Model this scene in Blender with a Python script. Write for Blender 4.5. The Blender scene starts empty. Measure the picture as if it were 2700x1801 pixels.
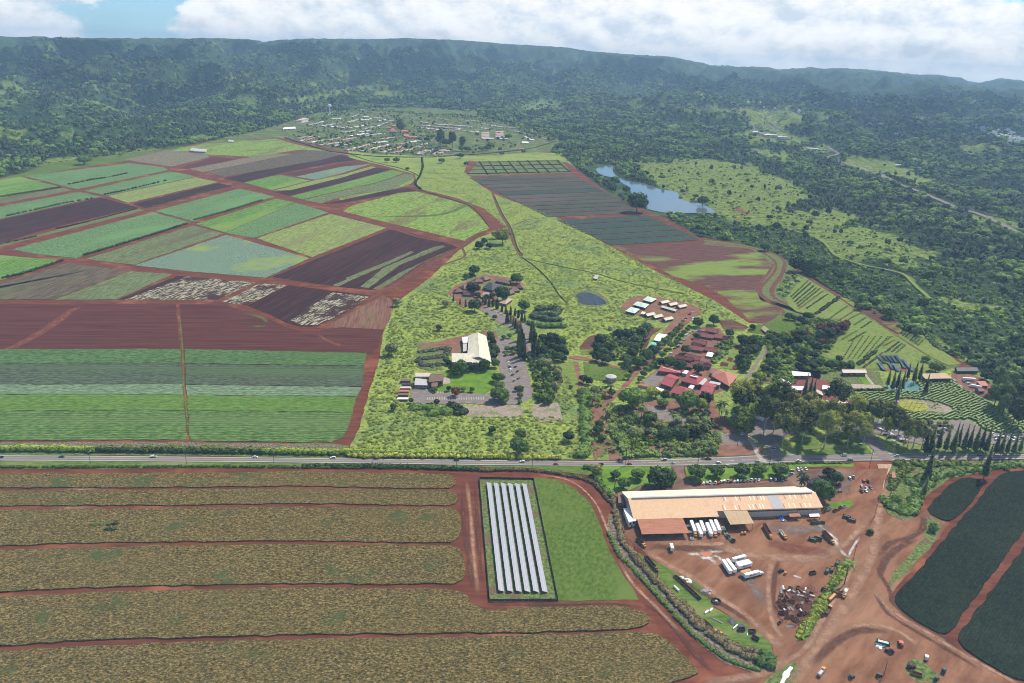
import bpy, math, random
import numpy as np
from mathutils import Matrix, Vector
random.seed(7); rng = np.random.default_rng(7)
sc = bpy.context.scene
PI = math.pi; rad = math.radians
# ------------------------------------------------------------------ camera
FPX, HORY, ROLL, CAMH = 2000.0, 155.0, rad(2.2), 342.0
_th = math.atan((900.5-HORY)/FPX); _c, _s = math.cos(ROLL), math.sin(ROLL)
_fw = np.array([0, math.cos(_th), -math.sin(_th)]); _up = np.array([0, math.sin(_th), math.cos(_th)]); _rt = np.array([1., 0, 0])
_R = _rt*_c+_up*_s; _U = -_rt*_s+_up*_c
cam_d = bpy.data.cameras.new("camera"); cam = bpy.data.objects.new("camera", cam_d); sc.collection.objects.link(cam)
cam_d.sensor_width = 36; cam_d.lens = FPX/2700*36; cam_d.clip_start = 1; cam_d.clip_end = 60000
cam.matrix_world = Matrix(((_R[0], _U[0], -_fw[0], 0), (_R[1], _U[1], -_fw[1], 0), (_R[2], _U[2], -_fw[2], CAMH), (0, 0, 0, 1)))
sc.camera = cam
# ------------------------------------------------------------------ light
SUN_EL, SUN_AZ = rad(50), rad(42)        # azimuth from +Y towards +X
sd = bpy.data.lights.new("sun", 'SUN'); sd.energy = 5.0; sd.angle = rad(.5); sd.color = (1, .93, .80)
so = bpy.data.objects.new("sun", sd); sc.collection.objects.link(so)
sv = Vector((math.sin(SUN_AZ)*math.cos(SUN_EL), math.cos(SUN_AZ)*math.cos(SUN_EL), math.sin(SUN_EL)))
so.rotation_euler = sv.to_track_quat('Z', 'Y').to_euler()
sc.view_settings.view_transform = 'Standard'; sc.view_settings.look = 'None'; sc.view_settings.exposure = .2; sc.view_settings.gamma = 1
sc.render.engine = 'CYCLES'
cy = sc.cycles; cy.max_bounces = 3; cy.diffuse_bounces = 2; cy.sample_clamp_indirect = 3; cy.glossy_bounces = 2; cy.transmission_bounces = 2; cy.transparent_max_bounces = 6; cy.volume_bounces = 0
cy.use_denoising = True; cy.denoiser = 'OPENIMAGEDENOISE'; cy.denoising_input_passes = 'RGB_ALBEDO_NORMAL'; cy.denoising_prefilter = 'ACCURATE'; cy.use_adaptive_sampling = True; cy.adaptive_threshold = .012
cy.filter_width = .95
# ------------------------------------------------------------------ node helpers
class NT:
    def __init__(s, nt): s.nt = nt
    def n(s, t, **k):
        n = s.nt.nodes.new(t)
        for a, b in k.items():
            if a == 'i':
                for q, v in b.items(): n.inputs[q].default_value = v
            else: setattr(n, a, b)
        return n
    def l(s, a, b): s.nt.links.new(a, b)
    def m(s, op, a, b=None, c=None):
        n = s.n('ShaderNodeMath', operation=op)
        for j, v in enumerate((a, b, c)):
            if v is None: continue
            if isinstance(v, (int, float)): n.inputs[j].default_value = v
            else: s.l(v, n.inputs[j])
        return n.outputs[0]
    def ramp(s, fac, cols, interp='LINEAR'):
        r = s.n('ShaderNodeValToRGB'); r.color_ramp.interpolation = interp
        e = r.color_ramp.elements
        while len(e) < len(cols): e.new(.5)
        for q, (p, c) in zip(e, cols): q.position = p; q.color = (*c, 1) if len(c) == 3 else c
        s.l(fac, r.inputs[0]); return r.outputs[0]
    def mix(s, fac, a, b, mode='MIX'):
        n = s.n('ShaderNodeMix', data_type='RGBA', blend_type=mode)
        for k, v in ((0, fac), (6, a), (7, b)):
            if isinstance(v, tuple): n.inputs[k].default_value = (*v, 1)
            elif isinstance(v, (int, float)): n.inputs[k].default_value = v
            else: s.l(v, n.inputs[k])
        return n.outputs[2]
    def noise(s, vec, scale, detail=5, rough=.6, dist=0):
        n = s.n('ShaderNodeTexNoise', i={'Scale': scale, 'Detail': detail, 'Roughness': rough, 'Distortion': dist})
        s.l(vec, n.inputs['Vector']); return n.outputs['Fac']
    def map(s, vec, rot=0, scale=(1, 1, 1), loc=(0, 0, 0)):
        a = s.n('ShaderNodeMapping', i={'Rotation': (0, 0, rot)}); s.l(vec, a.inputs[0])
        b = s.n('ShaderNodeMapping', i={'Scale': scale, 'Location': loc}); s.l(a.outputs[0], b.inputs[0]); return b.outputs[0]
BW = [(.3, (0, 0, 0)), (.7, (1, 1, 1))]
MATS = {}
def M(name): return MATS[name]
def newmat(name):
    m = bpy.data.materials.new(name); m.use_nodes = True; m.node_tree.nodes.clear(); MATS[name] = m
    t = NT(m.node_tree); out = t.n('ShaderNodeOutputMaterial'); p = t.n('ShaderNodeBsdfPrincipled', i={'Roughness': .95, 'Specular IOR Level': .04})
    t.l(p.outputs[0], out.inputs[0]); return m, t, p, out
def gmat(name, cols, scale=.3, stretch=1, ang=0, detail=6, rough=.65, patch=None, rows=None, bump=0, bscale=None, coord='P', patch2=None, r=.9):
    """ground-type material: noise ramp in world metres; stretch elongates along direction ang; rows=(spacing,colour,strength)"""
    m, t, p, out = newmat(name)
    if coord == 'P': vec = t.n('ShaderNodeNewGeometry').outputs['Position']
    else: vec = t.n('ShaderNodeTexCoord').outputs['Object']
    v = t.map(vec, -ang, (1/stretch, 1, 1)) if (stretch != 1 or ang) else vec
    f = t.noise(v, scale, detail, rough)
    cols = [(.5+(a-.5)*.62, b) for a, b in cols]; col = t.ramp(f, cols)
    for k, pt in enumerate((patch, patch2)):
        if pt:
            ps, pc, lo, hi = pt[:4]; pv = t.map(vec, -ang, (1/(pt[4] if len(pt) > 4 else 1), 1, 1), (13.7*(k+1), 5.1, 0))
            g = t.noise(pv, ps, 5, .6); g = t.ramp(g, [(.5+(lo-.5)*.6, (0, 0, 0)), (.5+(hi-.5)*.75, (1, 1, 1))])
            if isinstance(pc[0], tuple):
                pc = t.ramp(f, [(.3, pc[0]), (.7, pc[1])])
            col = t.mix(g, col, pc)
    if rows:
        sp, rc, st = rows[:3]
        rv = t.map(vec, -ang); sx = t.n('ShaderNodeSeparateXYZ'); t.l(rv, sx.inputs[0])
        wob = t.m('MULTIPLY', t.noise(vec, .05, 3), sp*(rows[3] if len(rows) > 3 else .6))
        w = t.m('SINE', t.m('MULTIPLY', t.m('ADD', sx.outputs[1], wob), 2*PI/sp))
        w = t.m('MULTIPLY', t.m('ADD', t.m('MULTIPLY', w, .5), .5), st)
        brk = t.ramp(t.noise(v, scale*.35, 3), [(.3, (.35,)*3), (.7, (1, 1, 1))])
        w = t.m('MULTIPLY', w, brk)
        col = t.mix(w, col, rc)
    t.l(col, p.inputs['Base Color']); p.inputs['Roughness'].default_value = r
    if bump:
        bf = t.noise(v, bscale or scale, 5, .7)
        b = t.n('ShaderNodeBump', i={'Strength': 1, 'Distance': bump}); t.l(bf, b.inputs['Height']); t.l(b.outputs[0], p.inputs['Normal'])
    return m
def pmat(name, col, rough=.6, var=.12, scale=.6, metal=0, streak=None, spec=.3, coord='Object'):
    """object material: base colour with soft noise wear, optional streak colour"""
    m, t, p, out = newmat(name)
    vec = t.n('ShaderNodeTexCoord').outputs[coord]
    f = t.noise(vec, scale, 6, .7)
    lo = tuple(max(0, c*(1-var)) for c in col); hi = tuple(min(1, c*(1+var)) for c in col)
    c = t.ramp(f, [(.3, lo), (.7, hi)])
    if streak:
        sc_, sl, sa, sb, sxy = streak
        g = t.ramp(t.noise(t.map(vec, 0, sxy), sl, 6, .75), [(sa, (0, 0, 0)), (sb, (1, 1, 1))]); c = t.mix(g, c, sc_)
    t.l(c, p.inputs['Base Color'])
    p.inputs['Roughness'].default_value = rough; p.inputs['Metallic'].default_value = metal; p.inputs['Specular IOR Level'].default_value = spec
    return m
LK = 1.75
def leafmat(name, dark, light, trans=.3, tipcol=None, nscale=.35, wn=0):
    dark = (dark[0]*1.1, dark[1]*1.05, dark[2]*.75); light = (light[0]*2.45, light[1]*2.2, light[2]*1.5)
    m, t, p, out = newmat(name)
    oi = t.n('ShaderNodeObjectInfo'); tc = t.n('ShaderNodeTexCoord').outputs['Object']
    off = t.n('ShaderNodeVectorMath', operation='ADD'); cmb = t.n('ShaderNodeCombineXYZ')
    t.l(t.m('MULTIPLY', oi.outputs['Random'], 57), cmb.inputs[0]); t.l(tc, off.inputs[0]); t.l(cmb.outputs[0], off.inputs[1])
    f = t.noise(off.outputs[0], nscale, 4, .75)
    f = t.m('ADD', f, t.m('MULTIPLY', t.m('SUBTRACT', oi.outputs['Random'], .5), .35))
    if wn: f = t.m('ADD', f, t.m('MULTIPLY', t.m('SUBTRACT', t.noise(t.n('ShaderNodeNewGeometry').outputs['Position'], .007, 4, .6), .5), wn))
    c = t.ramp(f, [(.34, dark), (.64, light)] + ([(.8, tipcol)] if tipcol else []))
    t.l(c, p.inputs['Base Color']); p.inputs['Roughness'].default_value = .65; p.inputs['Specular IOR Level'].default_value = .25
    tr = t.n('ShaderNodeBsdfTranslucent'); t.l(t.mix(1, c, (1, 1, .45), 'MULTIPLY'), tr.inputs[0])
    mx = t.n('ShaderNodeMixShader', i={0: trans}); t.l(p.outputs[0], mx.inputs[1]); t.l(tr.outputs[0], mx.inputs[2]); t.l(mx.outputs[0], out.inputs[0])
    return m
# ------------------------------------------------------------------ world: sky with cumulus by direction
w = bpy.data.worlds.new("World"); sc.world = w; w.use_nodes = True; w.node_tree.nodes.clear(); t = NT(w.node_tree)
wo = t.n('ShaderNodeOutputWorld'); gen = t.n('ShaderNodeTexCoord').outputs['Generated']
sx = t.n('ShaderNodeSeparateXYZ'); t.l(gen, sx.inputs[0])
zc = t.m('MAXIMUM', t.m('ADD', sx.outputs[2], .035), .012)
cb = t.n('ShaderNodeCombineXYZ'); t.l(sx.outputs[0], cb.inputs[0]); t.l(sx.outputs[1], cb.inputs[1]); t.l(zc, cb.inputs[2])
sky = t.n('ShaderNodeTexSky', sky_type='NISHITA', sun_disc=False, sun_elevation=SUN_EL, sun_rotation=SUN_AZ, altitude=600, air_density=1.0, dust_density=.2, ozone_density=1.5); t.l(cb.outputs[0], sky.inputs[0])
az = t.m('ARCTAN2', sx.outputs[0], sx.outputs[1]); el = t.m('ARCSINE', sx.outputs[2])
tilt = t.m('ADD', el, t.m('MULTIPLY', az, 0.045))     # the cloud bank sinks to the right with the range below it
cv = t.n('ShaderNodeCombineXYZ'); t.l(az, cv.inputs[0]); t.l(t.m('MULTIPLY', el, 1.7), cv.inputs[1])
n1 = t.noise(cv.outputs[0], 7, 10, .52, .25); n2 = t.noise(cv.outputs[0], 26, 10, .64, .3)
azr = t.m('MULTIPLY_ADD', az, .8, .5)
env = t.ramp(azr, [(0, (.58,)*3), (.10, (.58,)*3), (.135, (.47,)*3), (.165, (.45,)*3), (.2, (.62,)*3), (.45, (.70,)*3), (.6, (.66,)*3), (.75, (.72,)*3), (1, (.72,)*3)])
topc = t.m('MINIMUM', t.m('MULTIPLY', t.m('MAXIMUM', t.m('SUBTRACT', tilt, .084), 0), 14), .2)
low = t.m('MULTIPLY', t.m('MAXIMUM', t.m('SUBTRACT', .045, tilt), 0), t.m('MULTIPLY', t.m('GREATER_THAN', az, -.12), 9))
dens = t.m('SUBTRACT', t.m('ADD', t.m('ADD', low, t.m('MULTIPLY', n1, .7)), t.m('ADD', t.m('MULTIPLY', n2, .3), env)), t.m('ADD', topc, 1.0))
mask = t.ramp(dens, [(0.0, (0, 0, 0)), (.045, (.8,)*3), (.09, (1, 1, 1))])
o2 = t.n('ShaderNodeVectorMath', operation='ADD'); t.l(cv.outputs[0], o2.inputs[0]); o2.inputs[1].default_value = (.010, .022, 0)
e1 = t.m('SUBTRACT', n1, t.noise(o2.outputs[0], 7, 10, .52, .25)); e2 = t.m('SUBTRACT', n2, t.noise(o2.outputs[0], 26, 10, .64, .3))
sh = t.m('ADD', t.m('MULTIPLY_ADD', e1, 2.2, .56), t.m('ADD', t.m('MULTIPLY', e2, 1.1), t.m('MULTIPLY', t.m('SUBTRACT', n1, .5), -.5)))
shade = t.ramp(sh, [(.22, (.68, .75, .84)), (.42, (.84, .89, .94)), (.58, (.99, .99, .985)), (.8, (1.1, 1.09, 1.07))])
bgs = t.n('ShaderNodeBackground'); t.l(t.m('MULTIPLY_ADD', t.m('MAXIMUM', t.m('SUBTRACT', .01, el), 0), 1.8, .095), bgs.inputs[1]); t.l(t.mix(1, sky.outputs[0], (.80, 1.02, 1.16), 'MULTIPLY'), bgs.inputs[0])
bgc = t.n('ShaderNodeBackground'); t.l(shade, bgc.inputs[0]); t.l(t.m('MULTIPLY_ADD', t.m('MAXIMUM', t.m('SUBTRACT', .02, el), 0), 5.5, .88), bgc.inputs[1])
mx = t.n('ShaderNodeMixShader'); t.l(mask, mx.inputs[0]); t.l(bgs.outputs[0], mx.inputs[1]); t.l(bgc.outputs[0], mx.inputs[2]); t.l(mx.outputs[0], wo.inputs[0])
# ------------------------------------------------------------------ pixels of the survey photo to ground points
S3 = 2351/600.; S2 = 2351/900.
FR = {'S': (0, 0, 1), 'D': (0, 0, 2351/2700), 'a': (0, 0, S2), 'b': (900, 0, S2), 'c': (1800, 0, S2), 'd': (0, 350, S2), 'e': (900, 350, S2), 'f': (1800, 350, S2),
      'g': (0, 750, S2), 'h': (900, 700, S3), 'i': (1500, 700, S3), 'j': (2100, 700, S3), 'k': (1500, 1000, S3), 'l': (2100, 1000, S3),
      'm': (1600, 1250, 2.8457), 'n': (2100, 1250, 2.845), 'o': (0, 1150, 2.40875), 'p': (800, 1150, 2.4089), 'q': (1630, 1260, S3),
      'r': (1860, 1430, 11.755), 'u': (1240, 1180, 7.837), 'v': (0, 1150, 5.2244), 'w': (0, 60, 5.2244), 'x': (720, 270, 5.2244), 'y': (1080, 280, 5.2244)}
def src(fr, pts):
    x0, y0, s = FR[fr]; return [(x0+p[0]/s, y0+p[1]/s) for p in pts]
def mixsrc(spec):
    """spec: ('d',[pts]) or a list of such pairs"""
    if isinstance(spec, tuple): spec = [spec]
    out = []
    for fr, pts in spec: out += src(fr, pts)
    return out
def ray(px, py): return _fw*FPX+_R*(px-1350)+_U*(900.5-py)
def Gs(px, py, z=0.):
    d = ray(px, py); k = (z-CAMH)/min(d[2], -1e-3); return (d[0]*k, d[1]*k)
def G(fr, x, y, z=0.):
    (p,) = src(fr, [(x, y)]); return Gs(*p, z)
def img(P):
    P = np.asarray(P, float); q = P-np.array([0, 0, CAMH]); dz = q@_fw; dz = np.where(dz < 1, 1, dz)
    return np.stack([1350+FPX*(q@_R)/dz, 900.5-FPX*(q@_U)/dz], -1)
def inpoly(pts, poly):
    pts = np.asarray(pts); x, y = pts[..., 0], pts[..., 1]; r = np.zeros(x.shape, bool); n = len(poly)
    for k in range(n):
        (x1, y1), (x2, y2) = poly[k], poly[(k+1) % n]
        if y1 == y2: continue
        r ^= ((y1 > y) != (y2 > y)) & (x < (x2-x1)*(y-y1)/(y2-y1)+x1)
    return r
def segdist(pts, poly, closed=True):
    pts = np.asarray(pts); d = np.full(pts.shape[:-1], 1e9); n = len(poly)
    for k in range(n if closed else n-1):
        a = np.array(poly[k]); b = np.array(poly[(k+1) % n]); ab = b-a; L = max(ab@ab, 1e-9)
        u = np.clip(((pts-a)@ab)/L, 0, 1); q = pts-a-u[..., None]*ab; d = np.minimum(d, np.hypot(q[..., 0], q[..., 1]))
    return d
# ------------------------------------------------------------------ object helpers
COL = sc.collection
def tag(o, label=None, cat=None, group=None, kind=None):
    if label: o['label'] = label
    if cat: o['category'] = cat
    if group: o['group'] = group
    if kind: o['kind'] = kind
    return o
def thing(name, label, cat, loc=(0, 0, 0), rz=0, group=None):
    o = bpy.data.objects.new(name, None); o.empty_display_size = .5; COL.objects.link(o); o.location = loc; o.rotation_euler = (0, 0, rz)
    return tag(o, label, cat, group)
class MB:
    def __init__(s): s.v = []; s.f = []; s.mi = []
    def add(s, v, f, mi=0):
        o = len(s.v); s.v += [tuple(p) for p in v]; s.f += [tuple(o+i for i in q) for q in f]; s.mi += [mi]*len(f); return s
    def box(s, c, d, rz=0, mi=0, taper=1.):
        x, y, z = c; a, b, h = d[0]/2, d[1]/2, d[2]; co, si = math.cos(rz), math.sin(rz); v = []
        for zz, k in ((z, 1), (z+h, taper)):
            for px, py in ((-a, -b), (a, -b), (a, b), (-a, b)): v.append((x+(px*co-py*si)*k, y+(px*si+py*co)*k, zz))
        return s.add(v, [(3, 2, 1, 0), (4, 5, 6, 7), (0, 1, 5, 4), (1, 2, 6, 5), (2, 3, 7, 6), (3, 0, 4, 7)], mi)
    def tube(s, p, q, r0, r1=None, n=6, mi=0):
        r1 = r0 if r1 is None else r1; p = Vector(p); q = Vector(q); d = (q-p).normalized()
        a = d.orthogonal().normalized(); b = d.cross(a); v = []
        for c, r in ((p, r0), (q, r1)):
            for k in range(n): u = 2*PI*k/n; v.append(c+a*math.cos(u)*r+b*math.sin(u)*r)
        f = [(k, (k+1) % n, n+(k+1) % n, n+k) for k in range(n)]+[tuple(range(n-1, -1, -1)), tuple(range(n, 2*n))]
        return s.add(v, f, mi)
    def prism(s, poly, z0, z1, mi=0, top=True):
        n = len(poly); A = sum(poly[i][0]*poly[(i+1) % n][1]-poly[(i+1) % n][0]*poly[i][1] for i in range(n))
        if A < 0: poly = poly[::-1]
        v = [(*p, z0) for p in poly]+[(*p, z1) for p in poly]
        f = [(k, (k+1) % n, n+(k+1) % n, n+k) for k in range(n)]
        if top: f.append(tuple(range(n, 2*n)))
        return s.add(v, f, mi)
    def sheet(s, poly, z=0, mi=0):
        n = len(poly); A = sum(poly[i][0]*poly[(i+1) % n][1]-poly[(i+1) % n][0]*poly[i][1] for i in range(n))
        if A < 0: poly = poly[::-1]
        return s.add([(*p, z) for p in poly], [tuple(range(n))], mi)
    def ball(s, c, r, sz=1, nu=8, nv=5, mi=0):
        v = [(c[0], c[1], c[2]-r*sz)]
        for j in range(1, nv):
            a = PI*j/nv-PI/2
            for k in range(nu): u = 2*PI*k/nu; v.append((c[0]+r*math.cos(a)*math.cos(u), c[1]+r*math.cos(a)*math.sin(u), c[2]+r*sz*math.sin(a)))
        v.append((c[0], c[1], c[2]+r*sz)); f = []
        for k in range(nu):
            k2 = (k+1) % nu; f.append((0, 1+k2, 1+k))
            for j in range(nv-2): o = 1+j*nu; f.append((o+k, o+k2, o+nu+k2, o+nu+k))
            o = 1+(nv-2)*nu; f.append((o+k, o+k2, len(v)-1))
        return s.add(v, f, mi)
    def mesh(s, name, mats, smooth=False):
        me = bpy.data.meshes.new(name); me.from_pydata(s.v, [], s.f); ms = mats if isinstance(mats, (list, tuple)) else [mats]
        for m in ms: me.materials.append(MATS[m] if isinstance(m, str) else m)
        if len(ms) > 1: me.polygons.foreach_set('material_index', s.mi)
        if smooth: me.polygons.foreach_set('use_smooth', [True]*len(s.f))
        me.update(); return me
    def obj(s, name, mats, parent=None, smooth=False, loc=None, rz=0):
        o = bpy.data.objects.new(name, s.mesh(name, mats, smooth)); COL.objects.link(o)
        if parent: o.parent = parent
        if loc: o.location = loc; o.rotation_euler = (0, 0, rz)
        return o
def link(name, me, parent=None, loc=None, rz=0, scale=None):
    o = bpy.data.objects.new(name, me); COL.objects.link(o)
    if parent: o.parent = parent
    if loc is not None: o.location = loc
    o.rotation_euler = (0, 0, rz)
    if scale is not None: o.scale = scale
    return o
ORD = 'first second third fourth fifth sixth seventh eighth ninth tenth eleventh twelfth thirteenth fourteenth fifteenth sixteenth seventeenth eighteenth nineteenth'.split()
def ordn(k):
    k += 1
    if k < 20: return ORD[k-1]
    tens = ['', '', 'twenty', 'thirty', 'forty', 'fifty', 'sixty', 'seventy', 'eighty', 'ninety'][k//10] if k < 100 else str(k)
    if k >= 100: return f'{k}th'
    return tens[:-1]+'ieth' if k % 10 == 0 else tens+'-'+ORD[k % 10-1]
def rough_poly(poly, step, amp):
    """subdivide outline, wobble it a little so field edges are not ruled lines"""
    out = []; n = len(poly)
    for k in range(n):
        a = np.array(poly[k]); b = np.array(poly[(k+1) % n]); L = np.hypot(*(b-a)); m = max(1, int(L/step)); m = min(m, 60)
        nrm = np.array([-(b-a)[1], (b-a)[0]])/max(L, 1e-6)
        for j in range(m):
            p = a+(b-a)*j/m
            if j: p = p+nrm*random.uniform(-amp, amp)
            out.append(tuple(p))
    return out
def smooth_line(pts, n=6):
    """Catmull-Rom"""
    P = [np.array(p, float) for p in pts]; P = [2*P[0]-P[1]]+P+[2*P[-1]-P[-2]]; out = []
    for k in range(1, len(P)-2):
        for j in range(n):
            u = j/n; a, b, c, d = P[k-1:k+3]
            out.append(tuple(.5*(2*b+(c-a)*u+(2*a-5*b+4*c-d)*u*u+(3*b-a-3*c+d)*u**3)))
    out.append(tuple(P[-2])); return out
def strip(pts, wd, z=0, zf=None, mb=None):
    mb = mb or MB(); P = [np.array(p) for p in pts]; v = []
    for k, p in enumerate(P):
        d = P[min(k+1, len(P)-1)]-P[max(k-1, 0)]; d = d/max(np.hypot(*d), 1e-6); nrm = np.array([-d[1], d[0]]); ww = wd[k] if isinstance(wd, (list, tuple)) else wd
        for s in (1, -1):
            q = p+nrm*s*ww/2; v.append((q[0], q[1], z if zf is None else zf(q[0], q[1])+z))
    mb.add(v, [(2*k+1, 2*k+3, 2*k+2, 2*k) for k in range(len(P)-1)]); return mb
# ------------------------------------------------------------------ terrain
PLATEAU = src('D', [(-700, 470), (-250, 432), (0, 408), (60, 395), (105, 378), (190, 365), (270, 354), (350, 346), (420, 336), (470, 326), (520, 318), (600, 300), (640, 290), (690, 268), (740, 260), (800, 256), (860, 250), (950, 248), (1000, 251), (1060, 256), (1130, 276), (1200, 296), (1262, 312), (1284, 328), (1258, 345), (1300, 368), (1320, 385), (1372, 425), (1432, 466), (1492, 488), (1530, 500), (1605, 545), (1690, 556), (1760, 575), (1835, 618), (1925, 680), (2010, 728), (2100, 775), (2200, 825), (2245, 850), (2310, 900), (2351, 930), (2700, 1090), (3300, 1250), (3300, 2300), (-1400, 2300), (-1400, 560)])
LAKE = mixsrc([('e', [(1750, 255), (1775, 238), (1830, 228), (1875, 222), (1868, 262), (1895, 295), (1960, 330), (2060, 345), (2140, 365), (2200, 390), (2290, 405), (2330, 430), (2320, 450), (2351, 462)]), ('f', [(60, 478), (130, 490), (190, 520), (225, 548), (150, 553), (0, 553)]), ('e', [(2250, 552), (2170, 540), (2100, 520), (2060, 470), (2000, 420), (1985, 385), (1940, 350), (1870, 310), (1790, 290)])])
PLW = [Gs(*p) for p in PLATEAU]; LKW = [Gs(*p) for p in LAKE]
SKYL = src('D', [(-500, 84), (0, 84), (60, 85), (150, 86), (280, 88), (400, 88), (500, 88), (575, 90), (605, 96), (640, 92), (700, 89), (800, 89), (850, 90), (930, 88), (1000, 90), (1080, 94), (1150, 100), (1230, 105), (1290, 108), (1350, 117), (1420, 123), (1480, 127), (1540, 130), (1600, 143), (1650, 152), (1760, 154), (1790, 160), (1860, 155), (1890, 158), (1930, 156), (2000, 160), (2050, 166), (2100, 171), (2150, 172), (2200, 177), (2225, 186), (2250, 190), (2290, 182), (2351, 186), (2900, 210)])
def perlin(x, y, seed=0):
    xi = np.floor(x).astype(np.int64); yi = np.floor(y).astype(np.int64); xf = x-xi; yf = y-yi
    def g(ix, iy):
        h = (ix*374761393+iy*668265263+seed*1442695041) & 0x7fffffff; h = (h ^ (h >> 13))*1274126177 & 0x7fffffff; h = h ^ (h >> 16)
        a = (h % 3600)/3600*2*PI; return np.cos(a), np.sin(a)
    u = xf*xf*xf*(xf*(xf*6-15)+10); v = yf*yf*yf*(yf*(yf*6-15)+10); r = []
    for dx in (0, 1):
        for dy in (0, 1):
            a, b = g(xi+dx, yi+dy); r.append(a*(xf-dx)+b*(yf-dy))
    return (r[0]*(1-v)+r[1]*v)*(1-u)+(r[2]*(1-v)+r[3]*v)*u
def ridged(x, y, seed, oct=4):
    s = 0; a = 1.; w_ = 1.
    for k in range(oct):
        n = 1-np.abs(perlin(x, y, seed+k))*2; n = n*n*w_; s = s+n*a; w_ = np.clip(n*1.6, 0, 1); x = x*2.03+11.3; y = y*2.03-7.7; a *= .5
    return s/1.9
def sstep(a, b, x): u = np.clip((x-a)/(b-a), 0, 1); return u*u*(3-2*u)
NA, NR = 900, 560
AZ = np.linspace(rad(-50), rad(50), NA); RR = np.geomspace(300, 24000, NR)
# crest direction table
_caz = []; _ctan = []
for p in SKYL:
    d = ray(*p); _caz.append(math.atan2(d[0], d[1])); _ctan.append(d[2]/math.hypot(d[0], d[1]))
def crest(az):
    tn = np.interp(az, _caz, _ctan); rc = np.interp(az, [rad(-50), rad(-30), rad(-5), rad(10), rad(22), rad(36), rad(50)], [9300, 9600, 12000, 13500, 16000, 18000, 19000]); return rc, tn
AZg, RRg = np.meshgrid(AZ, RR)
Xg = RRg*np.sin(AZg); Yg = RRg*np.cos(AZg)
P2 = np.stack([Xg, Yg], -1)
_in = inpoly(P2, PLW); _dp = np.where(_in, 0, segdist(P2, PLW)); _inl = inpoly(P2, LKW); _dl = np.where(_inl, 0, segdist(P2, LKW))
rc, tn = crest(AZg); zc_ = CAMH+rc*tn
r0_ = np.interp(AZg, [rad(v) for v in (-40, -30, -18, -8, 2, 6, 12, 20, 30, 40)], [1700, 2200, 3500, 5000, 5200, 4400, 3000, 2300, 1500, 1200])
tt = np.clip((RRg-r0_)/(rc-r0_), 0, 1.3)
wx = perlin(Xg/900, Yg/900, 50)*.5; wy = perlin(Xg/900, Yg/900, 60)*.5
big = ridged(Xg/1500+wx*.5, Yg/3000+wy, 3, 3); mid = ridged(Xg/560+wx+3, Yg/980+wy, 11, 4); sm = ridged(Xg/230+wx*2, Yg/300+wy*2, 23, 3)
prof = np.where(tt < 1, np.power(np.clip(tt, 0, 1), 1.35), 1-(tt-1)*1.2)
flank = np.clip(tt, 0, 1)
fade = sstep(1.0, .95, tt)*.85+.15
spur = ridged(AZg*24+perlin(Xg/1600, Yg/1600, 70)*.9, RRg/3200+.3, 41, 4)
big = big-big.mean()+.42; mid = mid-mid.mean()+.46; sm = sm-sm.mean()+.5; spur = spur-spur.mean()+.46
h = zc_*prof+((big-.45)*(65+260*flank**1.2)+(mid-.5)*(78+180*flank)+(sm-.5)*(14+60*flank)+(spur-.5)*200*flank**1.5)*fade
near = sstep(20, 700, np.minimum(_dp, _dl*1.3))
soft = perlin(Xg/260, Yg/260, 5)*8+perlin(Xg/90, Yg/90, 6)*3
az_l = sstep(rad(2), rad(-12), AZg)       # the left woods fall into a gulch
gul = -38*np.exp(-((_dp-230)/150)**2)*az_l*(np.clip(tt*8, 0, 1))
GUL = [Gs(*q) for q in src('f', [(-60, 130), (300, 150), (560, 215), (660, 250), (850, 340), (1050, 430), (1250, 560), (1500, 720), (1800, 920), (2351, 1170)])]
_dg = segdist(P2, GUL, False); gul = gul-26*np.exp(-(_dg/75)**2)
far = sstep(0, .22, tt)
h = h*far*near + soft*near*(.35+.65*far) + gul*near
cap = CAMH+RRg*(tn-.0006)-2
_u = np.clip((cap-(.985-np.minimum(tt, .985))*25-h)/28, -20, 60); h = np.where(tt < .985, cap-(.985-np.minimum(tt, .985))*25-28*np.log1p(np.exp(_u)), h)
jag = (perlin(AZg*160, AZg*0+3, 9)+.6*perlin(AZg*420, AZg*0+8, 10)+1.2*perlin(AZg*60, AZg*0+5, 12))*20
h = np.where(np.abs(tt-1) < .02, zc_+jag*(.4+.6*sstep(rad(6), rad(14), AZg)), h)
h = np.where((_dp <= 0) | (_dl <= 0), -1.2, np.where(np.minimum(_dp, _dl) < 20, np.minimum(h, -1.2), h))
HG = h
_lr0, _lr1 = math.log(RR[0]), math.log(RR[-1])
def hgt(x, y):
    x = np.asarray(x, float); y = np.asarray(y, float)
    fi = (np.arctan2(x, y)-AZ[0])/(AZ[-1]-AZ[0])*(NA-1); fj = (np.log(np.maximum(np.hypot(x, y), 301))-_lr0)/(_lr1-_lr0)*(NR-1)
    i = np.clip(np.floor(fi).astype(int), 0, NA-2); j = np.clip(np.floor(fj).astype(int), 0, NR-2); a = np.clip(fi-i, 0, 1); b = np.clip(fj-j, 0, 1)
    return (HG[j, i]*(1-a)+HG[j, i+1]*a)*(1-b)+(HG[j+1, i]*(1-a)+HG[j+1, i+1]*a)*b
def hit(px, py):
    """first point of the terrain along the view ray"""
    d = ray(px, py); d = d/np.hypot(d[0], d[1]); r = np.geomspace(1200, 21000, 1800)
    z = CAMH+d[2]*r; g = np.maximum(hgt(d[0]*r, d[1]*r), -1.2); k = np.argmax(z < g)
    if z[k] >= g[k]: k = len(r)-1
    return (d[0]*r[k], d[1]*r[k], float(g[k]))
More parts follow.
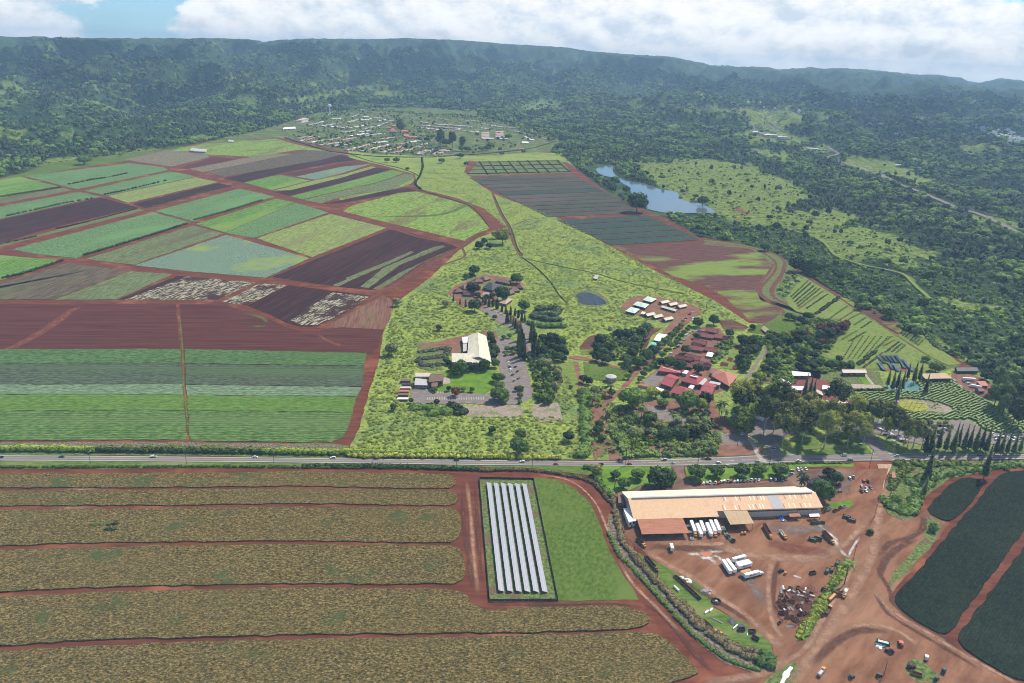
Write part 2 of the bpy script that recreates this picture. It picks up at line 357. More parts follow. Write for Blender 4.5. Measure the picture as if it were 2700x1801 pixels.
# land cover: meadows / clearings / scrub outlined on the survey photo
MEADOW = [mixsrc(s) for s in [
    ('f', [(-350, 190), (0, 215), (200, 190), (420, 215), (600, 290), (760, 350), (860, 420), (880, 480), (700, 520), (820, 545), (1000, 520), (1250, 590), (1440, 660), (1240, 620), (1080, 640), (900, 700), (640, 640), (450, 640), (360, 600), (220, 560), (150, 480), (30, 470), (-120, 400), (-250, 300)]),
    ('f', [(870, 690), (1000, 670), (1180, 640), (1400, 690), (1640, 800), (1800, 840), (1640, 860), (1500, 830), (1560, 890), (1420, 930), (1260, 840), (1100, 860), (1000, 780), (880, 715)]),
    ('f', [(1060, 180), (1180, 160), (1450, 200), (1640, 300), (1760, 340), (1640, 370), (1500, 320), (1300, 290), (1130, 230)]),
    ('b', [(1210, 740), (1300, 700), (1400, 690), (1540, 700), (1530, 740), (1400, 770), (1280, 770)]),
    ('c', [(0, 745), (140, 735), (480, 738), (560, 745), (700, 755), (840, 785), (850, 800), (800, 870), (600, 865), (440, 850), (480, 800), (380, 780), (230, 795), (80, 770)]),
    ('c', [(360, 930), (400, 900), (500, 895), (800, 930), (950, 970), (800, 990), (480, 975), (420, 960)]),
    ('c', [(430, 1045), (520, 1030), (780, 1060), (700, 1110), (560, 1080)]), ('c', [(0, 1110), (120, 1100), (200, 1110), (330, 1120), (560, 1165), (300, 1200), (0, 1200)]),
    ('c', [(820, 1010), (1000, 1000), (1040, 1040), (980, 1060), (830, 1040)]),
    ('c', [(880, 925), (960, 918), (950, 935)]), ('c', [(1570, 945), (1700, 960), (1560, 955)]), ('c', [(2240, 835), (2351, 842), (2351, 850)]), ('c', [(2220, 768), (2280, 770), (2240, 778)]),
    ('b', [(-90, 640), (60, 600), (200, 585), (310, 590), (330, 615), (440, 640), (350, 672), (205, 660), (240, 635), (60, 625)]),
    ('b', [(-560, 690), (-350, 680), (-220, 660), (-80, 640), (60, 605), (40, 630), (-150, 690), (-400, 705)]),
    ('b', [(350, 750), (600, 755), (950, 765), (950, 800), (800, 790), (520, 780), (360, 775)]),
    ('a', [(1130, 530), (1230, 515), (1380, 498), (1380, 510), (1250, 530), (1150, 540)]), ('a', [(620, 580), (690, 572), (790, 570), (740, 600), (640, 600)]), ('a', [(0, 575), (90, 555), (200, 542), (190, 552), (60, 580)]),
    ('a', [(815, 508), (940, 503), (930, 512), (820, 515)]), ('a', [(1140, 615), (1230, 605), (1280, 620), (1180, 628)]), ('a', [(1710, 575), (1830, 570), (1790, 588), (1715, 585)]), ('a', [(1450, 590), (1660, 575), (1650, 582), (1480, 598)]),
    ('a', [(1040, 540), (1080, 528), (1070, 545)]), ('a', [(395, 910), (480, 905), (500, 950), (420, 950)]), ('a', [(45, 965), (140, 945), (130, 965), (60, 980)]), ('a', [(610, 525), (640, 520), (640, 550), (615, 550)]),
    ('a', [(840, 770), (900, 780), (890, 820), (845, 820)]), ('a', [(400, 555), (440, 552), (430, 575), (405, 572)]),
    ('a', [(270, 1110), (420, 1085), (700, 1080), (960, 1030), (1130, 1022), (900, 1080), (620, 1140), (330, 1165)]),
    ('c', [(450, 855), (690, 862), (720, 920), (460, 915)]), ('j', [(1400, 330), (1650, 300), (1800, 380), (2100, 430), (2150, 470), (1800, 470), (1600, 420)]),
    ('j', [(1090, 110), (1160, 100), (1250, 220), (1400, 340), (1350, 350), (1230, 230)]),
    ('j', [(1290, 560), (1340, 600), (1560, 820), (1760, 960), (1800, 1010), (1700, 1010), (1560, 900), (1400, 740), (1330, 680)])]]
BARE = [mixsrc(s) for s in [('a', [(330, 463), (470, 455), (460, 468), (350, 472)]), ('f', [(345, 530), (400, 525), (475, 550), (450, 572), (400, 560)]), ('f', [(360, 580), (385, 570), (375, 600), (425, 635), (405, 640), (365, 610)]), ('b', [(1440, 1010), (1500, 975), (1495, 1000), (1460, 1015)]), ('b', [(1160, 835), (1190, 795), (1185, 820), (1170, 838)]),
    ('c', [(270, 742), (370, 742), (360, 755), (280, 752)]), ('c', [(330, 785), (420, 785), (380, 795)])]]
FARROADS = [('f', [(1000, 95), (1010, 110), (1060, 140), (1060, 155), (1000, 170), (1010, 185), (1100, 210), (1250, 255), (1400, 310), (1460, 345), (1560, 385), (1700, 440), (1900, 525), (2050, 570), (2200, 640), (2351, 715), (2500, 800)]), ('c', [(510, 790), (580, 830), (650, 880), (710, 910)]), ('f', [(640, 645), (760, 680), (880, 715), (980, 770), (1050, 850), (1150, 890), (1250, 920), (1400, 950), (1520, 985), (1600, 1060), (1700, 1150)])]
FRW = [[hit(*q) for q in src(fr, smooth_line(pts, 8))] for fr, pts in FARROADS]
def landcls(P):
    q = img(P); br = np.zeros(len(q)); r = np.hypot(P[:, 0], P[:, 1]); md = .8*((perlin(P[:, 0]/240, P[:, 1]/420, 91)+.6*perlin(P[:, 0]/80, P[:, 1]/110, 92)) > .40)*(r > 1500)*(r < 9500)
    q0 = q; q = q+np.stack([perlin(P[:, 0]/38, P[:, 1]/60, 71), perlin(P[:, 0]/38, P[:, 1]/60, 72)], -1)*np.array([26, 13])
    for pl in MEADOW: md = np.maximum(md, inpoly(q, pl))
    for pl in BARE: br = np.maximum(br, inpoly(q, pl))
    return md, br
tv = np.stack([Xg.ravel(), Yg.ravel(), HG.ravel()], 1)
md_, br_ = landcls(tv)
me = bpy.data.meshes.new("terrain")
idx = np.arange(NA*NR).reshape(NR, NA); fq = np.stack([idx[:-1, :-1], idx[:-1, 1:], idx[1:, 1:], idx[1:, :-1]], -1).reshape(-1, 4)
fq = fq[:, ::-1]
me.vertices.add(len(tv)); me.vertices.foreach_set('co', tv.astype(np.float32).ravel())
me.loops.add(fq.size); me.loops.foreach_set('vertex_index', fq.astype(np.int32).ravel())
me.polygons.add(len(fq)); me.polygons.foreach_set('loop_start', np.arange(0, fq.size, 4, dtype=np.int32)); me.polygons.foreach_set('loop_total', np.full(len(fq), 4, np.int32))
me.update(calc_edges=True)
me.polygons.foreach_set('use_smooth', np.ones(len(fq), bool))
for nm, arr in (('meadow', md_), ('bare', br_)):
    a = me.attributes.new(nm, 'FLOAT', 'POINT'); a.data.foreach_set('value', arr.astype(np.float32))
m, t, p, out = newmat('terrain_cover')
pos = t.n('ShaderNodeNewGeometry').outputs['Position']
fa = t.noise(pos, .012, 6, .6); fb = t.noise(pos, .07, 6, .7); fc = t.noise(pos, .0035, 3, .5)
forest = t.ramp(fb, [(.38, (.008, .022, .010)), (.5, (.026, .055, .024)), (.62, (.07, .115, .04))])
forest = t.mix(t.ramp(fa, [(.45, (0, 0, 0)), (.6, (.75,)*3)]), forest, (.075, .125, .035))
forest = t.mix(t.ramp(fc, [(.5, (0, 0, 0)), (.62, (.6,)*3)]), forest, (.03, .045, .022))
mead = t.ramp(fb, [(.38, (.07, .11, .025)), (.5, (.16, .22, .045)), (.62, (.26, .30, .08))])
am = t.n('ShaderNodeAttribute', attribute_name='meadow').outputs['Fac']; ab = t.n('ShaderNodeAttribute', attribute_name='bare').outputs['Fac']
col = t.mix(am, forest, mead); col = t.mix(ab, col, (.2, .075, .045)); t.l(col, p.inputs['Base Color'])
bn = t.n('ShaderNodeBump', i={'Strength': 1, 'Distance': 14}); t.l(t.noise(pos, .055, 6, .65), bn.inputs['Height']); t.l(bn.outputs[0], p.inputs['Normal'])
p.inputs['Specular IOR Level'].default_value = .05
me.materials.append(m)
terrain = bpy.data.objects.new("terrain", me); COL.objects.link(terrain); tag(terrain, 'wooded hills and mountain range behind the farmland', 'hills', kind='structure')
# ------------------------------------------------------------------ foliage
leafmat('leaf_dark', (.006, .018, .006), (.035, .075, .018)); leafmat('leaf_mid', (.012, .032, .008), (.065, .12, .022)); leafmat('leaf_lime', (.05, .09, .01), (.16, .21, .03))
leafmat('leaf_olive', (.035, .05, .012), (.14, .165, .04)); leafmat('leaf_blue', (.012, .03, .018), (.05, .085, .045)); leafmat('leaf_rust', (.02, .012, .008), (.10, .04, .025))
leafmat('leaf_pine', (.018, .034, .014), (.062, .095, .034)); leafmat('leaf_palm', (.02, .04, .012), (.09, .14, .04)); leafmat('leaf_banana', (.03, .07, .012), (.12, .2, .045)); leafmat('leaf_cane', (.12, .16, .025), (.30, .33, .075))
leafmat('leaf_silver', (.05, .07, .045), (.16, .19, .12)); leafmat('leaf_dry', (.05, .042, .032), (.12, .10, .075))
pmat('bark', (.12, .085, .06), .9); pmat('bark_pale', (.34, .30, .25), .85)
def unit(n):
    v = rng.normal(size=(n, 3)); return v/np.linalg.norm(v, axis=1)[:, None]
def leafmesh(name, lumps, nleaf, size, mat, core=.86, up=.25, seed=0, stretch=1.0):
    """crown made of leaf clumps: jittered quads over the skin of overlapping lobes, with a lumpy core inside each"""
    global rng
    rng = np.random.default_rng(seed); mb = MB()
    L = np.array(lumps, float); wt = L[:, 3]**2; wt /= wt.sum()
    for (x, y, z, r, s) in lumps:
        if core: mb.ball((x, y, z), r*core, s, 7, 5)
    V = np.array(mb.v) if mb.v else np.zeros((0, 3))
    if len(V): V = V+rng.normal(size=V.shape)*.05*L[:, 3].mean(); mb.v = [tuple(p) for p in V]
    k = rng.choice(len(L), nleaf, p=wt); n = unit(nleaf); n[:, 2] = np.where(rng.random(nleaf) < .55, np.abs(n[:, 2]), n[:, 2])
    c = L[k, :3]+n*(L[k, 3]*rng.uniform(.82, 1.12, nleaf))[:, None]*np.stack([np.ones(nleaf)]*2+[L[k, 4]], 1)
    nn = n+rng.normal(size=(nleaf, 3))*.55+np.array([0, 0, up]); nn /= np.linalg.norm(nn, axis=1)[:, None]
    a = np.cross(nn, unit(nleaf)); a /= np.linalg.norm(a, axis=1)[:, None]; b = np.cross(nn, a)
    s_ = size*rng.uniform(.6, 1.4, nleaf)[:, None]*.5
    Q = np.stack([c-a*s_*stretch-b*s_*.3, c+b*s_-a*s_*.1, c+a*s_*stretch, c-b*s_*.9], 1).reshape(-1, 3)
    o = len(mb.v); mb.v += [tuple(p) for p in Q]; mb.f += [(o+4*i, o+4*i+1, o+4*i+2, o+4*i+3) for i in range(nleaf)]; mb.mi += [0]*nleaf
    return mb.mesh(name, mat)
def lobes(seed, n, R, zc, rr, flat=1., shell=.62):
    r_ = random.Random(seed); out = []
    for k in range(n):
        u = 2*PI*(k*.618+r_.uniform(-.1, .1)); ph = math.asin(min(1, max(-.6, -.5+1.5*(k+.5)/n))); q = R*shell*r_.uniform(.75, 1.1)
        out.append((q*math.cos(u)*math.cos(ph), q*math.sin(u)*math.cos(ph), zc+q*math.sin(ph)*flat, rr*r_.uniform(.75, 1.2), .85))
    out.append((0, 0, zc, R*.6, flat)); return out
TREES = {}   # kind -> (variants of (crown mesh), trunk mesh, nominal diameter, nominal height, crown centre height)
def trunkmesh(name, h, r, limbs=3, mat='bark', seed=0, lean=0.):
    r_ = random.Random(seed); mb = MB(); top = (lean, 0, h*.55); mb.tube((0, 0, -.3), top, r, r*.7, 7)
    for k in range(limbs):
        u = 2*PI*k/max(limbs, 1)+r_.uniform(-.4, .4); q = (lean+math.cos(u)*h*.22, math.sin(u)*h*.22, h*r_.uniform(.75, .9)); mb.tube(top, q, r*.6, r*.2, 5)
    return mb.mesh(name, mat)
def defkind(kind, mat, D, Hh, zc, n, rr, flat, nleaf, lsize, trunk, nv=3, tm='bark', shell=.62, core=.86, up=.25):
    cs = [leafmesh(f'{kind}_crown', lobes(100+7*v+len(kind), n, D/2, zc, rr, flat, shell), nleaf, lsize, mat, core, up, seed=v+len(TREES)*10) for v in range(nv)]
    TREES[kind] = (cs, trunkmesh(f'{kind}_trunk', zc+.1, trunk, 4, tm, 3), D, Hh, zc)
defkind('round_tree', 'leaf_mid', 10, 8.5, 5.0, 13, 2.2, .8, 900, .9, .35)
defkind('dark_tree', 'leaf_dark', 12, 10, 5.6, 15, 2.5, .8, 1000, 1.0, .4)
defkind('broad_tree', 'leaf_mid', 16, 9, 5.8, 20, 2.6, .5, 1400, 1.0, .55)
defkind('lime_tree', 'leaf_lime', 9, 8, 4.8, 12, 2.0, .8, 800, .9, .3)
defkind('olive_tree', 'leaf_olive', 9, 8, 4.8, 12, 2.0, .85, 850, .85, .3)
defkind('rust_tree', 'leaf_rust', 9, 9, 5.0, 12, 2.0, .9, 850, .85, .3)
defkind('silver_tree', 'leaf_silver', 8, 7, 4.0, 11, 1.9, .85, 800, .8, .25)
defkind('blue_tree', 'leaf_blue', 10, 9, 5.0, 13, 2.2, .8, 900, .9, .35)
# eucalyptus: tall pale stem, open crown of separate clumps
defkind('eucalyptus_tree', 'leaf_olive', 13, 21, 14.5, 15, 2.5, 1.05, 1100, .95, .35, tm='bark_pale', shell=.78, core=.7)
defkind('shrub', 'leaf_mid', 4, 3, 1.5, 7, 1.0, .8, 260, .55, .1, nv=3)
defkind('lime_shrub', 'leaf_lime', 4, 3, 1.5, 7, 1.0, .8, 260, .55, .1, nv=2)
def pinemesh(name, Hh, R, tiers, mat, seed):
    r_ = random.Random(seed); mb = MB()
    for k in range(tiers):
        f = k/(tiers-1); z = Hh*(.12+.86*f); rr = R*(1-f)**.8*r_.uniform(.85, 1.1)+.15; m_ = 7 if f < .7 else 5; o = r_.uniform(0, 6)
        for j in range(m_):
            u = o+2*PI*j/m_; c, s = math.cos(u), math.sin(u); q = rr*r_.uniform(.75, 1.1); wd = .5+rr*.2; dz = q*.22
            mb.add([(0, 0, z+.5), (c*q*.6-s*wd, s*q*.6+c*wd, z+dz*.3), (c*q, s*q, z+dz), (c*q*.6+s*wd, s*q*.6-c*wd, z+dz*.3), (c*q*.55, s*q*.55, z-.35)], [(0, 3, 2, 1), (0, 1, 4), (1, 2, 4), (2, 3, 4), (3, 0, 4)])
    mb.tube((0, 0, Hh*.9), (0, 0, Hh*1.03), .22, .03, 4); return mb.mesh(name, mat)
TREES['norfolk_pine'] = ([pinemesh('norfolk_pine_crown', 24, 3.3, 18, 'leaf_pine', s) for s in (1, 2, 3)], trunkmesh('norfolk_pine_trunk', 40, .35, 0), 8.4, 24, 12)
def colmesh(name, Hh, R, mat, seed):
    L = [(0, 0, Hh*(.1+.82*k/7), R*(1-.085*k)*(1 if k else .9), 1.25) for k in range(8)]; return leafmesh(name, L, 420, .6, mat, .9, .4, seed)
TREES['cypress_tree'] = ([colmesh('cypress_tree_crown', 11, 1.7, 'leaf_pine', s) for s in (1, 2)], trunkmesh('cypress_tree_trunk', 4, .2, 0), 3.2, 11.5, 5.5)
def palmmesh(name, R, fr, zc, mat, seed, wd=.55):
    r_ = random.Random(seed); mb = MB()
    for k in range(fr):
        u = 2*PI*k/fr+r_.uniform(-.2, .2); el = r_.uniform(.1, 1.1); c, s = math.cos(u), math.sin(u); pts = []
        for j in range(5):
            q = j/4; rr = R*q*math.cos(el*.7)*r_.uniform(.95, 1.05); z = zc+R*(math.sin(el)*q-.75*q*q); pts.append((rr, z))
        for j in range(4):
            (r0, z0), (r1, z1) = pts[j:j+2]; w0, w1 = [wd*math.sin(PI*(.15+.8*x/4)) for x in (j, j+1)]
            for sg in (1, -1):
                mb.add([(c*r0, s*r0, z0), (c*r1, s*r1, z1), (c*r1-s*w1*sg, s*r1+c*w1*sg, z1-.35*w1), (c*r0-s*w0*sg, s*r0+c*w0*sg, z0-.35*w0)], [(0, 1, 2, 3)])
    return mb.mesh(name, mat)
TREES['palm_tree'] = ([palmmesh('palm_tree_crown', 3.6, 17, 8.6, 'leaf_palm', s) for s in (1, 2, 3)], trunkmesh('palm_tree_trunk', 15.5, .22, 0), 6.5, 11, 8.4)
TREES['banana_plant'] = ([palmmesh('banana_plant_crown', 2.8, 12, 1.8, 'leaf_banana', s, .62) for s in (1, 2, 3)], trunkmesh('banana_plant_trunk', 3.4, .16, 0, 'leaf_banana'), 4.6, 4.5, 2.4)
defkind('ironwood_tree', 'leaf_pine', 8, 16, 8.5, 14, 2.0, 1.7, 900, .9, .3)
PART2 = {'palm_tree': 'fronds', 'banana_plant': 'leaves'}
TREE_LOG = []     # (px, kind, place phrase, object) -> labels are written once all trees stand
LOOK = {'round_tree': 'round green tree', 'dark_tree': 'dark dense tree', 'broad_tree': 'broad spreading shade tree', 'lime_tree': 'yellow-green leafy tree', 'olive_tree': 'olive green tree', 'rust_tree': 'dark red-leaved tree',
        'silver_tree': 'pale grey-green tree', 'blue_tree': 'deep bluish-green tree', 'eucalyptus_tree': 'tall open-crowned eucalyptus', 'shrub': 'low green shrub', 'lime_shrub': 'low yellow-green shrub', 'norfolk_pine': 'tall conical pine', 'cypress_tree': 'slim columnar cypress', 'palm_tree': 'tall palm', 'banana_plant': 'broad-leaved banana plant', 'ironwood_tree': 'dark feathery ironwood'}
def plant(kind, X, Y, s=1., place='', z=0., sz=None, px=None, rz=None):
    cs, tr, D, Hh, zc = TREES[kind]; r = thing(kind, None, 'shrub' if 'shrub' in kind else 'plant' if kind == 'banana_plant' else 'tree', (X, Y, z), random.uniform(0, 6.28) if rz is None else rz)
    r.scale = (s, s, s*(sz or random.uniform(.9, 1.1)))
    link(PART2.get(kind, 'foliage' if 'shrub' in kind else 'crown'), random.choice(cs), r); link('stem' if kind in ('shrub', 'lime_shrub', 'banana_plant') else 'trunk', tr, r)
    if px is None: px = img([[X, Y, z]])[0]
    TREE_LOG.append((px[0], px[1], kind, place, r)); return r
def T(fr, kind, lst, place, sz=None):
    """(x, y of crown centre, crown diameter) in the zoom frame -> a tree standing on the ground"""
    cs, tr, D, Hh, zc = TREES[kind]; q = FR[fr][2]
    for e in lst:
        x, y = e[:2]; (p,) = src(fr, [(x, y)])
        X, Y = Gs(*p, 0.); dist = math.sqrt(X*X+Y*Y+CAMH**2)
        d = 1.15*e[2]/q*dist/FPX if len(e) > 2 else D*random.uniform(.85, 1.15)
        s = d/D; X, Y = Gs(*p, zc*s*(sz or 1)); plant(kind, X, Y, s, place, px=p, sz=sz)
def along(fr, pts, n, jit=0):
    P = smooth_line(pts, 12); d = [0]
    for a, b in zip(P, P[1:]): d.append(d[-1]+math.hypot(b[0]-a[0], b[1]-a[1]))
    out = []
    for k in range(n):
        u = d[-1]*(k+.5)/n; out.append((float(np.interp(u, d, [p[0] for p in P]))+random.uniform(-jit, jit), float(np.interp(u, d, [p[1] for p in P]))+random.uniform(-jit, jit)))
    return out
# ---- mass vegetation: one object per kind of cover, instances picked from a few clump shapes
leafmat('canopy_leaf', (.022, .05, .014), (.11, .185, .038), .3, nscale=.12, wn=1.1); leafmat('canopy_dark', (.014, .028, .014), (.055, .088, .036), .2, nscale=.12, wn=.6); leafmat('scrub_leaf', (.028, .06, .008), (.145, .225, .032), .3, nscale=.3, wn=.8)
def protos(nm, mat, n, D, flat, nl, rr, leaf, ls, core=.95, up=.3):
    c = bpy.data.collections.new(nm)
    for k in range(n):
        me_ = leafmesh(nm, lobes(k*3+5+len(nm), nl, D/2, D*.28*flat+.3*D, rr, flat, .66), leaf, ls, mat, core, up, seed=k+40); c.objects.link(bpy.data.objects.new(nm, me_))
    return c
P_umb = protos('canopy_clump', 'canopy_leaf', 4, 17, .5, 13, 3.0, 220, 1.7); P_drk = protos('canopy_dark_clump', 'canopy_dark', 3, 10, 1.0, 9, 2.4, 150, 1.4); P_scr = protos('scrub_clump', 'scrub_leaf', 4, 5, .7, 7, 1.25, 110, .8)
def scatter(name, label, cat, coll, P, S, kind='stuff'):
    n = len(P); me = bpy.data.meshes.new(name); me.vertices.add(n); me.vertices.foreach_set('co', np.asarray(P, np.float32).ravel())
    a = me.attributes.new('scl', 'FLOAT_VECTOR', 'POINT'); a.data.foreach_set('vector', np.asarray(S, np.float32).ravel())
    r = np.zeros((n, 3), np.float32); r[:, 2] = np.random.default_rng(n).uniform(0, 6.28, n)
    a = me.attributes.new('rot', 'FLOAT_VECTOR', 'POINT'); a.data.foreach_set('vector', r.ravel())
    o = bpy.data.objects.new(name, me); COL.objects.link(o); tag(o, label, cat, kind=kind)
    ng = bpy.data.node_groups.new(name, 'GeometryNodeTree'); ng.interface.new_socket('Geometry', in_out='INPUT', socket_type='NodeSocketGeometry'); ng.interface.new_socket('Geometry', in_out='OUTPUT', socket_type='NodeSocketGeometry')
    gi = ng.nodes.new('NodeGroupInput'); go = ng.nodes.new('NodeGroupOutput'); ip = ng.nodes.new('GeometryNodeInstanceOnPoints'); ci = ng.nodes.new('GeometryNodeCollectionInfo')
    ci.inputs['Collection'].default_value = coll; ci.inputs['Separate Children'].default_value = True; ci.inputs['Reset Children'].default_value = True; ip.inputs['Pick Instance'].default_value = True
    na = ng.nodes.new('GeometryNodeInputNamedAttribute'); na.data_type = 'FLOAT_VECTOR'; na.inputs['Name'].default_value = 'scl'
    nb = ng.nodes.new('GeometryNodeInputNamedAttribute'); nb.data_type = 'FLOAT_VECTOR'; nb.inputs['Name'].default_value = 'rot'
    L = ng.links.new; L(gi.outputs[0], ip.inputs['Points']); L(ci.outputs[0], ip.inputs['Instance']); L(na.outputs['Attribute'], ip.inputs['Scale']); L(nb.outputs['Attribute'], ip.inputs['Rotation']); L(ip.outputs[0], go.inputs[0])
    md = o.modifiers.new('scatter', 'NODES'); md.node_group = ng; return o
def cand(n, r0, r1, a0=-44, a1=44, pw=1.0, seed=1):
    """random ground points, spacing growing with distance"""
    g = np.random.default_rng(seed); u = g.random(n); r = (r0**(2-pw)+u*(r1**(2-pw)-r0**(2-pw)))**(1/(2-pw)) if pw != 2 else r0*(r1/r0)**u
    a = np.radians(g.uniform(a0, a1, n)); return np.stack([r*np.sin(a), r*np.cos(a)], 1), r, g
def cover(n, r0, r1, pw, seed):
    P, r, g = cand(n, r0, r1, pw=pw, seed=seed); z = hgt(P[:, 0], P[:, 1]); q = img(np.column_stack([P, z]))
    ok = ~inpoly(P, PLW) & ~inpoly(P, LKW) & (segdist(P, PLW) > 6) & (segdist(P, LKW) > np.where(segdist(P, PLW) < 130, 42, 12))
    for i, rd in enumerate(FRW): ok &= segdist(P, [v[:2] for v in rd], False) > (20 if i < 2 else 9)
    md, br = landcls(np.column_stack([P, z])); return P, r, z, q, ok, md, br, g
SCRUBZ = mixsrc([('f', [(-60, 590), (230, 560), (330, 580), (700, 600), (860, 700), (1000, 650), (1450, 650), (1900, 900), (2351, 1130), (2500, 1400)]), ('j', [(2400, 900), (1900, 1100), (1700, 1030), (1100, 600), (420, 320), (150, 80), (0, 0)]), ('f', [(900, 930), (440, 770), (100, 690)])])
P, r, z, q, ok, md, br, g = cover(120000, 1000, 9500, 1.0, 3)
scr = inpoly(q, SCRUBZ); dk = perlin(P[:, 0]/220, P[:, 1]/220, 77)+.12*(P[:, 0] < -300)+.5*np.exp(-(segdist(P, GUL, False)/70)**2)
thin = np.where(md > .9, .035, np.where(md > 0, .12, np.where(scr, .12, 1.0))); keep = ok & (br == 0) & (g.random(len(P)) < thin) & (r < g.uniform(.5, .85, len(P))*crest(np.arctan2(P[:, 0], P[:, 1]))[0])
gap = perlin(P[:, 0]/70, P[:, 1]/70, 31); keep &= (gap > -.42) | (r > 4000)
s0 = g.uniform(.55, 1.6, len(P))*np.clip(r/4200, .85, 1.3)
a = keep & (dk < .12); b = keep & (dk >= .12)
def S_(mask, zs=1.): return np.stack([s0[mask], s0[mask], s0[mask]*g.uniform(.8, 1.25, mask.sum())*zs], 1)
scatter('forest_canopy', 'broad-crowned woodland covering the slopes behind the farmland', 'woods', P_umb, np.column_stack([P[a], z[a]-.5]), S_(a))
scatter('ironwood_forest', 'dark narrow-crowned woodland in the gulches', 'woods', P_drk, np.column_stack([P[b], z[b]-.5]), S_(b, 1.25))
P, r, z, q, ok, md, br, g = cover(60000, 560, 3000, 1.0, 5)
scr = inpoly(q, SCRUBZ); gp = perlin(P[:, 0]/45, P[:, 1]/45, 13); thin = np.where(md > 0, np.where(gp > .10, .42, .07), np.where(scr, 1.0, .12))
s0 = g.uniform(.5, 1.45, len(P)); keep = ok & (br == 0) & (g.random(len(P)) < thin) & ((gp > -.38) | (md > 0))
scatter('scrub_cover', 'dense green scrub and saplings beside the dirt farm road', 'scrub', P_scr, np.column_stack([P[keep], z[keep]-.2]), S_(keep))

leafmat('cane_blade', (.17, .25, .055), (.125, .168, .038), .4, nscale=.5, wn=.6)
P_can = protos('cane_tussock', 'cane_blade', 4, 3.2, .75, 6, .85, 60, .9, 0, 1.3)
# ------------------------------------------------------------------ ground materials
def wang(fr, p, q):
    a = G(fr, *p); b = G(fr, *q); return math.atan2(b[1]-a[1], b[0]-a[0])
A_D = wang('d', (80, 805), (1055, 548))     # the direction of the strips in the far-left fields
A_W = wang('g', (0, 690), (1258, 690)); A_R = wang('n', (735, 920), (1300, 270)); A_P = wang('e', (900, 303), (1590, 283)); A_O = wang('o', (0, 700), (1927, 668))
gmat('soil_road', [(.3, (0.09717, 0.02725, 0.01631)), (.7, (0.1543, 0.05035, 0.02823))], .12, 6, 0, patch=(.02, (.26, .09, .045), .55, .75))
gmat('soil_red', [(.3, (0.0612, 0.01872, 0.01512)), (.55, (0.09, 0.0288, 0.02232)), (.75, (0.1152, 0.04176, 0.03096))], .25, 25, A_W, patch=(.006, (.11, .036, .028), .5, .75, 5), bump=.25)
gmat('soil_dark', [(.3, (0.0252, 0.0108, 0.01008)), (.6, (0.04896, 0.01872, 0.01656)), (.75, (0.072, 0.03024, 0.02592))], .22, 20, A_D, patch=(.012, (.065, .026, .023), .55, .75, 6), bump=.3)
gmat('soil_pinkish', [(.3, (.12, .05, .038)), (.7, (.21, .11, .075))], .3, 14, A_D+.35, patch=(.02, (.17, .13, .06), .55, .7, 4))
gmat('crop_cabbage', [(.28, (0.0315, 0.0782, 0.0272)), (.5, (0.1035, 0.1794, 0.0656)), (.72, (0.162, 0.2484, 0.108))], .55, 3, A_D, patch=(.012, (.12, .22, .08), .5, .7, 3), bump=.35)
gmat('crop_bluegreen', [(.28, (0.0414, 0.0828, 0.0598)), (.5, (0.138, 0.2024, 0.1334)), (.72, (0.2024, 0.276, 0.2024))], .6, 1.5, A_D, patch=(.008, (.20, .26, .07), .57, .68), bump=.3)
gmat('crop_bright', [(.28, (0.0425, 0.0935, 0.017)), (.5, (0.102, 0.1955, 0.03825)), (.72, (0.1615, 0.2635, 0.0595))], .4, 8, A_D, patch=(.01, (.17, .25, .055), .5, .7, 5), bump=.3)
gmat('crop_olive', [(.28, (0.054, 0.0675, 0.027)), (.5, (0.117, 0.1485, 0.063)), (.72, (0.18, 0.2115, 0.099))], .5, 8, A_D, patch=(.012, (.105, .085, .05), .5, .7, 8), bump=.3)
gmat('crop_yellow', [(.28, (.09, .115, .03)), (.5, (.19, .24, .065)), (.72, (.26, .30, .10))], .4, 8, A_D, patch=(.014, (.17, .165, .08), .52, .7, 8), bump=.3)
gmat('crop_fallow', [(.28, (.09, .065, .045)), (.5, (.16, .13, .085)), (.72, (.24, .21, .14))], .5, 8, A_D, patch=(.015, (.14, .16, .075), .52, .7, 6), bump=.3)
gmat('crop_brownolive', [(.28, (.045, .035, .022)), (.5, (.10, .075, .05)), (.72, (.15, .13, .075))], .5, 12, A_D, patch=(.012, (.12, .15, .055), .58, .72, 8), bump=.3)
gmat('crop_stubble', [(.33, (.045, .022, .018)), (.47, (.06, .035, .027)), (.56, (.30, .29, .20)), (.7, (.40, .39, .29))], .33, 5, A_D-.12, patch=(.02, (.05, .023, .02), .55, .62), bump=.3, detail=7)
def wmat(n, d, m_, l, **k): return gmat(n, [(.28, d), (.5, m_), (.72, l)], .55, 3.5, A_W, bump=.4, **k)
wmat('row_deep', (.025, .06, .018), (.075, .145, .045), (.13, .21, .08), rows=(3.4, (.03, .035, .018), .5, .15), patch=(.02, (.085, .17, .05), .5, .8, 8))
wmat('row_teal', (.03, .045, .03), (.07, .10, .058), (.11, .155, .085), rows=(5.5, (.045, .027, .022), .6, .15), patch=(.03, (.08, .14, .055), .5, .75, 20))
wmat('row_pale', (.06, .10, .05), (.14, .21, .12), (.24, .31, .20), rows=(5, (.05, .045, .03), .4, .15), patch=(.03, (.11, .18, .09), .5, .75, 12))
wmat('row_bright', (.05, .10, .014), (.10, .18, .032), (.15, .24, .055), rows=(4, (.05, .09, .02), .5, .15), patch=(.02, (.125, .215, .04), .5, .8, 20))
wmat('row_leafy', (.035, .075, .018), (.095, .17, .04), (.17, .26, .08), rows=(4.6, (.025, .04, .018), .7, .15), patch=(.025, (.13, .19, .065), .52, .75, 20))
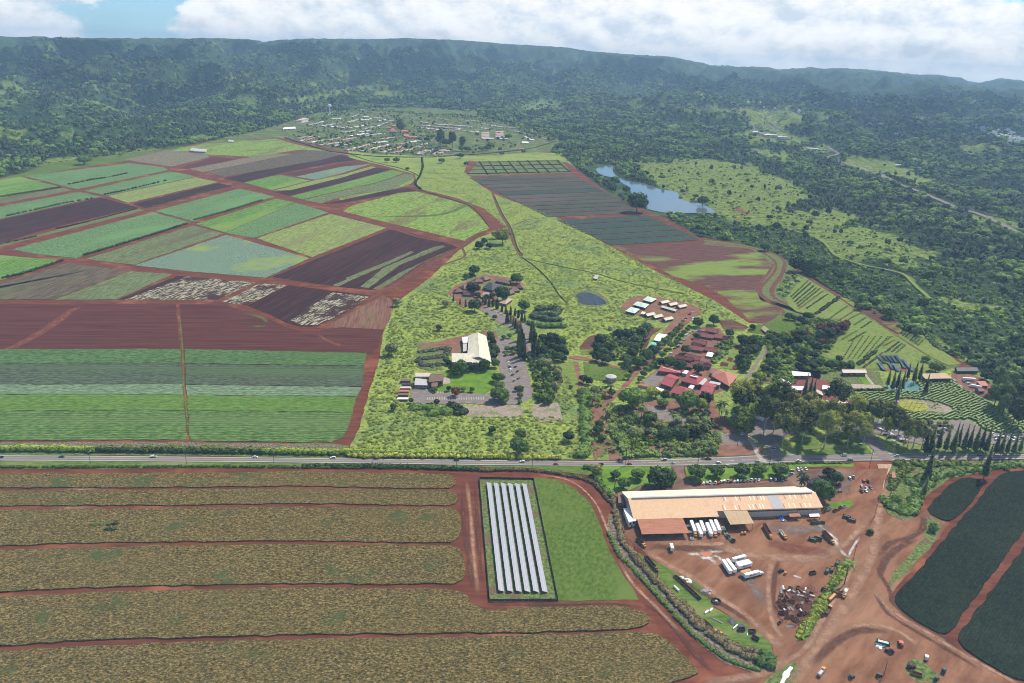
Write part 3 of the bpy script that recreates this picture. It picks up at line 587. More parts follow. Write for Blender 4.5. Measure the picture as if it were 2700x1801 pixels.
gmat('pineapple_ripe', [(.28, (0.0152, 0.0155, 0.00532)), (.42, (0.057, 0.04733, 0.0152)), (.54, (0.1254, 0.09384, 0.0304)), (.66, (0.2508, 0.1836, 0.0722)), (.8, (0.3496, 0.2774, 0.1292))], .8, 1.5, A_O, detail=8, rough=.78, patch=(.012, ((.035, .034, .012), (.19, .14, .05)), .44, .95, 2), patch2=(.03, ((.035, .05, .015), (.09, .11, .035)), .66, .74), bump=.6, bscale=.7)
gmat('pineapple_young', [(.3, (0.003869, 0.007109, 0.003047)), (.5, (0.01064, 0.01726, 0.006432)), (.7, (0.02418, 0.03352, 0.01218))], .7, 2.5, A_R, detail=7, rough=.75, rows=(1.9, (.007, .009, .007), .55, .2), patch=(.01, ((.008, .012, .007), (.038, .048, .02)), .5, .75), bump=.5)
gmat('pineapple_far', [(.3, (0.0255, 0.02999, 0.02167)), (.5, (0.0527, 0.05831, 0.03902)), (.7, (0.085, 0.08747, 0.0578))], .5, 3, A_P, patch=(.008, (.085, .073, .06), .45, .65, 3), bump=.3)
gmat('pineapple_teal', [(.3, (0.0153, 0.0272, 0.02142)), (.5, (0.034, 0.0578, 0.04284)), (.7, (0.0595, 0.08925, 0.06502))], .5, 3, A_P, bump=.3)
gmat('cane_grass', [(.22, (.04, .065, .014)), (.40, (.155, .215, .04)), (.58, (.275, .33, .065)), (.76, (.37, .41, .115))], .26, 1.15, .6, detail=8, rough=.72, patch=(.012, ((.07, .12, .035), (.20, .27, .09)), .52, .7), patch2=(.05, ((.10, .13, .03), (.24, .26, .07)), .6, .7), bump=1.3, bscale=.22)
gmat('weedy_field', [(.3, (0.088, 0.1496, 0.0264)), (.5, (0.1672, 0.2464, 0.044)), (.7, (0.2376, 0.3168, 0.0704))], .15, 3, A_D, patch=(.02, ((.09, .06, .03), (.19, .21, .06)), .55, .68, 5), bump=.3)
gmat('weedy_soil', [(.3, (.075, .032, .026)), (.7, (.135, .06, .045))], .2, 5, .3, patch=(.011, ((.12, .17, .03), (.2, .26, .055)), .47, .6, 2.5), bump=.3)
gmat('lawn', [(.3, (0.08, 0.16, 0.0144)), (.7, (0.136, 0.24, 0.024))], .1, 1, patch=(.03, (.15, .25, .045), .5, .7)); gmat('paddock', [(.3, (0.05202, 0.09792, 0.01224)), (.5, (0.07956, 0.1285, 0.01836)), (.7, (0.1163, 0.1591, 0.03366))], .35, 1.5, 1.2, patch=(.02, (.115, .16, .035), .5, .7), bump=.3)
gmat('verge', [(.3, (0.06375, 0.1148, 0.017)), (.7, (0.1275, 0.187, 0.03825))], .4, 3, A_W, patch=(.05, (.17, .20, .06), .55, .7, 4), bump=.3); gmat('rough_grass', [(.3, (.05, .08, .02)), (.5, (.11, .15, .04)), (.7, (.19, .21, .08))], .4, 1, patch=(.05, (.14, .09, .06), .55, .7), bump=.6)
gmat('village_grass', [(.3, (0.036, 0.0612, 0.018)), (.5, (0.0864, 0.1188, 0.0288)), (.7, (0.144, 0.1728, 0.0504))], .09, patch=(.02, (.16, .18, .06), .52, .62)); gmat('plot_grass', [(.3, (0.1105, 0.1615, 0.02975)), (.7, (0.187, 0.238, 0.05525))], .2, 1, patch=(.03, (.19, .21, .06), .5, .7), bump=.2); gmat('dry_scrub', [(.3, (0.07, 0.056, 0.0385)), (.5, (0.154, 0.126, 0.091)), (.7, (0.252, 0.217, 0.168))], .5, 1, patch=(.06, (.10, .13, .045), .55, .66), bump=.6)
gmat('yard_dirt', [(.3, (0.1465, 0.06227, 0.03297)), (.5, (0.2088, 0.09524, 0.05128)), (.72, (0.2638, 0.1319, 0.07692))], .09, 3, A_R, detail=8, rough=.7, patch=(.02, (.135, .065, .042), .52, .72, 2), patch2=(.035, (.30, .155, .09), .57, .74, 7)); gmat('yard_grey', [(.3, (0.1105, 0.06375, 0.04675)), (.7, (0.17, 0.1062, 0.08075))], .15, 3, .4, patch=(.03, (.24, .15, .11), .5, .7))
gmat('asphalt', [(.3, (.15, .14, .138)), (.7, (.21, .195, .19))], .4, 12, A_W, patch=(.05, (.19, .175, .17), .55, .75, 10)); gmat('asphalt_lot', [(.3, (.16, .135, .125)), (.7, (.235, .2, .185))], .3, 2, 0, patch=(.04, (.20, .15, .125), .55, .75)); gmat('paving_pale', [(.3, (.30, .24, .20)), (.7, (.42, .35, .30))], .3)
gmat('dirt_pink', [(.3, (0.1615, 0.07225, 0.0493)), (.7, (0.2465, 0.1275, 0.08925))], .15, 2, .5, patch=(.03, (.17, .12, .07), .55, .75)); gmat('gravel_pale', [(.3, (0.221, 0.17, 0.136)), (.7, (0.357, 0.289, 0.238))], .5, 1, patch=(.07, (.17, .18, .07), .5, .66)); gmat('concrete_track', [(.3, (.36, .235, .165)), (.7, (.48, .335, .25))], .2, 3, 1.3)
gmat('soil_track', [(.3, (0.09775, 0.03655, 0.0255)), (.7, (0.1573, 0.06545, 0.0459))], .15, 3, .5); gmat('yard_light', [(.3, (0.264, 0.144, 0.092)), (.7, (0.352, 0.212, 0.144))], .12, 4, A_R); gmat('salt_stain', [(.3, (.42, .35, .31)), (.7, (.72, .68, .65))], .5); gmat('mud_water', [(.3, (.40, .16, .09)), (.7, (.46, .20, .12))], .1, r=.25); gmat('terrace_red', [(.3, (.16, .05, .05)), (.7, (.22, .075, .07))], .5)
pmat('paint_white', (.78, .78, .76), .7, .05, coord='Object'); pmat('paint_yellow', (.6, .33, .05), .7); pmat('plastic_tarp', (.72, .74, .78), .35, .15, .3)
# feathered ground wear: dust and wheel marks that fade out at their edges
def decalmat(name, c0, c1, ns=.15, amt=1.):
    m, t, p, out = newmat(name); pos = t.n('ShaderNodeNewGeometry').outputs['Position']; f = t.noise(pos, ns, 6, .7); t.l(t.ramp(f, [(.38, c0), (.62, c1)]), p.inputs['Base Color'])
    e = t.n('ShaderNodeAttribute', attribute_name='edge').outputs['Fac']; al = t.m('MULTIPLY', t.m('SMOOTH_MIN', e, 1, .0), t.ramp(t.noise(pos, ns*.8, 7, .72), [(.3, (.3,)*3), (.62, (amt,)*3)]))
    tr = t.n('ShaderNodeBsdfTransparent'); mx = t.n('ShaderNodeMixShader'); t.l(al, mx.inputs[0]); t.l(tr.outputs[0], mx.inputs[1]); t.l(p.outputs[0], mx.inputs[2]); t.l(mx.outputs[0], out.inputs[0])
decalmat('wear_light', (.30, .165, .10), (.40, .235, .155)); decalmat('wear_dark', (.085, .04, .028), (.14, .065, .042)); decalmat('wear_red', (.16, .05, .035), (.24, .085, .055)); decalmat('wear_green', (.08, .13, .025), (.15, .2, .045)); decalmat('wear_white', (.40, .36, .33), (.72, .69, .66), .35); decalmat('wear_grey', (.16, .12, .10), (.24, .19, .165))
def wear(name, fr, pts, wd, mat, z=None):
    LAY[0] += .003; P = [np.array(v) for v in smooth_line([G(fr, *v) for v in pts], 6)]; n = len(P); v = []; e = []; off = [-1, -.55, 0, .55, 1]; va = [0, .75, 1, .75, 0]
    for k, q in enumerate(P):
        d = P[min(k+1, n-1)]-P[max(k-1, 0)]; d = d/max(np.hypot(*d), 1e-6); nr = np.array([-d[1], d[0]]); ww = wd*random.uniform(.8, 1.2)
        for o, a in zip(off, va): x = q+nr*o*ww/2; v.append((x[0], x[1], z or LAY[0])); e.append(a*min(1, k/3, (n-1-k)/3))
    mb = MB(); mb.add(v, [(5*k+j, 5*k+j+1, 5*k+6+j, 5*k+5+j) for k in range(n-1) for j in range(4)]); o = mb.obj(name, mat); a = o.data.attributes.new('edge', 'FLOAT', 'POINT'); a.data.foreach_set('value', np.array(e, np.float32)); return tag(o, None, 'ground', kind='structure')
# ------------------------------------------------------------------ ground sheets
LAY = [0.02]
def S(name, spec, mat, label=None, z=None, wob=.8, kind='structure', cat='ground'):
    if z is None: LAY[0] += .003; z = LAY[0]
    poly = [Gs(*p) for p in mixsrc(spec)]
    if wob: poly = rough_poly(poly, 9, wob)
    o = MB().sheet(poly, z).obj(name, mat); return tag(o, label, cat, kind=kind)
def crop(name, spec, mat, label, hgt_=.7, wob=1.0, cat='crop'):
    """a standing crop: a block of its own height"""
    poly = rough_poly([Gs(*p) for p in mixsrc(spec)], 7, wob); o = MB().prism(poly, -.05, hgt_).obj(name, mat); return tag(o, label, cat, kind='stuff')
ground = MB().sheet([(x, y) for x, y in PLW], -.1).obj('ground', 'soil_road'); tag(ground, 'red volcanic soil of the farm plateau', 'ground', kind='structure')
S('grass_ground', [('D', [(800, 362), (800, 345), (1100, 345), (1290, 352), (1320, 385), (1300, 372), (1075, 370), (1066, 395), (1110, 430), (1140, 448), (1280, 500), (1400, 565), (1520, 630), (1640, 690), (1720, 742), (1830, 745), (1850, 800), (2250, 850), (2351, 930), (2500, 1040), (2000, 1052), (1330, 1056), (800, 1040), (805, 1020), (825, 985), (845, 905), (870, 830), (880, 765), (903, 700), (985, 640), (1050, 578), (1100, 545), (1165, 522), (1110, 478), (1050, 455), (960, 432), (952, 400), (880, 380)])], 'cane_grass', 'tall yellow-green cane grass between the fields and the compounds', kind='stuff', cat='grass')
S('village_lawn', ('D', [(410, 345), (520, 314), (600, 297), (640, 286), (740, 255), (800, 251), (860, 246), (950, 244), (1065, 252), (1200, 291), (1266, 309), (1290, 328), (1262, 348), (1100, 358), (960, 358), (850, 352), (780, 345), (660, 318), (600, 318), (520, 330)]), 'village_grass', cat='lawn')
S('meadow_ground', ('D', [(0, 410), (60, 396), (105, 379), (190, 366), (270, 355), (350, 347), (420, 337), (440, 345), (380, 355), (300, 368), (180, 385), (80, 402), (0, 425)]), 'paddock', cat='meadow'); S('meadow_ground', ('d', [(1170, 125), (1290, 95), (1480, 75), (1900, 40), (2000, 70), (2150, 105), (2351, 140), (2500, 165), (2080, 115), (1740, 165), (1440, 150), (1300, 130)]), 'weedy_field', cat='meadow')
for sp, m_, lb, hh in [
    ([(170, 300), (890, 210), (1130, 240), (1160, 258), (530, 390), (470, 375)], 'crop_cabbage', 'green cabbage field below the gulch woods', .4), ([(0, 320), (140, 305), (420, 375), (0, 450), (-400, 520), (-400, 400)], 'crop_bright', 'bright green field at the far left', .4),
    ([(0, 455), (420, 382), (500, 395), (0, 490), (-400, 580), (-400, 525)], 'crop_olive', 'narrow patchy green strip at the far left', .3), ([(0, 510), (545, 408), (690, 440), (0, 595), (-400, 680), (-400, 600)], 'crop_cabbage', 'narrow cabbage strip above the dark ploughed field', .4),
    ([(575, 402), (1170, 268), (1300, 290), (1345, 303), (740, 432)], 'crop_cabbage', 'cabbage strip beside the main crossroads', .4), ([(745, 437), (1345, 307), (1500, 340), (880, 485)], 'crop_yellow', 'yellow-green strip above a dark ploughed strip', .4),
    ([(1070, 540), (1650, 385), (1890, 440), (1330, 612)], 'crop_cabbage', 'cabbage field with a bushy windbreak below it', .45), ([(80, 805), (1055, 548), (1310, 620), (580, 845), (530, 865), (270, 840)], 'crop_cabbage', 'long cabbage field with the longest windbreak', .45),
    ([(1350, 630), (1900, 455), (2030, 480), (1560, 690)], 'crop_bright', 'mid green field right of the windbreak', .4), ([(1560, 692), (2036, 482), (2130, 510), (2260, 550), (1750, 725)], 'crop_cabbage', 'soft green field between two farm tracks', .4),
    ([(1770, 728), (2275, 560), (2661, 655), (2151, 858)], 'crop_yellow', 'yellow-green field left of the dark ploughed field', .4), ([(590, 870), (1330, 640), (1540, 695), (920, 910), (690, 885)], 'crop_olive', 'olive field between green and blue-green crops', .4),
    ([(930, 915), (1560, 705), (2130, 865), (1830, 1000), (1300, 955)], 'crop_bluegreen', 'blue-green field with yellow weed patches', .4), ([(0, 845), (440, 880), (0, 1020), (-400, 1120), (-400, 810)], 'crop_bright', 'bright green field at left with a windbreak', .4),
    ([(0, 1040), (460, 900), (890, 950), (370, 1148), (0, 1150), (-500, 1150), (-500, 1180)], 'crop_brownolive', 'brownish field at left above the curved track', .35), ([(380, 1152), (900, 955), (1190, 975), (800, 1150)], 'crop_olive', 'green strip beside the stubble field', .4),
    ([(850, 185), (1150, 122), (1430, 150), (1440, 170), (1180, 235)], 'crop_fallow', 'greyish fallow field near the village', .3), ([(1300, 250), (1650, 182), (1900, 142), (2000, 150), (1400, 272)], 'crop_fallow', 'pale fallow strip near the village', .3),
    ([(1420, 272), (1850, 185), (2130, 120), (2240, 125), (2351, 150), (2200, 190), (1540, 306)], 'crop_brownolive', 'brown and green strip near the village', .3), ([(2040, 303), (2351, 235), (2560, 215), (2351, 280), (2170, 325)], 'crop_bluegreen', 'small grey-blue strip among ploughed strips', .4),
    ([(1680, 345), (1920, 290), (2140, 330), (1870, 395)], 'crop_bright', 'small green field at the crossroads', .4), ([(1880, 400), (2150, 332), (2351, 292), (2560, 231), (2590, 238), (2351, 310), (2000, 397)], 'crop_yellow', 'thin yellow strip between ploughed strips', .4),
    ([(2000, 440), (2351, 350), (2700, 257), (2790, 275), (2600, 342), (2351, 397), (2080, 460)], 'crop_bright', 'bright strip below a ploughed strip', .4), ([(2085, 465), (2351, 402), (2600, 347), (2800, 282), (2850, 290), (2840, 320), (2700, 390), (2351, 440), (2210, 488)], 'crop_olive', 'olive strip ending at the hedged track', .4)]:
    crop('crop_field', ('d', sp), m_, lb, hh)
for sp, m_ in [([(0, 600), (700, 447), (950, 515), (420, 640), (200, 700), (0, 765), (-500, 880), (-500, 690)], 'soil_dark'), ([(910, 492), (1500, 347), (1610, 368), (1450, 400), (1010, 520)], 'soil_dark'), ([(1240, 242), (1470, 168), (1630, 177), (1380, 247)], 'soil_red'),
               ([(1540, 315), (2030, 205), (2351, 152), (2460, 187), (2300, 207), (1930, 280), (1670, 345)], 'soil_dark'), ([(1935, 287), (2460, 191), (2535, 208), (2045, 300)], 'soil_red'), ([(1890, 410), (2351, 312), (2590, 240), (2695, 254), (2351, 347), (1990, 435)], 'soil_dark'),
               ([(810, 1150), (1220, 987), (1290, 990), (860, 1150)], 'soil_dark')]: S('ploughed_field', ('d', sp), m_, cat='field')
S('scruffy_strip', ('d', [(0, 770), (960, 522), (1000, 535), (260, 720), (0, 785), (-500, 920), (-500, 885)]), 'rough_grass', cat='field'); S('stubble_field', ('d', [(860, 1150), (1290, 990), (1760, 1032), (1500, 1150)]), 'crop_stubble', cat='field')
S('stubble_field', ('d', [(1530, 1165), (1790, 1037), (1980, 1050), (1700, 1190)]), 'crop_stubble', cat='field'); S('ploughed_field', ('d', [(1985, 1050), (2560, 1122), (2480, 1185), (2351, 1255), (2280, 1290), (2180, 1335), (2080, 1340), (1970, 1310), (1850, 1250), (1705, 1190)]), 'soil_dark', cat='field')
S('stubble_field', ('d', [(2290, 1100), (2540, 1130), (2470, 1180), (2300, 1275), (2180, 1325), (2080, 1325), (2000, 1290)]), 'crop_stubble', cat='field')
S('fallow_field', ('h', [(-150, 640), (0, 542), (430, 308), (515, 350), (535, 440), (500, 560), (440, 650), (380, 680), (200, 662)]), 'soil_pinkish', cat='field')
S('ploughed_field', ('g', [(-700, 135), (0, 135), (1210, 132), (1238, 440), (0, 445), (-700, 450)]), 'soil_red', cat='field'); S('ploughed_field', ('g', [(1238, 135), (1530, 133), (1640, 167), (1850, 237), (1960, 292), (2080, 327), (2200, 322), (2290, 302), (2351, 295), (2640, 310), (2600, 440), (2560, 480), (2351, 472), (1265, 442)]), 'soil_red', cat='field')
for sl, sr, m_, lb in [([(-700, 450), (1240, 447), (1246, 542), (-700, 545)], [(1268, 447), (2523, 474), (2508, 562), (1276, 545)], 'row_deep', 'deep green crop band'), ([(-700, 547), (1247, 545), (1258, 688), (-700, 690)], [(1278, 548), (2508, 566), (2490, 706), (1282, 690)], 'row_teal', 'dark thin crop band'),
                       ([(-700, 692), (1258, 690), (1262, 758), (-700, 760)], [(1283, 693), (2490, 709), (2458, 772), (1288, 763)], 'row_pale', 'pale bluish crop band'), ([(-700, 762), (1262, 760), (1272, 868), (-700, 870)], [(1289, 765), (2457, 775), (2430, 880), (1296, 870)], 'row_bright', 'vivid green crop band'),
                       ([(-700, 872), (1272, 870), (1285, 1060), (1270, 1072), (0, 1076), (-700, 1080)], [(1297, 873), (2430, 883), (2400, 980), (2365, 1050), (2280, 1088), (1320, 1080), (1308, 1062)], 'row_leafy', 'leafy green crop band by the highway')]:
    crop('crop_rows', ('g', sl), m_, lb+' left of the farm track', .45); crop('crop_rows', ('g', sr), m_, lb+' right of the farm track', .45)
# far fields right of the middle
S('weedy_field', ('e', [(10, 540), (80, 500), (400, 415), (520, 405), (760, 465), (860, 500), (940, 560), (1020, 660), (850, 745), (240, 600)]), 'weedy_field', cat='field'); S('weedy_field', ('e', [(-20, 450), (300, 370), (495, 300), (500, 330), (480, 350), (400, 378), (0, 465)]), 'weedy_field', cat='field')
S('ploughed_field', ('e', [(-130, 490), (0, 465), (300, 400), (460, 378), (520, 400), (420, 410), (0, 485)]), 'soil_dark', cat='field'); S('ploughed_field', ('e', [(-480, 995), (-200, 880), (0, 802), (330, 668), (480, 690), (750, 768), (800, 790), (560, 900), (330, 1050), (230, 1085), (0, 1065)]), 'soil_dark', cat='field')
for sp in ([(30, 1000), (330, 882), (480, 815), (500, 825), (350, 895), (60, 1020)], [(-60, 1050), (60, 1000), (80, 1010), (-20, 1060)], [(130, 1062), (300, 925), (640, 785), (700, 775), (715, 785), (400, 912), (190, 1070)], [(215, 1078), (400, 965), (640, 855), (790, 792), (560, 895), (330, 1045), (260, 1080)]): S('weedy_strip', ('e', sp), 'crop_olive', cat='field')
def lerp(a, b, u): return (a[0]+(b[0]-a[0])*u, a[1]+(b[1]-a[1])*u)
def stripset(fr, a, b, c, d, n, m_, lb, gap=.1, hh=.5):
    """strips between edge a-b and edge d-c"""
    for k in range(n):
        u0, u1 = (k+gap/2)/n, (k+1-gap/2)/n; f = lambda u: u**1.0
        crop('pineapple_strip', (fr, [lerp(a, d, u0), lerp(b, c, u0), lerp(b, c, u1), lerp(a, d, u1)]), m_(k) if callable(m_) else m_, f'{lb}, {ordn(k)} strip from the far end', hh)
stripset('e', (875, 310), (1595, 288), (2080, 553), (1425, 583), 11, lambda k: 'pineapple_teal' if k in (4,) else 'pineapple_far', 'grey-green pineapple strip left of the reservoir', .13)
stripset('e', (1480, 600), (2110, 568), (2470, 742), (1865, 778), 5, 'pineapple_teal', 'dark teal pineapple strip near the reservoir', .12)
S('weedy_field', [('e', [(1885, 790), (2200, 772), (2480, 757)]), ('f', [(150, 754), (440, 792), (540, 832), (600, 897), (600, 950), (550, 1040), (517, 1095), (530, 1150)]), ('i', [(1960, 310), (2050, 377), (2190, 457), (2200, 515), (2100, 570), (1960, 588), (1840, 540), (1600, 320), (1380, 200), (1080, 110), (850, -10)])], 'weedy_soil', cat='field')
S('scrub_edge', [('f', [(150, 738), (300, 755), (460, 780), (640, 832), (740, 900), (900, 1012), (1100, 1135)]), ('j', [(200, 150), (430, 290), (700, 490), (1000, 690), (1350, 900), (1700, 1030), (1500, 1100), (700, 1090), (200, 900), (0, 700)]), ('i', [(2200, 560), (2100, 570), (2190, 500), (2185, 455), (2050, 377), (1960, 310)]), ('f', [(530, 1150), (517, 1095), (550, 1040), (600, 950), (600, 897), (540, 832), (440, 792), (150, 754)])], 'rough_grass', cat='ground')
S('orchard_ground', ('e', [(860, 292), (950, 197), (1500, 187), (1560, 240), (1578, 275), (900, 297)]), 'rough_grass', cat='field')
S('cane_grass_triangle', ('e', [(1050, 420), (1380, 575), (1170, 640), (1120, 560)]), 'cane_grass', kind='stuff', cat='grass')
# ------------------------------------------------------------------ near pineapple strips and paddock
crop('pineapple_strip', [('o', [(-500, 238), (0, 237), (600, 241), (1200, 239), (1927, 225)]), ('p', [(0, 232), (700, 237), (930, 248), (970, 277), (965, 310), (930, 333), (700, 332), (0, 322)]), ('o', [(1927, 318), (1000, 328), (0, 330), (-500, 332)])], 'pineapple_ripe', 'tan pineapple strip nearest the highway', .75)
crop('pineapple_strip', [('o', [(-500, 352), (0, 350), (900, 347), (1927, 336)]), ('p', [(0, 340), (900, 348), (970, 367), (980, 400), (965, 433), (900, 445), (0, 430)]), ('o', [(1927, 431), (1000, 441), (0, 445), (-500, 447)])], 'pineapple_ripe', 'tan pineapple strip, second one down from the highway', .75)
crop('pineapple_strip', [('o', [(-500, 478), (0, 472), (1000, 464), (1927, 450)]), ('p', [(0, 453), (900, 458), (970, 472), (995, 510), (1000, 600), (985, 648), (940, 678), (0, 668)]), ('o', [(1927, 664), (900, 677), (400, 686), (0, 700), (-500, 715)])], 'pineapple_ripe', 'tan pineapple strip with two green weed clumps', .8)
crop('pineapple_strip', [('o', [(-500, 745), (0, 727), (400, 717), (900, 702), (1927, 690)]), ('p', [(0, 693), (930, 700), (990, 717), (1015, 760), (1028, 860), (1015, 913), (960, 942), (0, 941)]), ('o', [(1927, 938), (900, 956), (400, 971), (0, 994), (-500, 1020)])], 'pineapple_ripe', 'tan pineapple strip level with the solar panels', .8)
crop('pineapple_strip', [('o', [(-500, 1055), (0, 1025), (500, 1003), (900, 988), (1927, 966)]), ('p', [(0, 968), (900, 975), (980, 988), (1040, 1017), (1060, 1062), (1150, 1108), (1300, 1103), (1700, 1088), (1900, 1084)]), ('m', [(150, 1003), (270, 1042), (322, 1087), (318, 1120), (268, 1148), (150, 1168), (0, 1173)]), ('p', [(1700, 1243), (1200, 1252), (0, 1264)]), ('o', [(1927, 1266), (1000, 1286), (500, 1304), (0, 1333), (-500, 1370)])], 'pineapple_ripe', 'long tan pineapple strip wrapping below the solar field', .85)
crop('pineapple_strip', [('o', [(-500, 1405), (0, 1368), (500, 1343), (1000, 1318), (1927, 1295)]), ('p', [(0, 1295), (1000, 1278), (2000, 1253)]), ('m', [(0, 1193), (200, 1193), (360, 1203), (440, 1243), (560, 1352), (682, 1482), (682, 1500), (620, 1530), (480, 1567), (200, 1680), (-700, 1800)]), ('o', [(1500, 1900), (-800, 2000)])], 'pineapple_ripe', 'large tan pineapple strip along the bottom edge', .9)
crop('pineapple_block', ('n', [(982, 262), (1062, 172), (1150, 82), (1230, 37), (1300, 30), (1370, 47), (1393, 77), (1378, 122), (1298, 230), (1198, 328), (1150, 352), (1080, 343), (1002, 300)]), 'pineapple_young', 'small oval block of dark young pineapples', .8)
crop('pineapple_block', ('n', [(740, 915), (803, 842), (1003, 622), (1143, 442), (1303, 272), (1483, 52), (1543, 2), (1600, -13), (1707, -23), (1950, -35), (1950, 110), (1707, 425), (1597, 580), (1397, 850), (1227, 1080), (1157, 1178), (1120, 1202), (1050, 1192), (900, 1107), (780, 1017), (738, 960)]), 'pineapple_young', 'large dark pineapple block right of the yard', .85)
crop('pineapple_block', ('n', [(1707, 545), (1563, 742), (1323, 1052), (1218, 1200), (1213, 1250), (1253, 1308), (1400, 1407), (1550, 1497), (1640, 1537), (1750, 1560), (2000, 1620), (2050, 100)]), 'pineapple_young', 'dark pineapple block in the bottom right corner', .85)
S('paddock_lawn', ('p', [(1480, 265), (1600, 275), (1720, 330), (1810, 410), (1870, 530), (1930, 700), (2000, 830), (2080, 950), (2130, 1040), (1650, 1045), (1618, 1045), (1462, 273)]), 'paddock', cat='lawn'); S('solar_ground', ('p', [(1117, 268), (1462, 274), (1617, 1042), (1183, 1046)]), 'rough_grass', cat='ground')
# yard, verges
S('yard', [('m', [(0, 330), (60, 240), (250, 90), (520, 0), (900, 70), (1400, 40), (1880, -30)]), ('n', [(610, -40), (650, -40), (660, 160), (655, 240), (680, 300), (800, 350), (880, 330), (975, 270), (1090, 350), (1150, 370), (930, 640), (720, 900), (730, 980), (850, 1090), (1080, 1215), (1230, 1330), (1400, 1430), (1640, 1560), (1800, 1640), (1400, 1800), (-1200, 1800)]), ('m', [(700, 1560), (1000, 1500), (1200, 1480), (1260, 1400), (1240, 1280), (900, 1050), (600, 850), (420, 700), (250, 560), (100, 440)])], 'yard_dirt', 'red dirt works yard around the packing shed', cat='yard', wob=1.5)
S('car_park_dirt', ('k', [(1060, 895), (1190, 895), (1200, 1000), (1340, 1090), (2000, 1075), (2280, 1010), (2351, 900), (2500, 930), (2900, 930), (2950, 930), (2900, 1176), (2000, 1176), (600, 1170), (760, 1090), (1090, 1100), (1110, 1020)]), 'yard_grey', cat='yard')
S('verge', [('v', [(-600, 345), (0, 343), (2351, 343)]), ('u', [(0, 375), (2351, 380)]), ('k', [(1060, 897), (1060, 960), (330, 1000)]), ('u', [(2351, 560), (1400, 440), (0, 400)]), ('v', [(2351, 445), (0, 450), (-600, 452)])], 'verge', cat='verge'); S('verge', ('k', [(120, 895), (1060, 897), (1110, 1060), (1000, 1100), (760, 1090), (600, 1160), (400, 1180), (330, 1000)]), 'lawn', cat='lawn'); S('verge', ('k', [(1200, 905), (2000, 890), (2351, 868), (2700, 880), (2940, 870), (2940, 910), (2351, 900), (2290, 1000), (2000, 1040), (1340, 1070), (1210, 990)]), 'lawn', cat='lawn')
S('verge', [('v', [(-600, 238), (0, 238), (2351, 250)]), ('u', [(0, 235), (1200, 250), (2351, 282)]), ('u', [(2351, 290), (0, 260)]), ('v', [(2351, 268), (-600, 262)])], 'verge', cat='verge')
S('scrub_bank', ('g', [(-700, 1088), (0, 1088), (2290, 1096), (2400, 1110), (2430, 1185), (0, 1172), (-700, 1168)]), 'rough_grass', cat='ground'); S('scrub_bank', ('v', [(-600, 85), (2351, 88), (3600, 100), (4700, 130), (4700, 200), (2351, 180), (-600, 170)]), 'dry_scrub', cat='ground')
S('verge', ('l', [(980, 875), (1500, 850), (2351, 835), (2700, 830), (2700, 905), (2351, 915), (2090, 930), (1800, 985), (1600, 1020), (1340, 1190), (930, 1176), (960, 1000)]), 'rough_grass', cat='ground')
S('verge', ('n', [(655, 240), (670, 60), (720, -40), (900, -60), (1200, -30), (1100, 60), (960, 180), (920, 280), (870, 335), (800, 348), (690, 300)]), 'rough_grass', cat='ground')
S('grass_island', ('n', [(930, 370), (1000, 320), (1090, 375), (1060, 450), (1000, 560), (860, 700), (700, 860), (670, 850), (760, 700), (960, 480)]), 'rough_grass', cat='ground')
S('bank', ('m', [(0, 380), (60, 240), (140, 500), (250, 640), (430, 840), (560, 980), (720, 1150), (880, 1270), (1050, 1380), (1190, 1440), (1200, 1480), (1110, 1500), (880, 1420), (700, 1280), (560, 1110), (380, 890), (210, 760), (110, 640), (30, 500), (0, 440)]), 'dry_scrub', cat='ground'); S('bank', ('m', [(120, 560), (250, 600), (430, 690), (540, 760), (640, 770), (760, 900), (800, 1000), (1020, 1110), (1230, 1270), (1255, 1390), (1200, 1470), (1050, 1375), (880, 1265), (720, 1145), (560, 975), (430, 835), (300, 700)]), 'verge', cat='ground')
S('grass_strip', ('m', [(1405, 1220), (1520, 1060), (1640, 860), (1750, 680), (1810, 640), (1790, 760), (1680, 960), (1560, 1180), (1500, 1245), (1440, 1250)]), 'verge', cat='ground'); S('grass_island', ('m', [(1180, 1560), (1320, 1430), (1410, 1410), (1465, 1460), (1420, 1620), (1150, 1650)]), 'rough_grass', cat='ground'); S('grass_patch', ('n', [(810, 1440), (880, 1380), (940, 1400), (1060, 1500), (1080, 1560), (900, 1560), (830, 1500)]), 'rough_grass', cat='ground'); S('grass_patch', ('m', [(500, 770), (560, 760), (720, 890), (690, 930), (600, 860)]), 'verge', cat='ground'); S('grass_patch', ('n', [(190, 240), (250, 220), (400, 195), (435, 230), (400, 245), (215, 265)]), 'lawn', cat='ground')
for fr, c, a, b in [('m', (745, 597), 45, 22), ('m', (830, 520), 28, 8)]:
    S('puddle', (fr, [(c[0]+a*math.cos(u)*1.0, c[1]+b*math.sin(u)) for u in np.linspace(0, 2*PI, 22)[:-1]]), 'mud_water', 'orange muddy puddle in the works yard', z=LAY[0]+.05, wob=.5, cat='puddle')
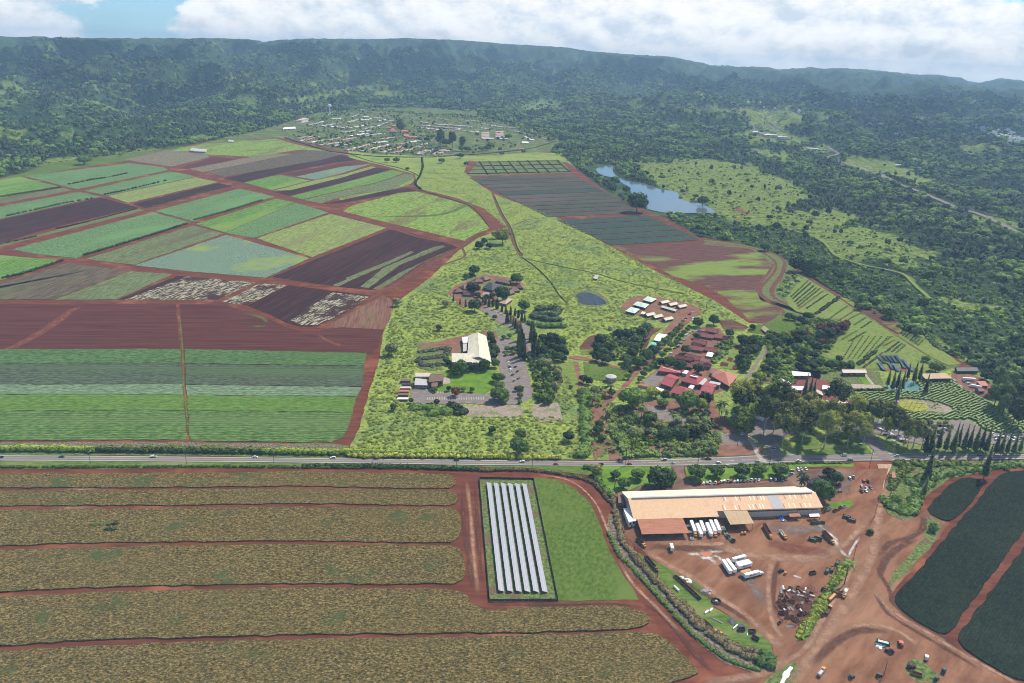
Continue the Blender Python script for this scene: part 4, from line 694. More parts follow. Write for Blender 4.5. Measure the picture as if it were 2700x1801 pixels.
for fr, pts, wd in [('m', [(600, 605), (660, 600), (710, 605)], 4), ('m', [(720, 540), (735, 570), (745, 590)], 3), ('m', [(740, 585), (800, 580), (895, 580)], 4), ('m', [(720, 620), (780, 640), (828, 685)], 4), ('m', [(790, 610), (840, 625), (858, 655)], 3), ('m', [(690, 585), (750, 568), (810, 575)], 6), ('m', [(690, 625), (750, 632), (800, 622)], 5), ('m', [(785, 520), (830, 532), (880, 520)], 4), ('m', [(1585, 365), (1630, 420), (1700, 480), (1745, 560), (1810, 632)], 4), ('m', [(1640, 420), (1700, 470), (1740, 510)], 3), ('m', [(1390, 760), (1430, 772), (1465, 788)], 3), ('m', [(1400, 425), (1440, 440)], 3), ('m', [(1830, 405), (1890, 440)], 4), ('m', [(1900, 470), (1840, 560), (1810, 630)], 2.5)]: wear('dried_mud_stain', fr, pts, wd, 'wear_white')
for fr, pts, wd, mt in [('n', [(690, 60), (640, 200), (600, 400), (560, 620), (420, 900), (250, 1160), (60, 1450), (-40, 1600)], 9, 'wear_light'), ('n', [(560, 300), (420, 470), (300, 560), (120, 640), (-100, 640)], 8, 'wear_light'), ('n', [(575, 840), (640, 960), (760, 1060), (1000, 1200), (1250, 1350), (1500, 1490), (1720, 1610)], 5, 'wear_light'), ('n', [(590, 900), (680, 1040), (860, 1160), (1100, 1300), (1400, 1480)], 4, 'wear_dark'), ('n', [(600, 700), (700, 880), (720, 960), (840, 1080), (1080, 1215), (1240, 1330)], 4, 'wear_dark'), ('n', [(330, 1160), (560, 1130), (760, 1180), (960, 1320)], 6, 'wear_light'), ('n', [(100, 1440), (300, 1260), (460, 1180), (700, 1180)], 7, 'wear_dark'), ('n', [(900, 480), (760, 560), (660, 660), (610, 800)], 7, 'wear_dark'), ('n', [(960, 300), (940, 420), (840, 480), (700, 520), (620, 620)], 6, 'wear_dark'),
    ('m', [(280, 560), (420, 660), (640, 780), (850, 930), (1040, 1060), (1200, 1200), (1330, 1330)], 8, 'wear_light'), ('m', [(470, 740), (640, 850), (900, 1000), (1100, 1130)], 5, 'wear_dark'), ('m', [(1250, 640), (1215, 760), (1215, 960), (1250, 1120), (1360, 1290)], 5, 'wear_light'), ('m', [(1300, 640), (1270, 720), (1250, 900), (1270, 1060)], 4, 'wear_dark'), ('m', [(520, 530), (800, 540), (1150, 620), (1500, 620), (1800, 560)], 12, 'wear_light'), ('m', [(1180, 500), (1400, 560), (1700, 600)], 14, 'wear_red'), ('m', [(300, 540), (600, 560), (900, 560)], 9, 'wear_dark'), ('m', [(1150, 400), (1500, 420), (1700, 400)], 12, 'wear_grey'), ('m', [(1250, 1500), (1360, 1400), (1500, 1300), (1640, 1050), (1800, 780), (1900, 600)], 5, 'wear_light'), ('m', [(700, 1567), (1000, 1530), (1220, 1480), (1380, 1330)], 7, 'wear_light'), ('m', [(260, 960), (420, 1060), (620, 1300), (800, 1500)], 5, 'wear_dark'), ('m', [(90, 650), (200, 830), (380, 1010), (560, 1200)], 4, 'wear_light'), ('m', [(1000, 760), (1100, 840), (1180, 1000)], 10, 'wear_grey'), ('m', [(1350, 830), (1480, 960), (1400, 1120)], 16, 'wear_dark'),
    ('g', [(-60, 500), (120, 420), (330, 300), (480, 190), (540, 150)], 16, 'wear_red'), ('g', [(2180, 340), (2280, 400), (2400, 440)], 9, 'wear_red'), ('g', [(1232, 140), (1256, 430), (1264, 690), (1284, 870), (1298, 1050)], 2.2, 'wear_green'), ('g', [(1650, 190), (1800, 230), (1840, 270)], 8, 'wear_green'), ('g', [(1700, 290), (1850, 290)], 9, 'wear_green'), ('p', [(1035, 280), (1060, 480), (1080, 740), (1110, 1020)], 4, 'wear_light'), ('p', [(1010, 300), (1020, 560), (1050, 800), (1080, 980)], 4, 'wear_dark'), ('p', [(1090, 280), (1110, 600), (1140, 980)], 3, 'wear_dark'), ('p', [(1130, 1065), (1500, 1070), (1900, 1062), (2160, 1090)], 4, 'wear_dark'), ('p', [(1500, 245), (1700, 290), (1850, 420), (1960, 660), (2120, 940)], 3, 'wear_light'), ('e', [(960, 440), (700, 560), (200, 580)], 22, 'wear_green'), ('o', [(380, 342), (650, 341)], 5, 'wear_light'), ('o', [(300, 459), (620, 458)], 5, 'wear_light')]: wear('wheel_track', fr, pts, wd, mt)
# water
def watermat(name, col, r, bump):
    m, t, p, out = newmat(name); p.inputs['Base Color'].default_value = (*col, 1); p.inputs['Roughness'].default_value = r; p.inputs['Specular IOR Level'].default_value = .5; p.inputs['IOR'].default_value = 1.33
    b = t.n('ShaderNodeBump', i={'Strength': 1, 'Distance': bump}); t.l(t.noise(t.n('ShaderNodeNewGeometry').outputs['Position'], .35, 4, .6), b.inputs['Height']); t.l(b.outputs[0], p.inputs['Normal'])
watermat('lake_water', (.10, .135, .155), .10, .05); watermat('pond_water', (.022, .024, .03), .05, .03); watermat('turquoise_water', (.10, .24, .22), .08, .04)
o = MB().sheet([Gs(*p) for p in smooth_line(LAKE+[LAKE[0]], 4)[:-1]], .15).obj('reservoir_water', 'lake_water'); tag(o, 'long pale reservoir between the pineapple field and the woods', 'reservoir', kind='structure')
POND = ('i', [(60, 318), (110, 285), (160, 275), (220, 285), (300, 315), (350, 350), (390, 385), (380, 400), (290, 412), (200, 410), (120, 395), (95, 375), (98, 345)])
S('pond_bank', ('i', [(30, 310), (100, 265), (200, 250), (300, 275), (400, 350), (430, 400), (300, 430), (180, 425), (90, 400), (75, 345)]), 'rough_grass', cat='ground'); S('pond_water', POND, 'pond_water', 'small dark pond in the yellow cane grass', cat='pond', wob=.2)
S('garden_pond', ('j', [(930, 1225), (1130, 1190), (1200, 1195), (1290, 1255), (1320, 1310), (1100, 1312), (1020, 1305), (940, 1270)]), 'turquoise_water', 'turquoise garden pond among the pines', cat='pond', wob=.2)
# haze
m = bpy.data.materials.new('haze_air'); m.use_nodes = True; m.node_tree.nodes.clear(); MATS['haze_air'] = m; t = NT(m.node_tree); out = t.n('ShaderNodeOutputMaterial')
pv = t.n('ShaderNodeVolumePrincipled', i={'Color': (.42, .68, 1, 1), 'Density': 5.2e-5, 'Anisotropy': .1}); t.l(pv.outputs[0], out.inputs['Volume'])
hz = MB().box((0, 9000, float(HG.min())-2), (34000, 20200, max(365, float(HG[:, 30:-30].max())+25)-float(HG.min()))).obj('haze', 'haze_air'); tag(hz, 'thin blue haze over the valley', 'haze', kind='stuff')

# unseen cumulus added above the view, set so their shadows fall on the slopes
pmat('shadow_cloud', (.86, .87, .9), 1, .03)
for k, (px, py, rr_) in enumerate([(70, 150, 900), (260, 128, 700), (620, 140, 600), (980, 150, 800), (1300, 165, 1000), (1500, 175, 700), (1850, 215, 900), (2200, 250, 1000), (2500, 270, 900), (330, 215, 420), (2620, 330, 500)]):
    X, Y, z = hit(px, py); Z = 2600; q = (Z-z)/math.tan(SUN_EL); cx, cy_ = X+q*math.sin(SUN_AZ), Y+q*math.cos(SUN_AZ); g = np.random.default_rng(k); mb = MB()
    for j in range(16): a = g.uniform(0, 6.28); d = rr_*g.random()**.6; mb.ball((d*math.cos(a)*1.4, d*math.sin(a), rr_*.12*g.random()), rr_*g.uniform(.2, .45), .5, 12, 7)
    v = np.array(mb.v); v += g.normal(size=v.shape)*rr_*.015; mb.v = [tuple(p) for p in v]; o = mb.obj('cloud', 'shadow_cloud', loc=(cx, cy_, Z), smooth=True); tag(o, 'unseen cumulus cloud added to shadow the mountain slopes', 'cloud', kind='structure')
# ------------------------------------------------------------------ labels by phrase
AUTO = []
def auto(o, phrase, px): AUTO.append((px[0], px[1], phrase, o)); return o
def finish_labels():
    by = {}
    for a in AUTO: by.setdefault(a[2], []).append(a)
    for ph, L in by.items():
        L.sort(key=lambda a: (a[0], a[1]))
        for k, a in enumerate(L): a[3]['label'] = ph if len(L) == 1 else f'{ph}, {ordn(k)} from the left'
def pxy(fr, x, y): return src(fr, [(x, y)])[0]
# ------------------------------------------------------------------ hedges and windbreaks
def hedge(name, label, fr, pts, wd, ht, mat, cat='hedge', kind=None, gap=0., dens=1., z=0, lsz=.6):
    P = smooth_line([G(fr, *p) for p in pts] if fr else pts, 8); d = [0]
    for a, b in zip(P, P[1:]): d.append(d[-1]+math.hypot(b[0]-a[0], b[1]-a[1]))
    n = max(2, int(d[-1]/(wd*.55))); L = []
    for k in range(n):
        if random.random() < gap: continue
        u = d[-1]*(k+random.uniform(.2, .8))/n; x = np.interp(u, d, [p[0] for p in P]); y = np.interp(u, d, [p[1] for p in P]); r = wd*.5*random.uniform(.75, 1.2)
        L.append((float(x)+random.uniform(-1, 1)*wd*.15, float(y)+random.uniform(-1, 1)*wd*.15, z+ht*.45*random.uniform(.85, 1.15), r, ht/wd*random.uniform(.75, 1.15)))
    if not L: return
    ox, oy = L[0][0], L[0][1]; L = [(a-ox, b-oy, c, r, s) for a, b, c, r, s in L]
    me = leafmesh(name, L, int(len(L)*38*dens), lsz*wd/2.2, mat, .93, .3, seed=len(L)); o = link(name, me, loc=(ox, oy, 0)); tag(o, label, cat, kind=kind); return o
def massgrass(name, label, fr, poly, ht, mat, n, sz):
    """tall grass: blades and tussocks over an area"""
    pl = [Gs(*p) for p in mixsrc((fr, poly))]; A = np.array(pl); lo, hi = A.min(0), A.max(0); P = rng.uniform(lo, hi, (n*3, 2)); P = P[inpoly(P, pl)][:n]
    mb = MB()
    for x, y in P:
        u = random.uniform(0, 6.28); s = sz*random.uniform(.6, 1.4); c, q = math.cos(u)*s, math.sin(u)*s; hh = ht*random.uniform(.6, 1.15); lx, ly = random.uniform(-.5, .5)*s, random.uniform(-.5, .5)*s
        mb.add([(x-c, y-q, 0), (x+c, y+q, 0), (x+c*.8+lx, y+q*.8+ly, hh), (x-c*.6+lx, y-q*.6+ly, hh*.85)], [(0, 1, 2, 3)])
    return tag(mb.obj(name, mat), label, 'grass', kind='stuff')
# ------------------------------------------------------------------ highway
HU = [(-700, 1196), (-300, 1198.5), (0, 1201), (350, 1203.5), (700, 1207), (1000, 1210.5), (1240, 1213), (1400, 1215), (1540, 1216), (1650, 1215), (1750, 1212), (1900, 1206), (2000, 1200.5), (2130, 1197), (2300, 1195), (2500, 1196), (2700, 1197.5), (3100, 1199)]
HL = [(-700, 1211.5), (-300, 1213.3), (0, 1215.5), (350, 1217.5), (700, 1220), (1000, 1223.5), (1240, 1227), (1400, 1228.3), (1540, 1229), (1650, 1229.5), (1750, 1229.5), (1900, 1227), (2000, 1223.5), (2130, 1219), (2300, 1216), (2500, 1213.5), (2700, 1211.5), (3100, 1209)]
_hu = smooth_line([Gs(*p) for p in HU], 5); _hl = smooth_line([Gs(*p) for p in HL], 5)
def hw(u, k): a, b = _hu[k], _hl[k]; return lerp(a, b, u)
road = MB(); zR = LAY[0]+.02
road.add([(*p, zR) for q in zip(_hu, _hl) for p in q], [(2*k, 2*k+1, 2*k+3, 2*k+2) for k in range(len(_hu)-1)]); tag(road.obj('highway', 'asphalt'), 'two-lane asphalt highway crossing the whole view', 'road', kind='structure')
mk = MB()
for u in (.10, .88): strip([hw(u, k) for k in range(len(_hu))], .28, zR+.02, mb=mk)
mk.obj('road_edge_line', 'paint_white')['kind'] = 'structure'
mk = MB(); strip([hw(.49, k) for k in range(len(_hu))], .35, zR+.02, mb=mk); mk.obj('road_centre_line', 'paint_yellow')['kind'] = 'structure'
mk = MB()
for k in range(12): a = G('k', 760+k*58, 868-k*1.5); b = G('k', 790+k*58, 862-k*1.5); strip([a, b], .4, zR+.025, mb=mk)
mk.obj('road_hatching', 'paint_yellow')['kind'] = 'structure'
mk = MB()
for x, y in [(1505, 886), (1640, 886), (1690, 840), (1800, 838)]: mk.box((*G('k', x, y), zR+.02), (3.2, .5, .006))
for k in range(6): mk.box((*G('k', 1760+k*44, 880-k*4), zR+.02), (1.6, .25, .006))
mk.obj('lane_arrow', 'paint_white')['kind'] = 'structure'
def road(name, fr, pts, wd, mat, zf=None, cat='road'):
    P = smooth_line([G(fr, *p) for p in pts], 5); LAY[0] += .003; o = strip(P, wd, LAY[0]).obj(name, mat); return tag(o, None, cat, kind='structure')
for fr, pts, wd in [('j', [(-40, 40), (0, 62), (200, 180), (430, 322), (700, 522), (860, 622), (1040, 742), (1340, 925)], 5), ('j', [(570, 640), (750, 685), (900, 710), (1020, 735)], 2.5), ('j', [(230, 905), (320, 940), (400, 965)], 4),
                    ('i', [(2110, -10), (2060, 80), (1960, 200), (1945, 250), (1990, 320), (2090, 395), (2190, 450), (2215, 510), (2150, 570), (2040, 625)], 5), ('i', [(2230, -20), (2190, 120), (2130, 200), (2100, 270), (2120, 330), (2300, 430)], 6)]: road('dirt_road', fr, pts, wd, 'soil_track')
for fr, pts, wd in [('e', [(-20, 555), (330, 655), (560, 725), (830, 770)], 9), ('e', [(120, 1176), (300, 1090), (560, 935), (820, 790), (880, 730), (1000, 675), (1150, 650)], 7), ('e', [(1180, 640), (1290, 600), (1400, 585)], 4), ('e', [(1040, 412), (1090, 540), (1150, 645), (1180, 740), (1215, 810), (1240, 850)], 7), ('e', [(620, 940), (760, 890), (850, 850), (830, 790)], 5),
                    ('e', [(1595, 275), (1700, 345), (1900, 450), (2130, 555), (2351, 670)], 7), ('f', [(0, 650), (140, 745), (460, 790), (590, 850), (640, 900), (630, 960), (540, 1070), (560, 1130), (640, 1176)], 5), ('f', [(470, 795), (640, 840), (700, 890), (690, 960), (610, 1080), (640, 1150)], 6), ('f', [(760, 920), (900, 1020), (1100, 1140)], 7)]: road('dirt_road', fr, pts, wd, 'soil_track')
hedge('hedge_line', 'dark bushy line along the curved edge of the grass field', 'e', [(470, 370), (560, 400), (760, 462), (880, 500), (950, 560), (1015, 640)], 2, 1.6, 'leaf_mid'); hedge('hedge_line', 'dark gulch line winding down to the small pond', 'e', [(1240, 855), (1340, 930), (1440, 1030), (1500, 1120), (1560, 1180)], 2.6, 1.4, 'leaf_mid', gap=.2)
hedge('hedge_line', 'bushy line beside the track left of the middle meadow', 'e', [(60, 150), (210, 200), (400, 245), (500, 280), (530, 300)], 3, 1.8, 'leaf_mid', gap=.15); hedge('hedge_line', 'line of bushes climbing the middle meadow', 'e', [(555, 175), (560, 235), (540, 300), (510, 350), (545, 390)], 6, 4, 'leaf_dark', gap=.4)
hedge('hedge_line', 'dark hedge between the fields and the village', 'e', [(-390, 35), (-250, 80), (-100, 125), (0, 140), (250, 165), (560, 170), (780, 160), (1050, 140), (1300, 110), (1480, 60)], 4, 3, 'leaf_mid', gap=.1); hedge('hedge_line', 'thin hedge across the cane grass above the pond', 'e', [(1230, 860), (1500, 920), (1750, 970), (1950, 1030), (2351, 1110)], 2.5, 1.2, 'leaf_lime', gap=.2); hedge('hedge_line', 'bush line right of the narrow farm track', 'e', [(1055, 440), (1110, 560), (1160, 640), (1190, 720), (1215, 800), (1250, 845)], 2, 1.4, 'leaf_mid', gap=.2)
for fr, pts, lb, g_ in [('d', [(580, 845), (720, 805), (900, 750), (1100, 690), (1300, 625)], 'long windbreak of bushes below the big cabbage field', .08), ('d', [(1330, 605), (1540, 548), (1810, 466)], 'windbreak of bushes beside the upper cabbage field', .1), ('d', [(25, 1005), (200, 960), (440, 880)], 'windbreak of bushes beside the bright left field', .08),
                        ('d', [(450, 362), (620, 328), (740, 310), (890, 278)], 'broken bush row across the top cabbage field', .5), ('d', [(725, 428), (900, 390), (1150, 330)], 'broken bush row in the cabbage strip by the crossroads', .5), ('d', [(0, 445), (200, 412), (420, 377)], 'bush row at the lower edge of the far left field', .15), ('d', [(30, 580), (300, 520), (480, 480), (640, 455)], 'broken bush row above the dark ploughed field', .55),
                        ('d', [(380, 665), (640, 605), (940, 525)], 'scruffy weed row below the dark ploughed field', .3), ('d', [(1010, 515), (1200, 470), (1460, 395)], 'scruffy weed row below the short ploughed strip', .4), ('d', [(0, 770), (160, 735), (250, 715)], 'scruffy weed row at the far left edge', .3)]:
    hedge('windbreak', lb, fr, pts, 5 if 'scruffy' not in lb else 4, 4 if 'scruffy' not in lb else 2, 'leaf_dark', gap=g_)
# orchard rows
for k in range(9): u = k/8; a = lerp((880, 265), (1500, 190), u) if k else (880, 265); hedge('orchard_row', f'diagonal row of dark orchard trees above the pineapple strips, {ordn(k)} from the left', 'e', [lerp((950, 200), (1480, 190), u), lerp((1010, 290), (1575, 272), u)], 4, 3.2, 'leaf_dark', cat='tree row', gap=.05, dens=.7)
for k in range(4): hedge('orchard_row', f'long cross row of orchard trees above the pineapple strips, {ordn(k)} from the far end', 'e', [lerp((945, 205), (870, 285), k/3), lerp((1500, 195), (1570, 270), k/3)], 5, 3, 'leaf_mid', cat='tree row', gap=.12, dens=.7)
# roadside growth
for x0, x1, lb in [(-700, 1300, 'left half'), (1300, 3600, 'middle'), (3600, 6500, 'right part')]:
    hedge('tall_grass', f'tall cane grass bank above the highway, {lb}', 'v', [(x, float(np.interp(x, [0, 2351, 6480], [205, 219, 285]))) for x in np.linspace(x0, x1, 6)], 6, 4.2, 'leaf_mid', 'grass', 'stuff', dens=.8, lsz=.5); hedge('tall_grass', f'yellowish cane grass behind the roadside bank, {lb}', 'v', [(x, float(np.interp(x, [0, 2351, 6480], [172, 186, 255]))) for x in np.linspace(x0, x1, 6)], 7, 3.4, 'leaf_lime', 'grass', 'stuff', dens=.7, lsz=.5)
hedge('tall_grass', 'tall cane grass bank above the highway, near the drive', 'u', [(-2500, 195), (-1200, 205), (0, 215), (700, 222), (1250, 240), (1900, 240)], 6, 4.4, 'leaf_cane', 'grass', 'stuff', dens=.8, lsz=.5)
hedge('verge_scrub', 'low green scrub between the highway verge and the pineapple strips', 'v', [(-600, 432), (0, 432), (1200, 430), (2351, 425), (3500, 425), (5000, 445)], 3.2, 1.8, 'leaf_mid', 'scrub', 'stuff', gap=.1); hedge('verge_scrub', 'green scrub above the solar field corner', 'p', [(0, 195), (400, 195), (800, 205), (1110, 215)], 5.5, 3, 'leaf_mid', 'scrub', 'stuff')
hedge('dry_brush', 'grey dry brush line above the solar field', 'p', [(1120, 222), (1350, 215), (1500, 225), (1640, 245), (1760, 270), (1840, 300), (1900, 360), (1950, 420)], 4, 2.4, 'leaf_dry', 'brush', 'stuff'); hedge('dry_brush', 'grey dry brush bank curving around the works yard', 'm', [(40, 150), (60, 260), (110, 480), (180, 590), (330, 760), (460, 900), (600, 1060), (760, 1190), (900, 1290), (1060, 1370), (1160, 1370)], 5.5, 2.8, 'leaf_dry', 'brush', 'stuff', dens=1.2); hedge('dry_brush', 'second grey brush strip on the yard bank', 'm', [(560, 960), (700, 1110), (860, 1230), (1000, 1310), (1140, 1340)], 5, 2.2, 'leaf_dry', 'brush', 'stuff')
hedge('bank_scrub', 'green scrub along the lower edge of the yard bank', 'm', [(10, 440), (90, 600), (240, 760), (420, 960), (580, 1140), (740, 1280), (920, 1400), (1150, 1480)], 3.2, 1.6, 'leaf_mid', 'scrub', 'stuff', gap=.1); hedge('bank_scrub', 'green bushes at the tip of the yard bank', 'm', [(1120, 1420), (1180, 1400), (1230, 1390), (1210, 1440), (1180, 1350)], 7, 4, 'leaf_dark', 'scrub', 'stuff')
hedge('bank_scrub', 'bright green weed strip beside the scrap heap', 'm', [(1450, 1220), (1530, 1100), (1620, 960), (1700, 830), (1790, 690)], 7, 1.8, 'leaf_lime', 'scrub', 'stuff', dens=1.2); hedge('bank_scrub', 'green bushes beside the shed lawn', 'p', [(1790, 205), (1850, 210), (1870, 270), (1910, 340), (1960, 390)], 6, 4, 'leaf_mid', 'scrub', 'stuff')
hedge('bank_scrub', 'tall green grass bank by the concrete track', 'l', [(1010, 880), (1250, 880), (1500, 880), (1750, 880)], 12, 3.5, 'leaf_lime', 'scrub', 'stuff'); hedge('bank_scrub', 'green bank above the dark oval pineapple block', 'l', [(1180, 1080), (1300, 1040), (1500, 990), (1650, 960), (1900, 930), (2100, 900), (2351, 885)], 12, 3, 'leaf_mid', 'scrub', 'stuff'); hedge('bank_scrub', 'green scrub in the drainage hollow', 'n', [(690, 200), (740, 260), (830, 300), (880, 220), (930, 140), (1000, 70)], 12, 3, 'leaf_mid', 'scrub', 'stuff'); hedge('bank_scrub', 'yellowish scrub by the drainage ditch', 'n', [(700, 130), (740, 40), (800, -20), (860, -50)], 9, 2.5, 'leaf_lime', 'scrub', 'stuff')
for x, y in [(610, 568), (715, 565), (700, 598)]: auto(hedge('weed_clump', None, 'o', [(x-30, y), (x+30, y)], 4, 2, 'leaf_mid', 'weeds'), 'green weed clump growing in the tan pineapple strip', pxy('o', x, y))
hedge('verge_scrub', 'low bushes along the near edge of the highway', 'k', [(1230, 905), (1500, 910), (1800, 900), (2100, 880), (2500, 868), (2900, 868)], 3, 1.5, 'leaf_lime', 'scrub', 'stuff', gap=.3)
# ------------------------------------------------------------------ vehicles
CARCOL = {'white': (.75, .75, .74), 'silver': (.42, .43, .45), 'black': (.015, .015, .018), 'dark blue': (.02, .04, .11), 'red': (.45, .03, .03), 'grey': (.16, .17, .18), 'beige': (.5, .42, .3), 'green': (.04, .12, .08), 'blue': (.05, .14, .4)}
for c, v in CARCOL.items(): pmat('car_'+c, v, .25, .03, spec=.6)
pmat('car_glass', (.015, .02, .025), .08, .02, spec=.8); pmat('tyre', (.02, .02, .02), .9); pmat('rust', (.27, .11, .06), .9, .4, .8, streak=((.06, .03, .022), .5, .5, .65, (1, 1, 1))); pmat('rust_dark', (.11, .058, .042), .9, .4, .8); pmat('orange_paint', (.55, .2, .035), .5, .2); pmat('white_box', (.80, .80, .80), .5, .04, .3, streak=((.55, .5, .44), .6, .62, .75, (1, 1, .3))); pmat('cream_box', (.70, .66, .56), .6, .08); pmat('steel_grey', (.35, .35, .36), .5, .1, spec=.5); pmat('dark_void', (.012, .011, .011), .95); pmat('green_paint', (.03, .15, .08), .5); pmat('red_paint', (.4, .04, .04), .45); pmat('brown_wood', (.16, .10, .065), .85); pmat('letter_blue', (.03, .03, .22), .6); pmat('dark_metal', (.04, .04, .045), .6); pmat('dull_green', (.06, .085, .05), .7)
CP = {'sedan': ([(-2.3, .35), (-2.3, .85), (-1.5, .95), (2.3, .75), (2.35, .4)], [(-1.75, .9), (-1.0, 1.42), (.35, 1.42), (1.15, .88)], 1.8), 'suv': ([(-2.4, .4), (-2.4, 1.0), (1.2, 1.05), (2.35, .9), (2.4, .45)], [(-2.3, 1.0), (-2.1, 1.72), (.5, 1.72), (1.25, 1.03)], 1.9),
      'pickup': ([(-2.8, .5), (-2.8, 1.05), (1.2, 1.08), (2.6, .98), (2.7, .5)], [(-.7, 1.05), (-.6, 1.8), (.7, 1.8), (1.35, 1.05)], 1.9), 'van': ([(-2.6, .4), (-2.6, 1.1), (1.7, 1.1), (2.5, .95), (2.55, .45)], [(-2.55, 1.1), (-2.45, 2.0), (1.0, 2.0), (1.75, 1.08)], 1.95)}
_cm = {}
def carmesh(ty, c):
    if (ty, c) in _cm: return _cm[ty, c]
    lo, up, wd = CP[ty]; b = MB(); g = MB()
    def side(mb, pr, w0, w1=None):
        w1 = w1 or w0; zs = [p[1] for p in pr]; z0, z1 = min(zs), max(zs); n = len(pr); v = []
        for s in (-1, 1):
            for x, z in pr: ww = w0+(w1-w0)*(z-z0)/max(z1-z0, .01); v.append((x, s*ww/2, z))
        mb.add(v, [tuple(range(n)), tuple(range(2*n-1, n-1, -1))]+[((k+1) % n, k, n+k, n+(k+1) % n) for k in range(n)])
    side(b, lo, wd); side(g, up, wd*.93, wd*.76)
    (xa, za), (xb, zb) = up[1], up[2]; b.box(((xa+xb)/2, 0, za), (xb-xa+.25, wd*.79, .07))
    for x, z in (up[1], up[2]):                               # pillars
        e = up[0] if x == xa else up[3]
        for s in (-1, 1): b.tube((x, s*wd*.385, z), (e[0], s*wd*.465, e[1]), .06, n=4)
    if ty == 'pickup': g.box((-1.75, 0, 1.06), (1.9, 1.5, .03))
    w_ = MB(); w_.tube((0, -.11, 0), (0, .11, 0), .34, n=10); _cm[ty, c] = (b.mesh('body', 'car_'+c), g.mesh('windows', 'car_glass'), w_.mesh('wheel', 'tyre')); return _cm[ty, c]
def car(fr, x, y, ang, ty, c, place, wheels=True, cat=None, zz=.35, px=None, XY=None):
    X, Y = XY or G(fr, x, y, .8); nm = {'sedan': 'car', 'suv': 'car', 'pickup': 'pickup_truck', 'van': 'van'}[ty]; r = thing(nm, None, {'pickup': 'pickup'}.get(ty, nm.replace('_', ' ')), (X, Y, zz+.06), ang, 'cars and vans on the road and in the car parks')
    b, g, w = carmesh(ty, c); link('body', b, r); link('windows', g, r)
    if wheels:
        for sx in (-1.45, 1.45):
            for sy in (-.8, .8): link('wheel', w, r, (sx, sy, .34))
    auto(r, f"{c} {'SUV' if ty == 'suv' else 'pickup truck' if ty == 'pickup' else 'van' if ty == 'van' else 'car'} {place}", px or pxy(fr, x, y)); return r
AH = wang('S', (700, 1214), (1540, 1222))
for x, y, ty, c, fl in [(2, 1205.5, 'sedan', 'black', 1), (162, 1204.5, 'sedan', 'dark blue', 1), (404, 1204, 'pickup', 'white', 1), (673, 1205, 'sedan', 'white', 0), (878, 1207, 'suv', 'white', 1), (1204, 1213, 'sedan', 'black', 0), (1377, 1217, 'suv', 'white', 1), (1466, 1223.5, 'sedan', 'red', 0), (1585, 1224, 'sedan', 'black', 1), (1660, 1223.5, 'sedan', 'red', 0), (1751, 1212.5, 'suv', 'silver', 1), (1775, 1221.5, 'sedan', 'silver', 0), (1868, 1210.5, 'pickup', 'black', 1), (1895, 1220, 'suv', 'white', 0), (1998, 1217, 'suv', 'silver', 0), (2038, 1184, 'van', 'silver', 1), (2105, 1215, 'sedan', 'white', 0), (2225, 1201, 'van', 'silver', 1), (2243, 1212, 'van', 'silver', 0), (2364, 1202.5, 'suv', 'silver', 1), (2447, 1202.5, 'sedan', 'silver', 1), (2583, 1201.5, 'sedan', 'black', 1)]:
    car('S', x, y, AH+(PI if fl else 0), ty, c, 'driving along the highway')
def carrow(fr, lst, ang, place, cols=None, ty=None, jit=.08, wheels=False):
    for k, e in enumerate(lst):
        x, y = e[:2]; c = e[2] if len(e) > 2 else random.choice(cols or ['white', 'white', 'silver', 'grey', 'black', 'white']); t_ = e[3] if len(e) > 3 else random.choice(['sedan', 'suv', 'sedan', 'suv', 'pickup'])
        car(fr, x, y, ang+random.uniform(-jit, jit), t_, c, place, wheels)
AC = wang('k', (1370, 1060), (1350, 1095))
carrow('k', [(1362, 1076, 'red'), (1392, 1074, 'white'), (1428, 1070, 'silver'), (1458, 1067, 'white')], AC+PI, 'parked under trees behind the packing shed, left group', wheels=True)
carrow('k', [(1514, 1070, 'white'), (1550, 1071, 'red'), (1577, 1057, 'white'), (1606, 1052, 'white'), (1641, 1050, 'silver'), (1677, 1052, 'red', 'van'), (1712, 1054, 'white'), (1744, 1052, 'white'), (1780, 1050, 'silver'), (1818, 1048, 'silver'), (1850, 1047, 'grey'), (1885, 1040, 'white'), (1926, 1044, 'silver'), (1966, 1040, 'white')], AC+PI, 'parked in the long row behind the packing shed', wheels=True)
carrow('k', [(2087, 1033, 'white'), (2134, 1036, 'white'), (2170, 1037, 'grey'), (2204, 1035, 'silver'), (2240, 1029, 'dark blue')], AC+PI+.2, 'parked behind the right end of the packing shed', wheels=True); carrow('k', [(2308, 943, 'silver'), (2298, 978, 'silver', 'pickup')], .3, 'parked beside the rightmost round shade tree'); carrow('l', [(18, 935, 'white'), (44, 925, 'silver'), (97, 925, 'white')], AC+.5, 'parked near the verge bushes by the highway')
carrow('l', [(551, 1020, 'white', 'suv'), (590, 1012, 'silver'), (694, 1050, 'red'), (738, 1055, 'black'), (673, 1105, 'silver'), (722, 1124, 'silver'), (768, 1118, 'blue'), (670, 1156, 'black'), (718, 1152, 'white')], AC+PI+.35, 'parked on the dirt lot beside the concrete track', wheels=True); carrow('l', [(440, 1092, 'black'), (452, 1158, 'grey')], .5, 'parked beside the dark-roofed office')
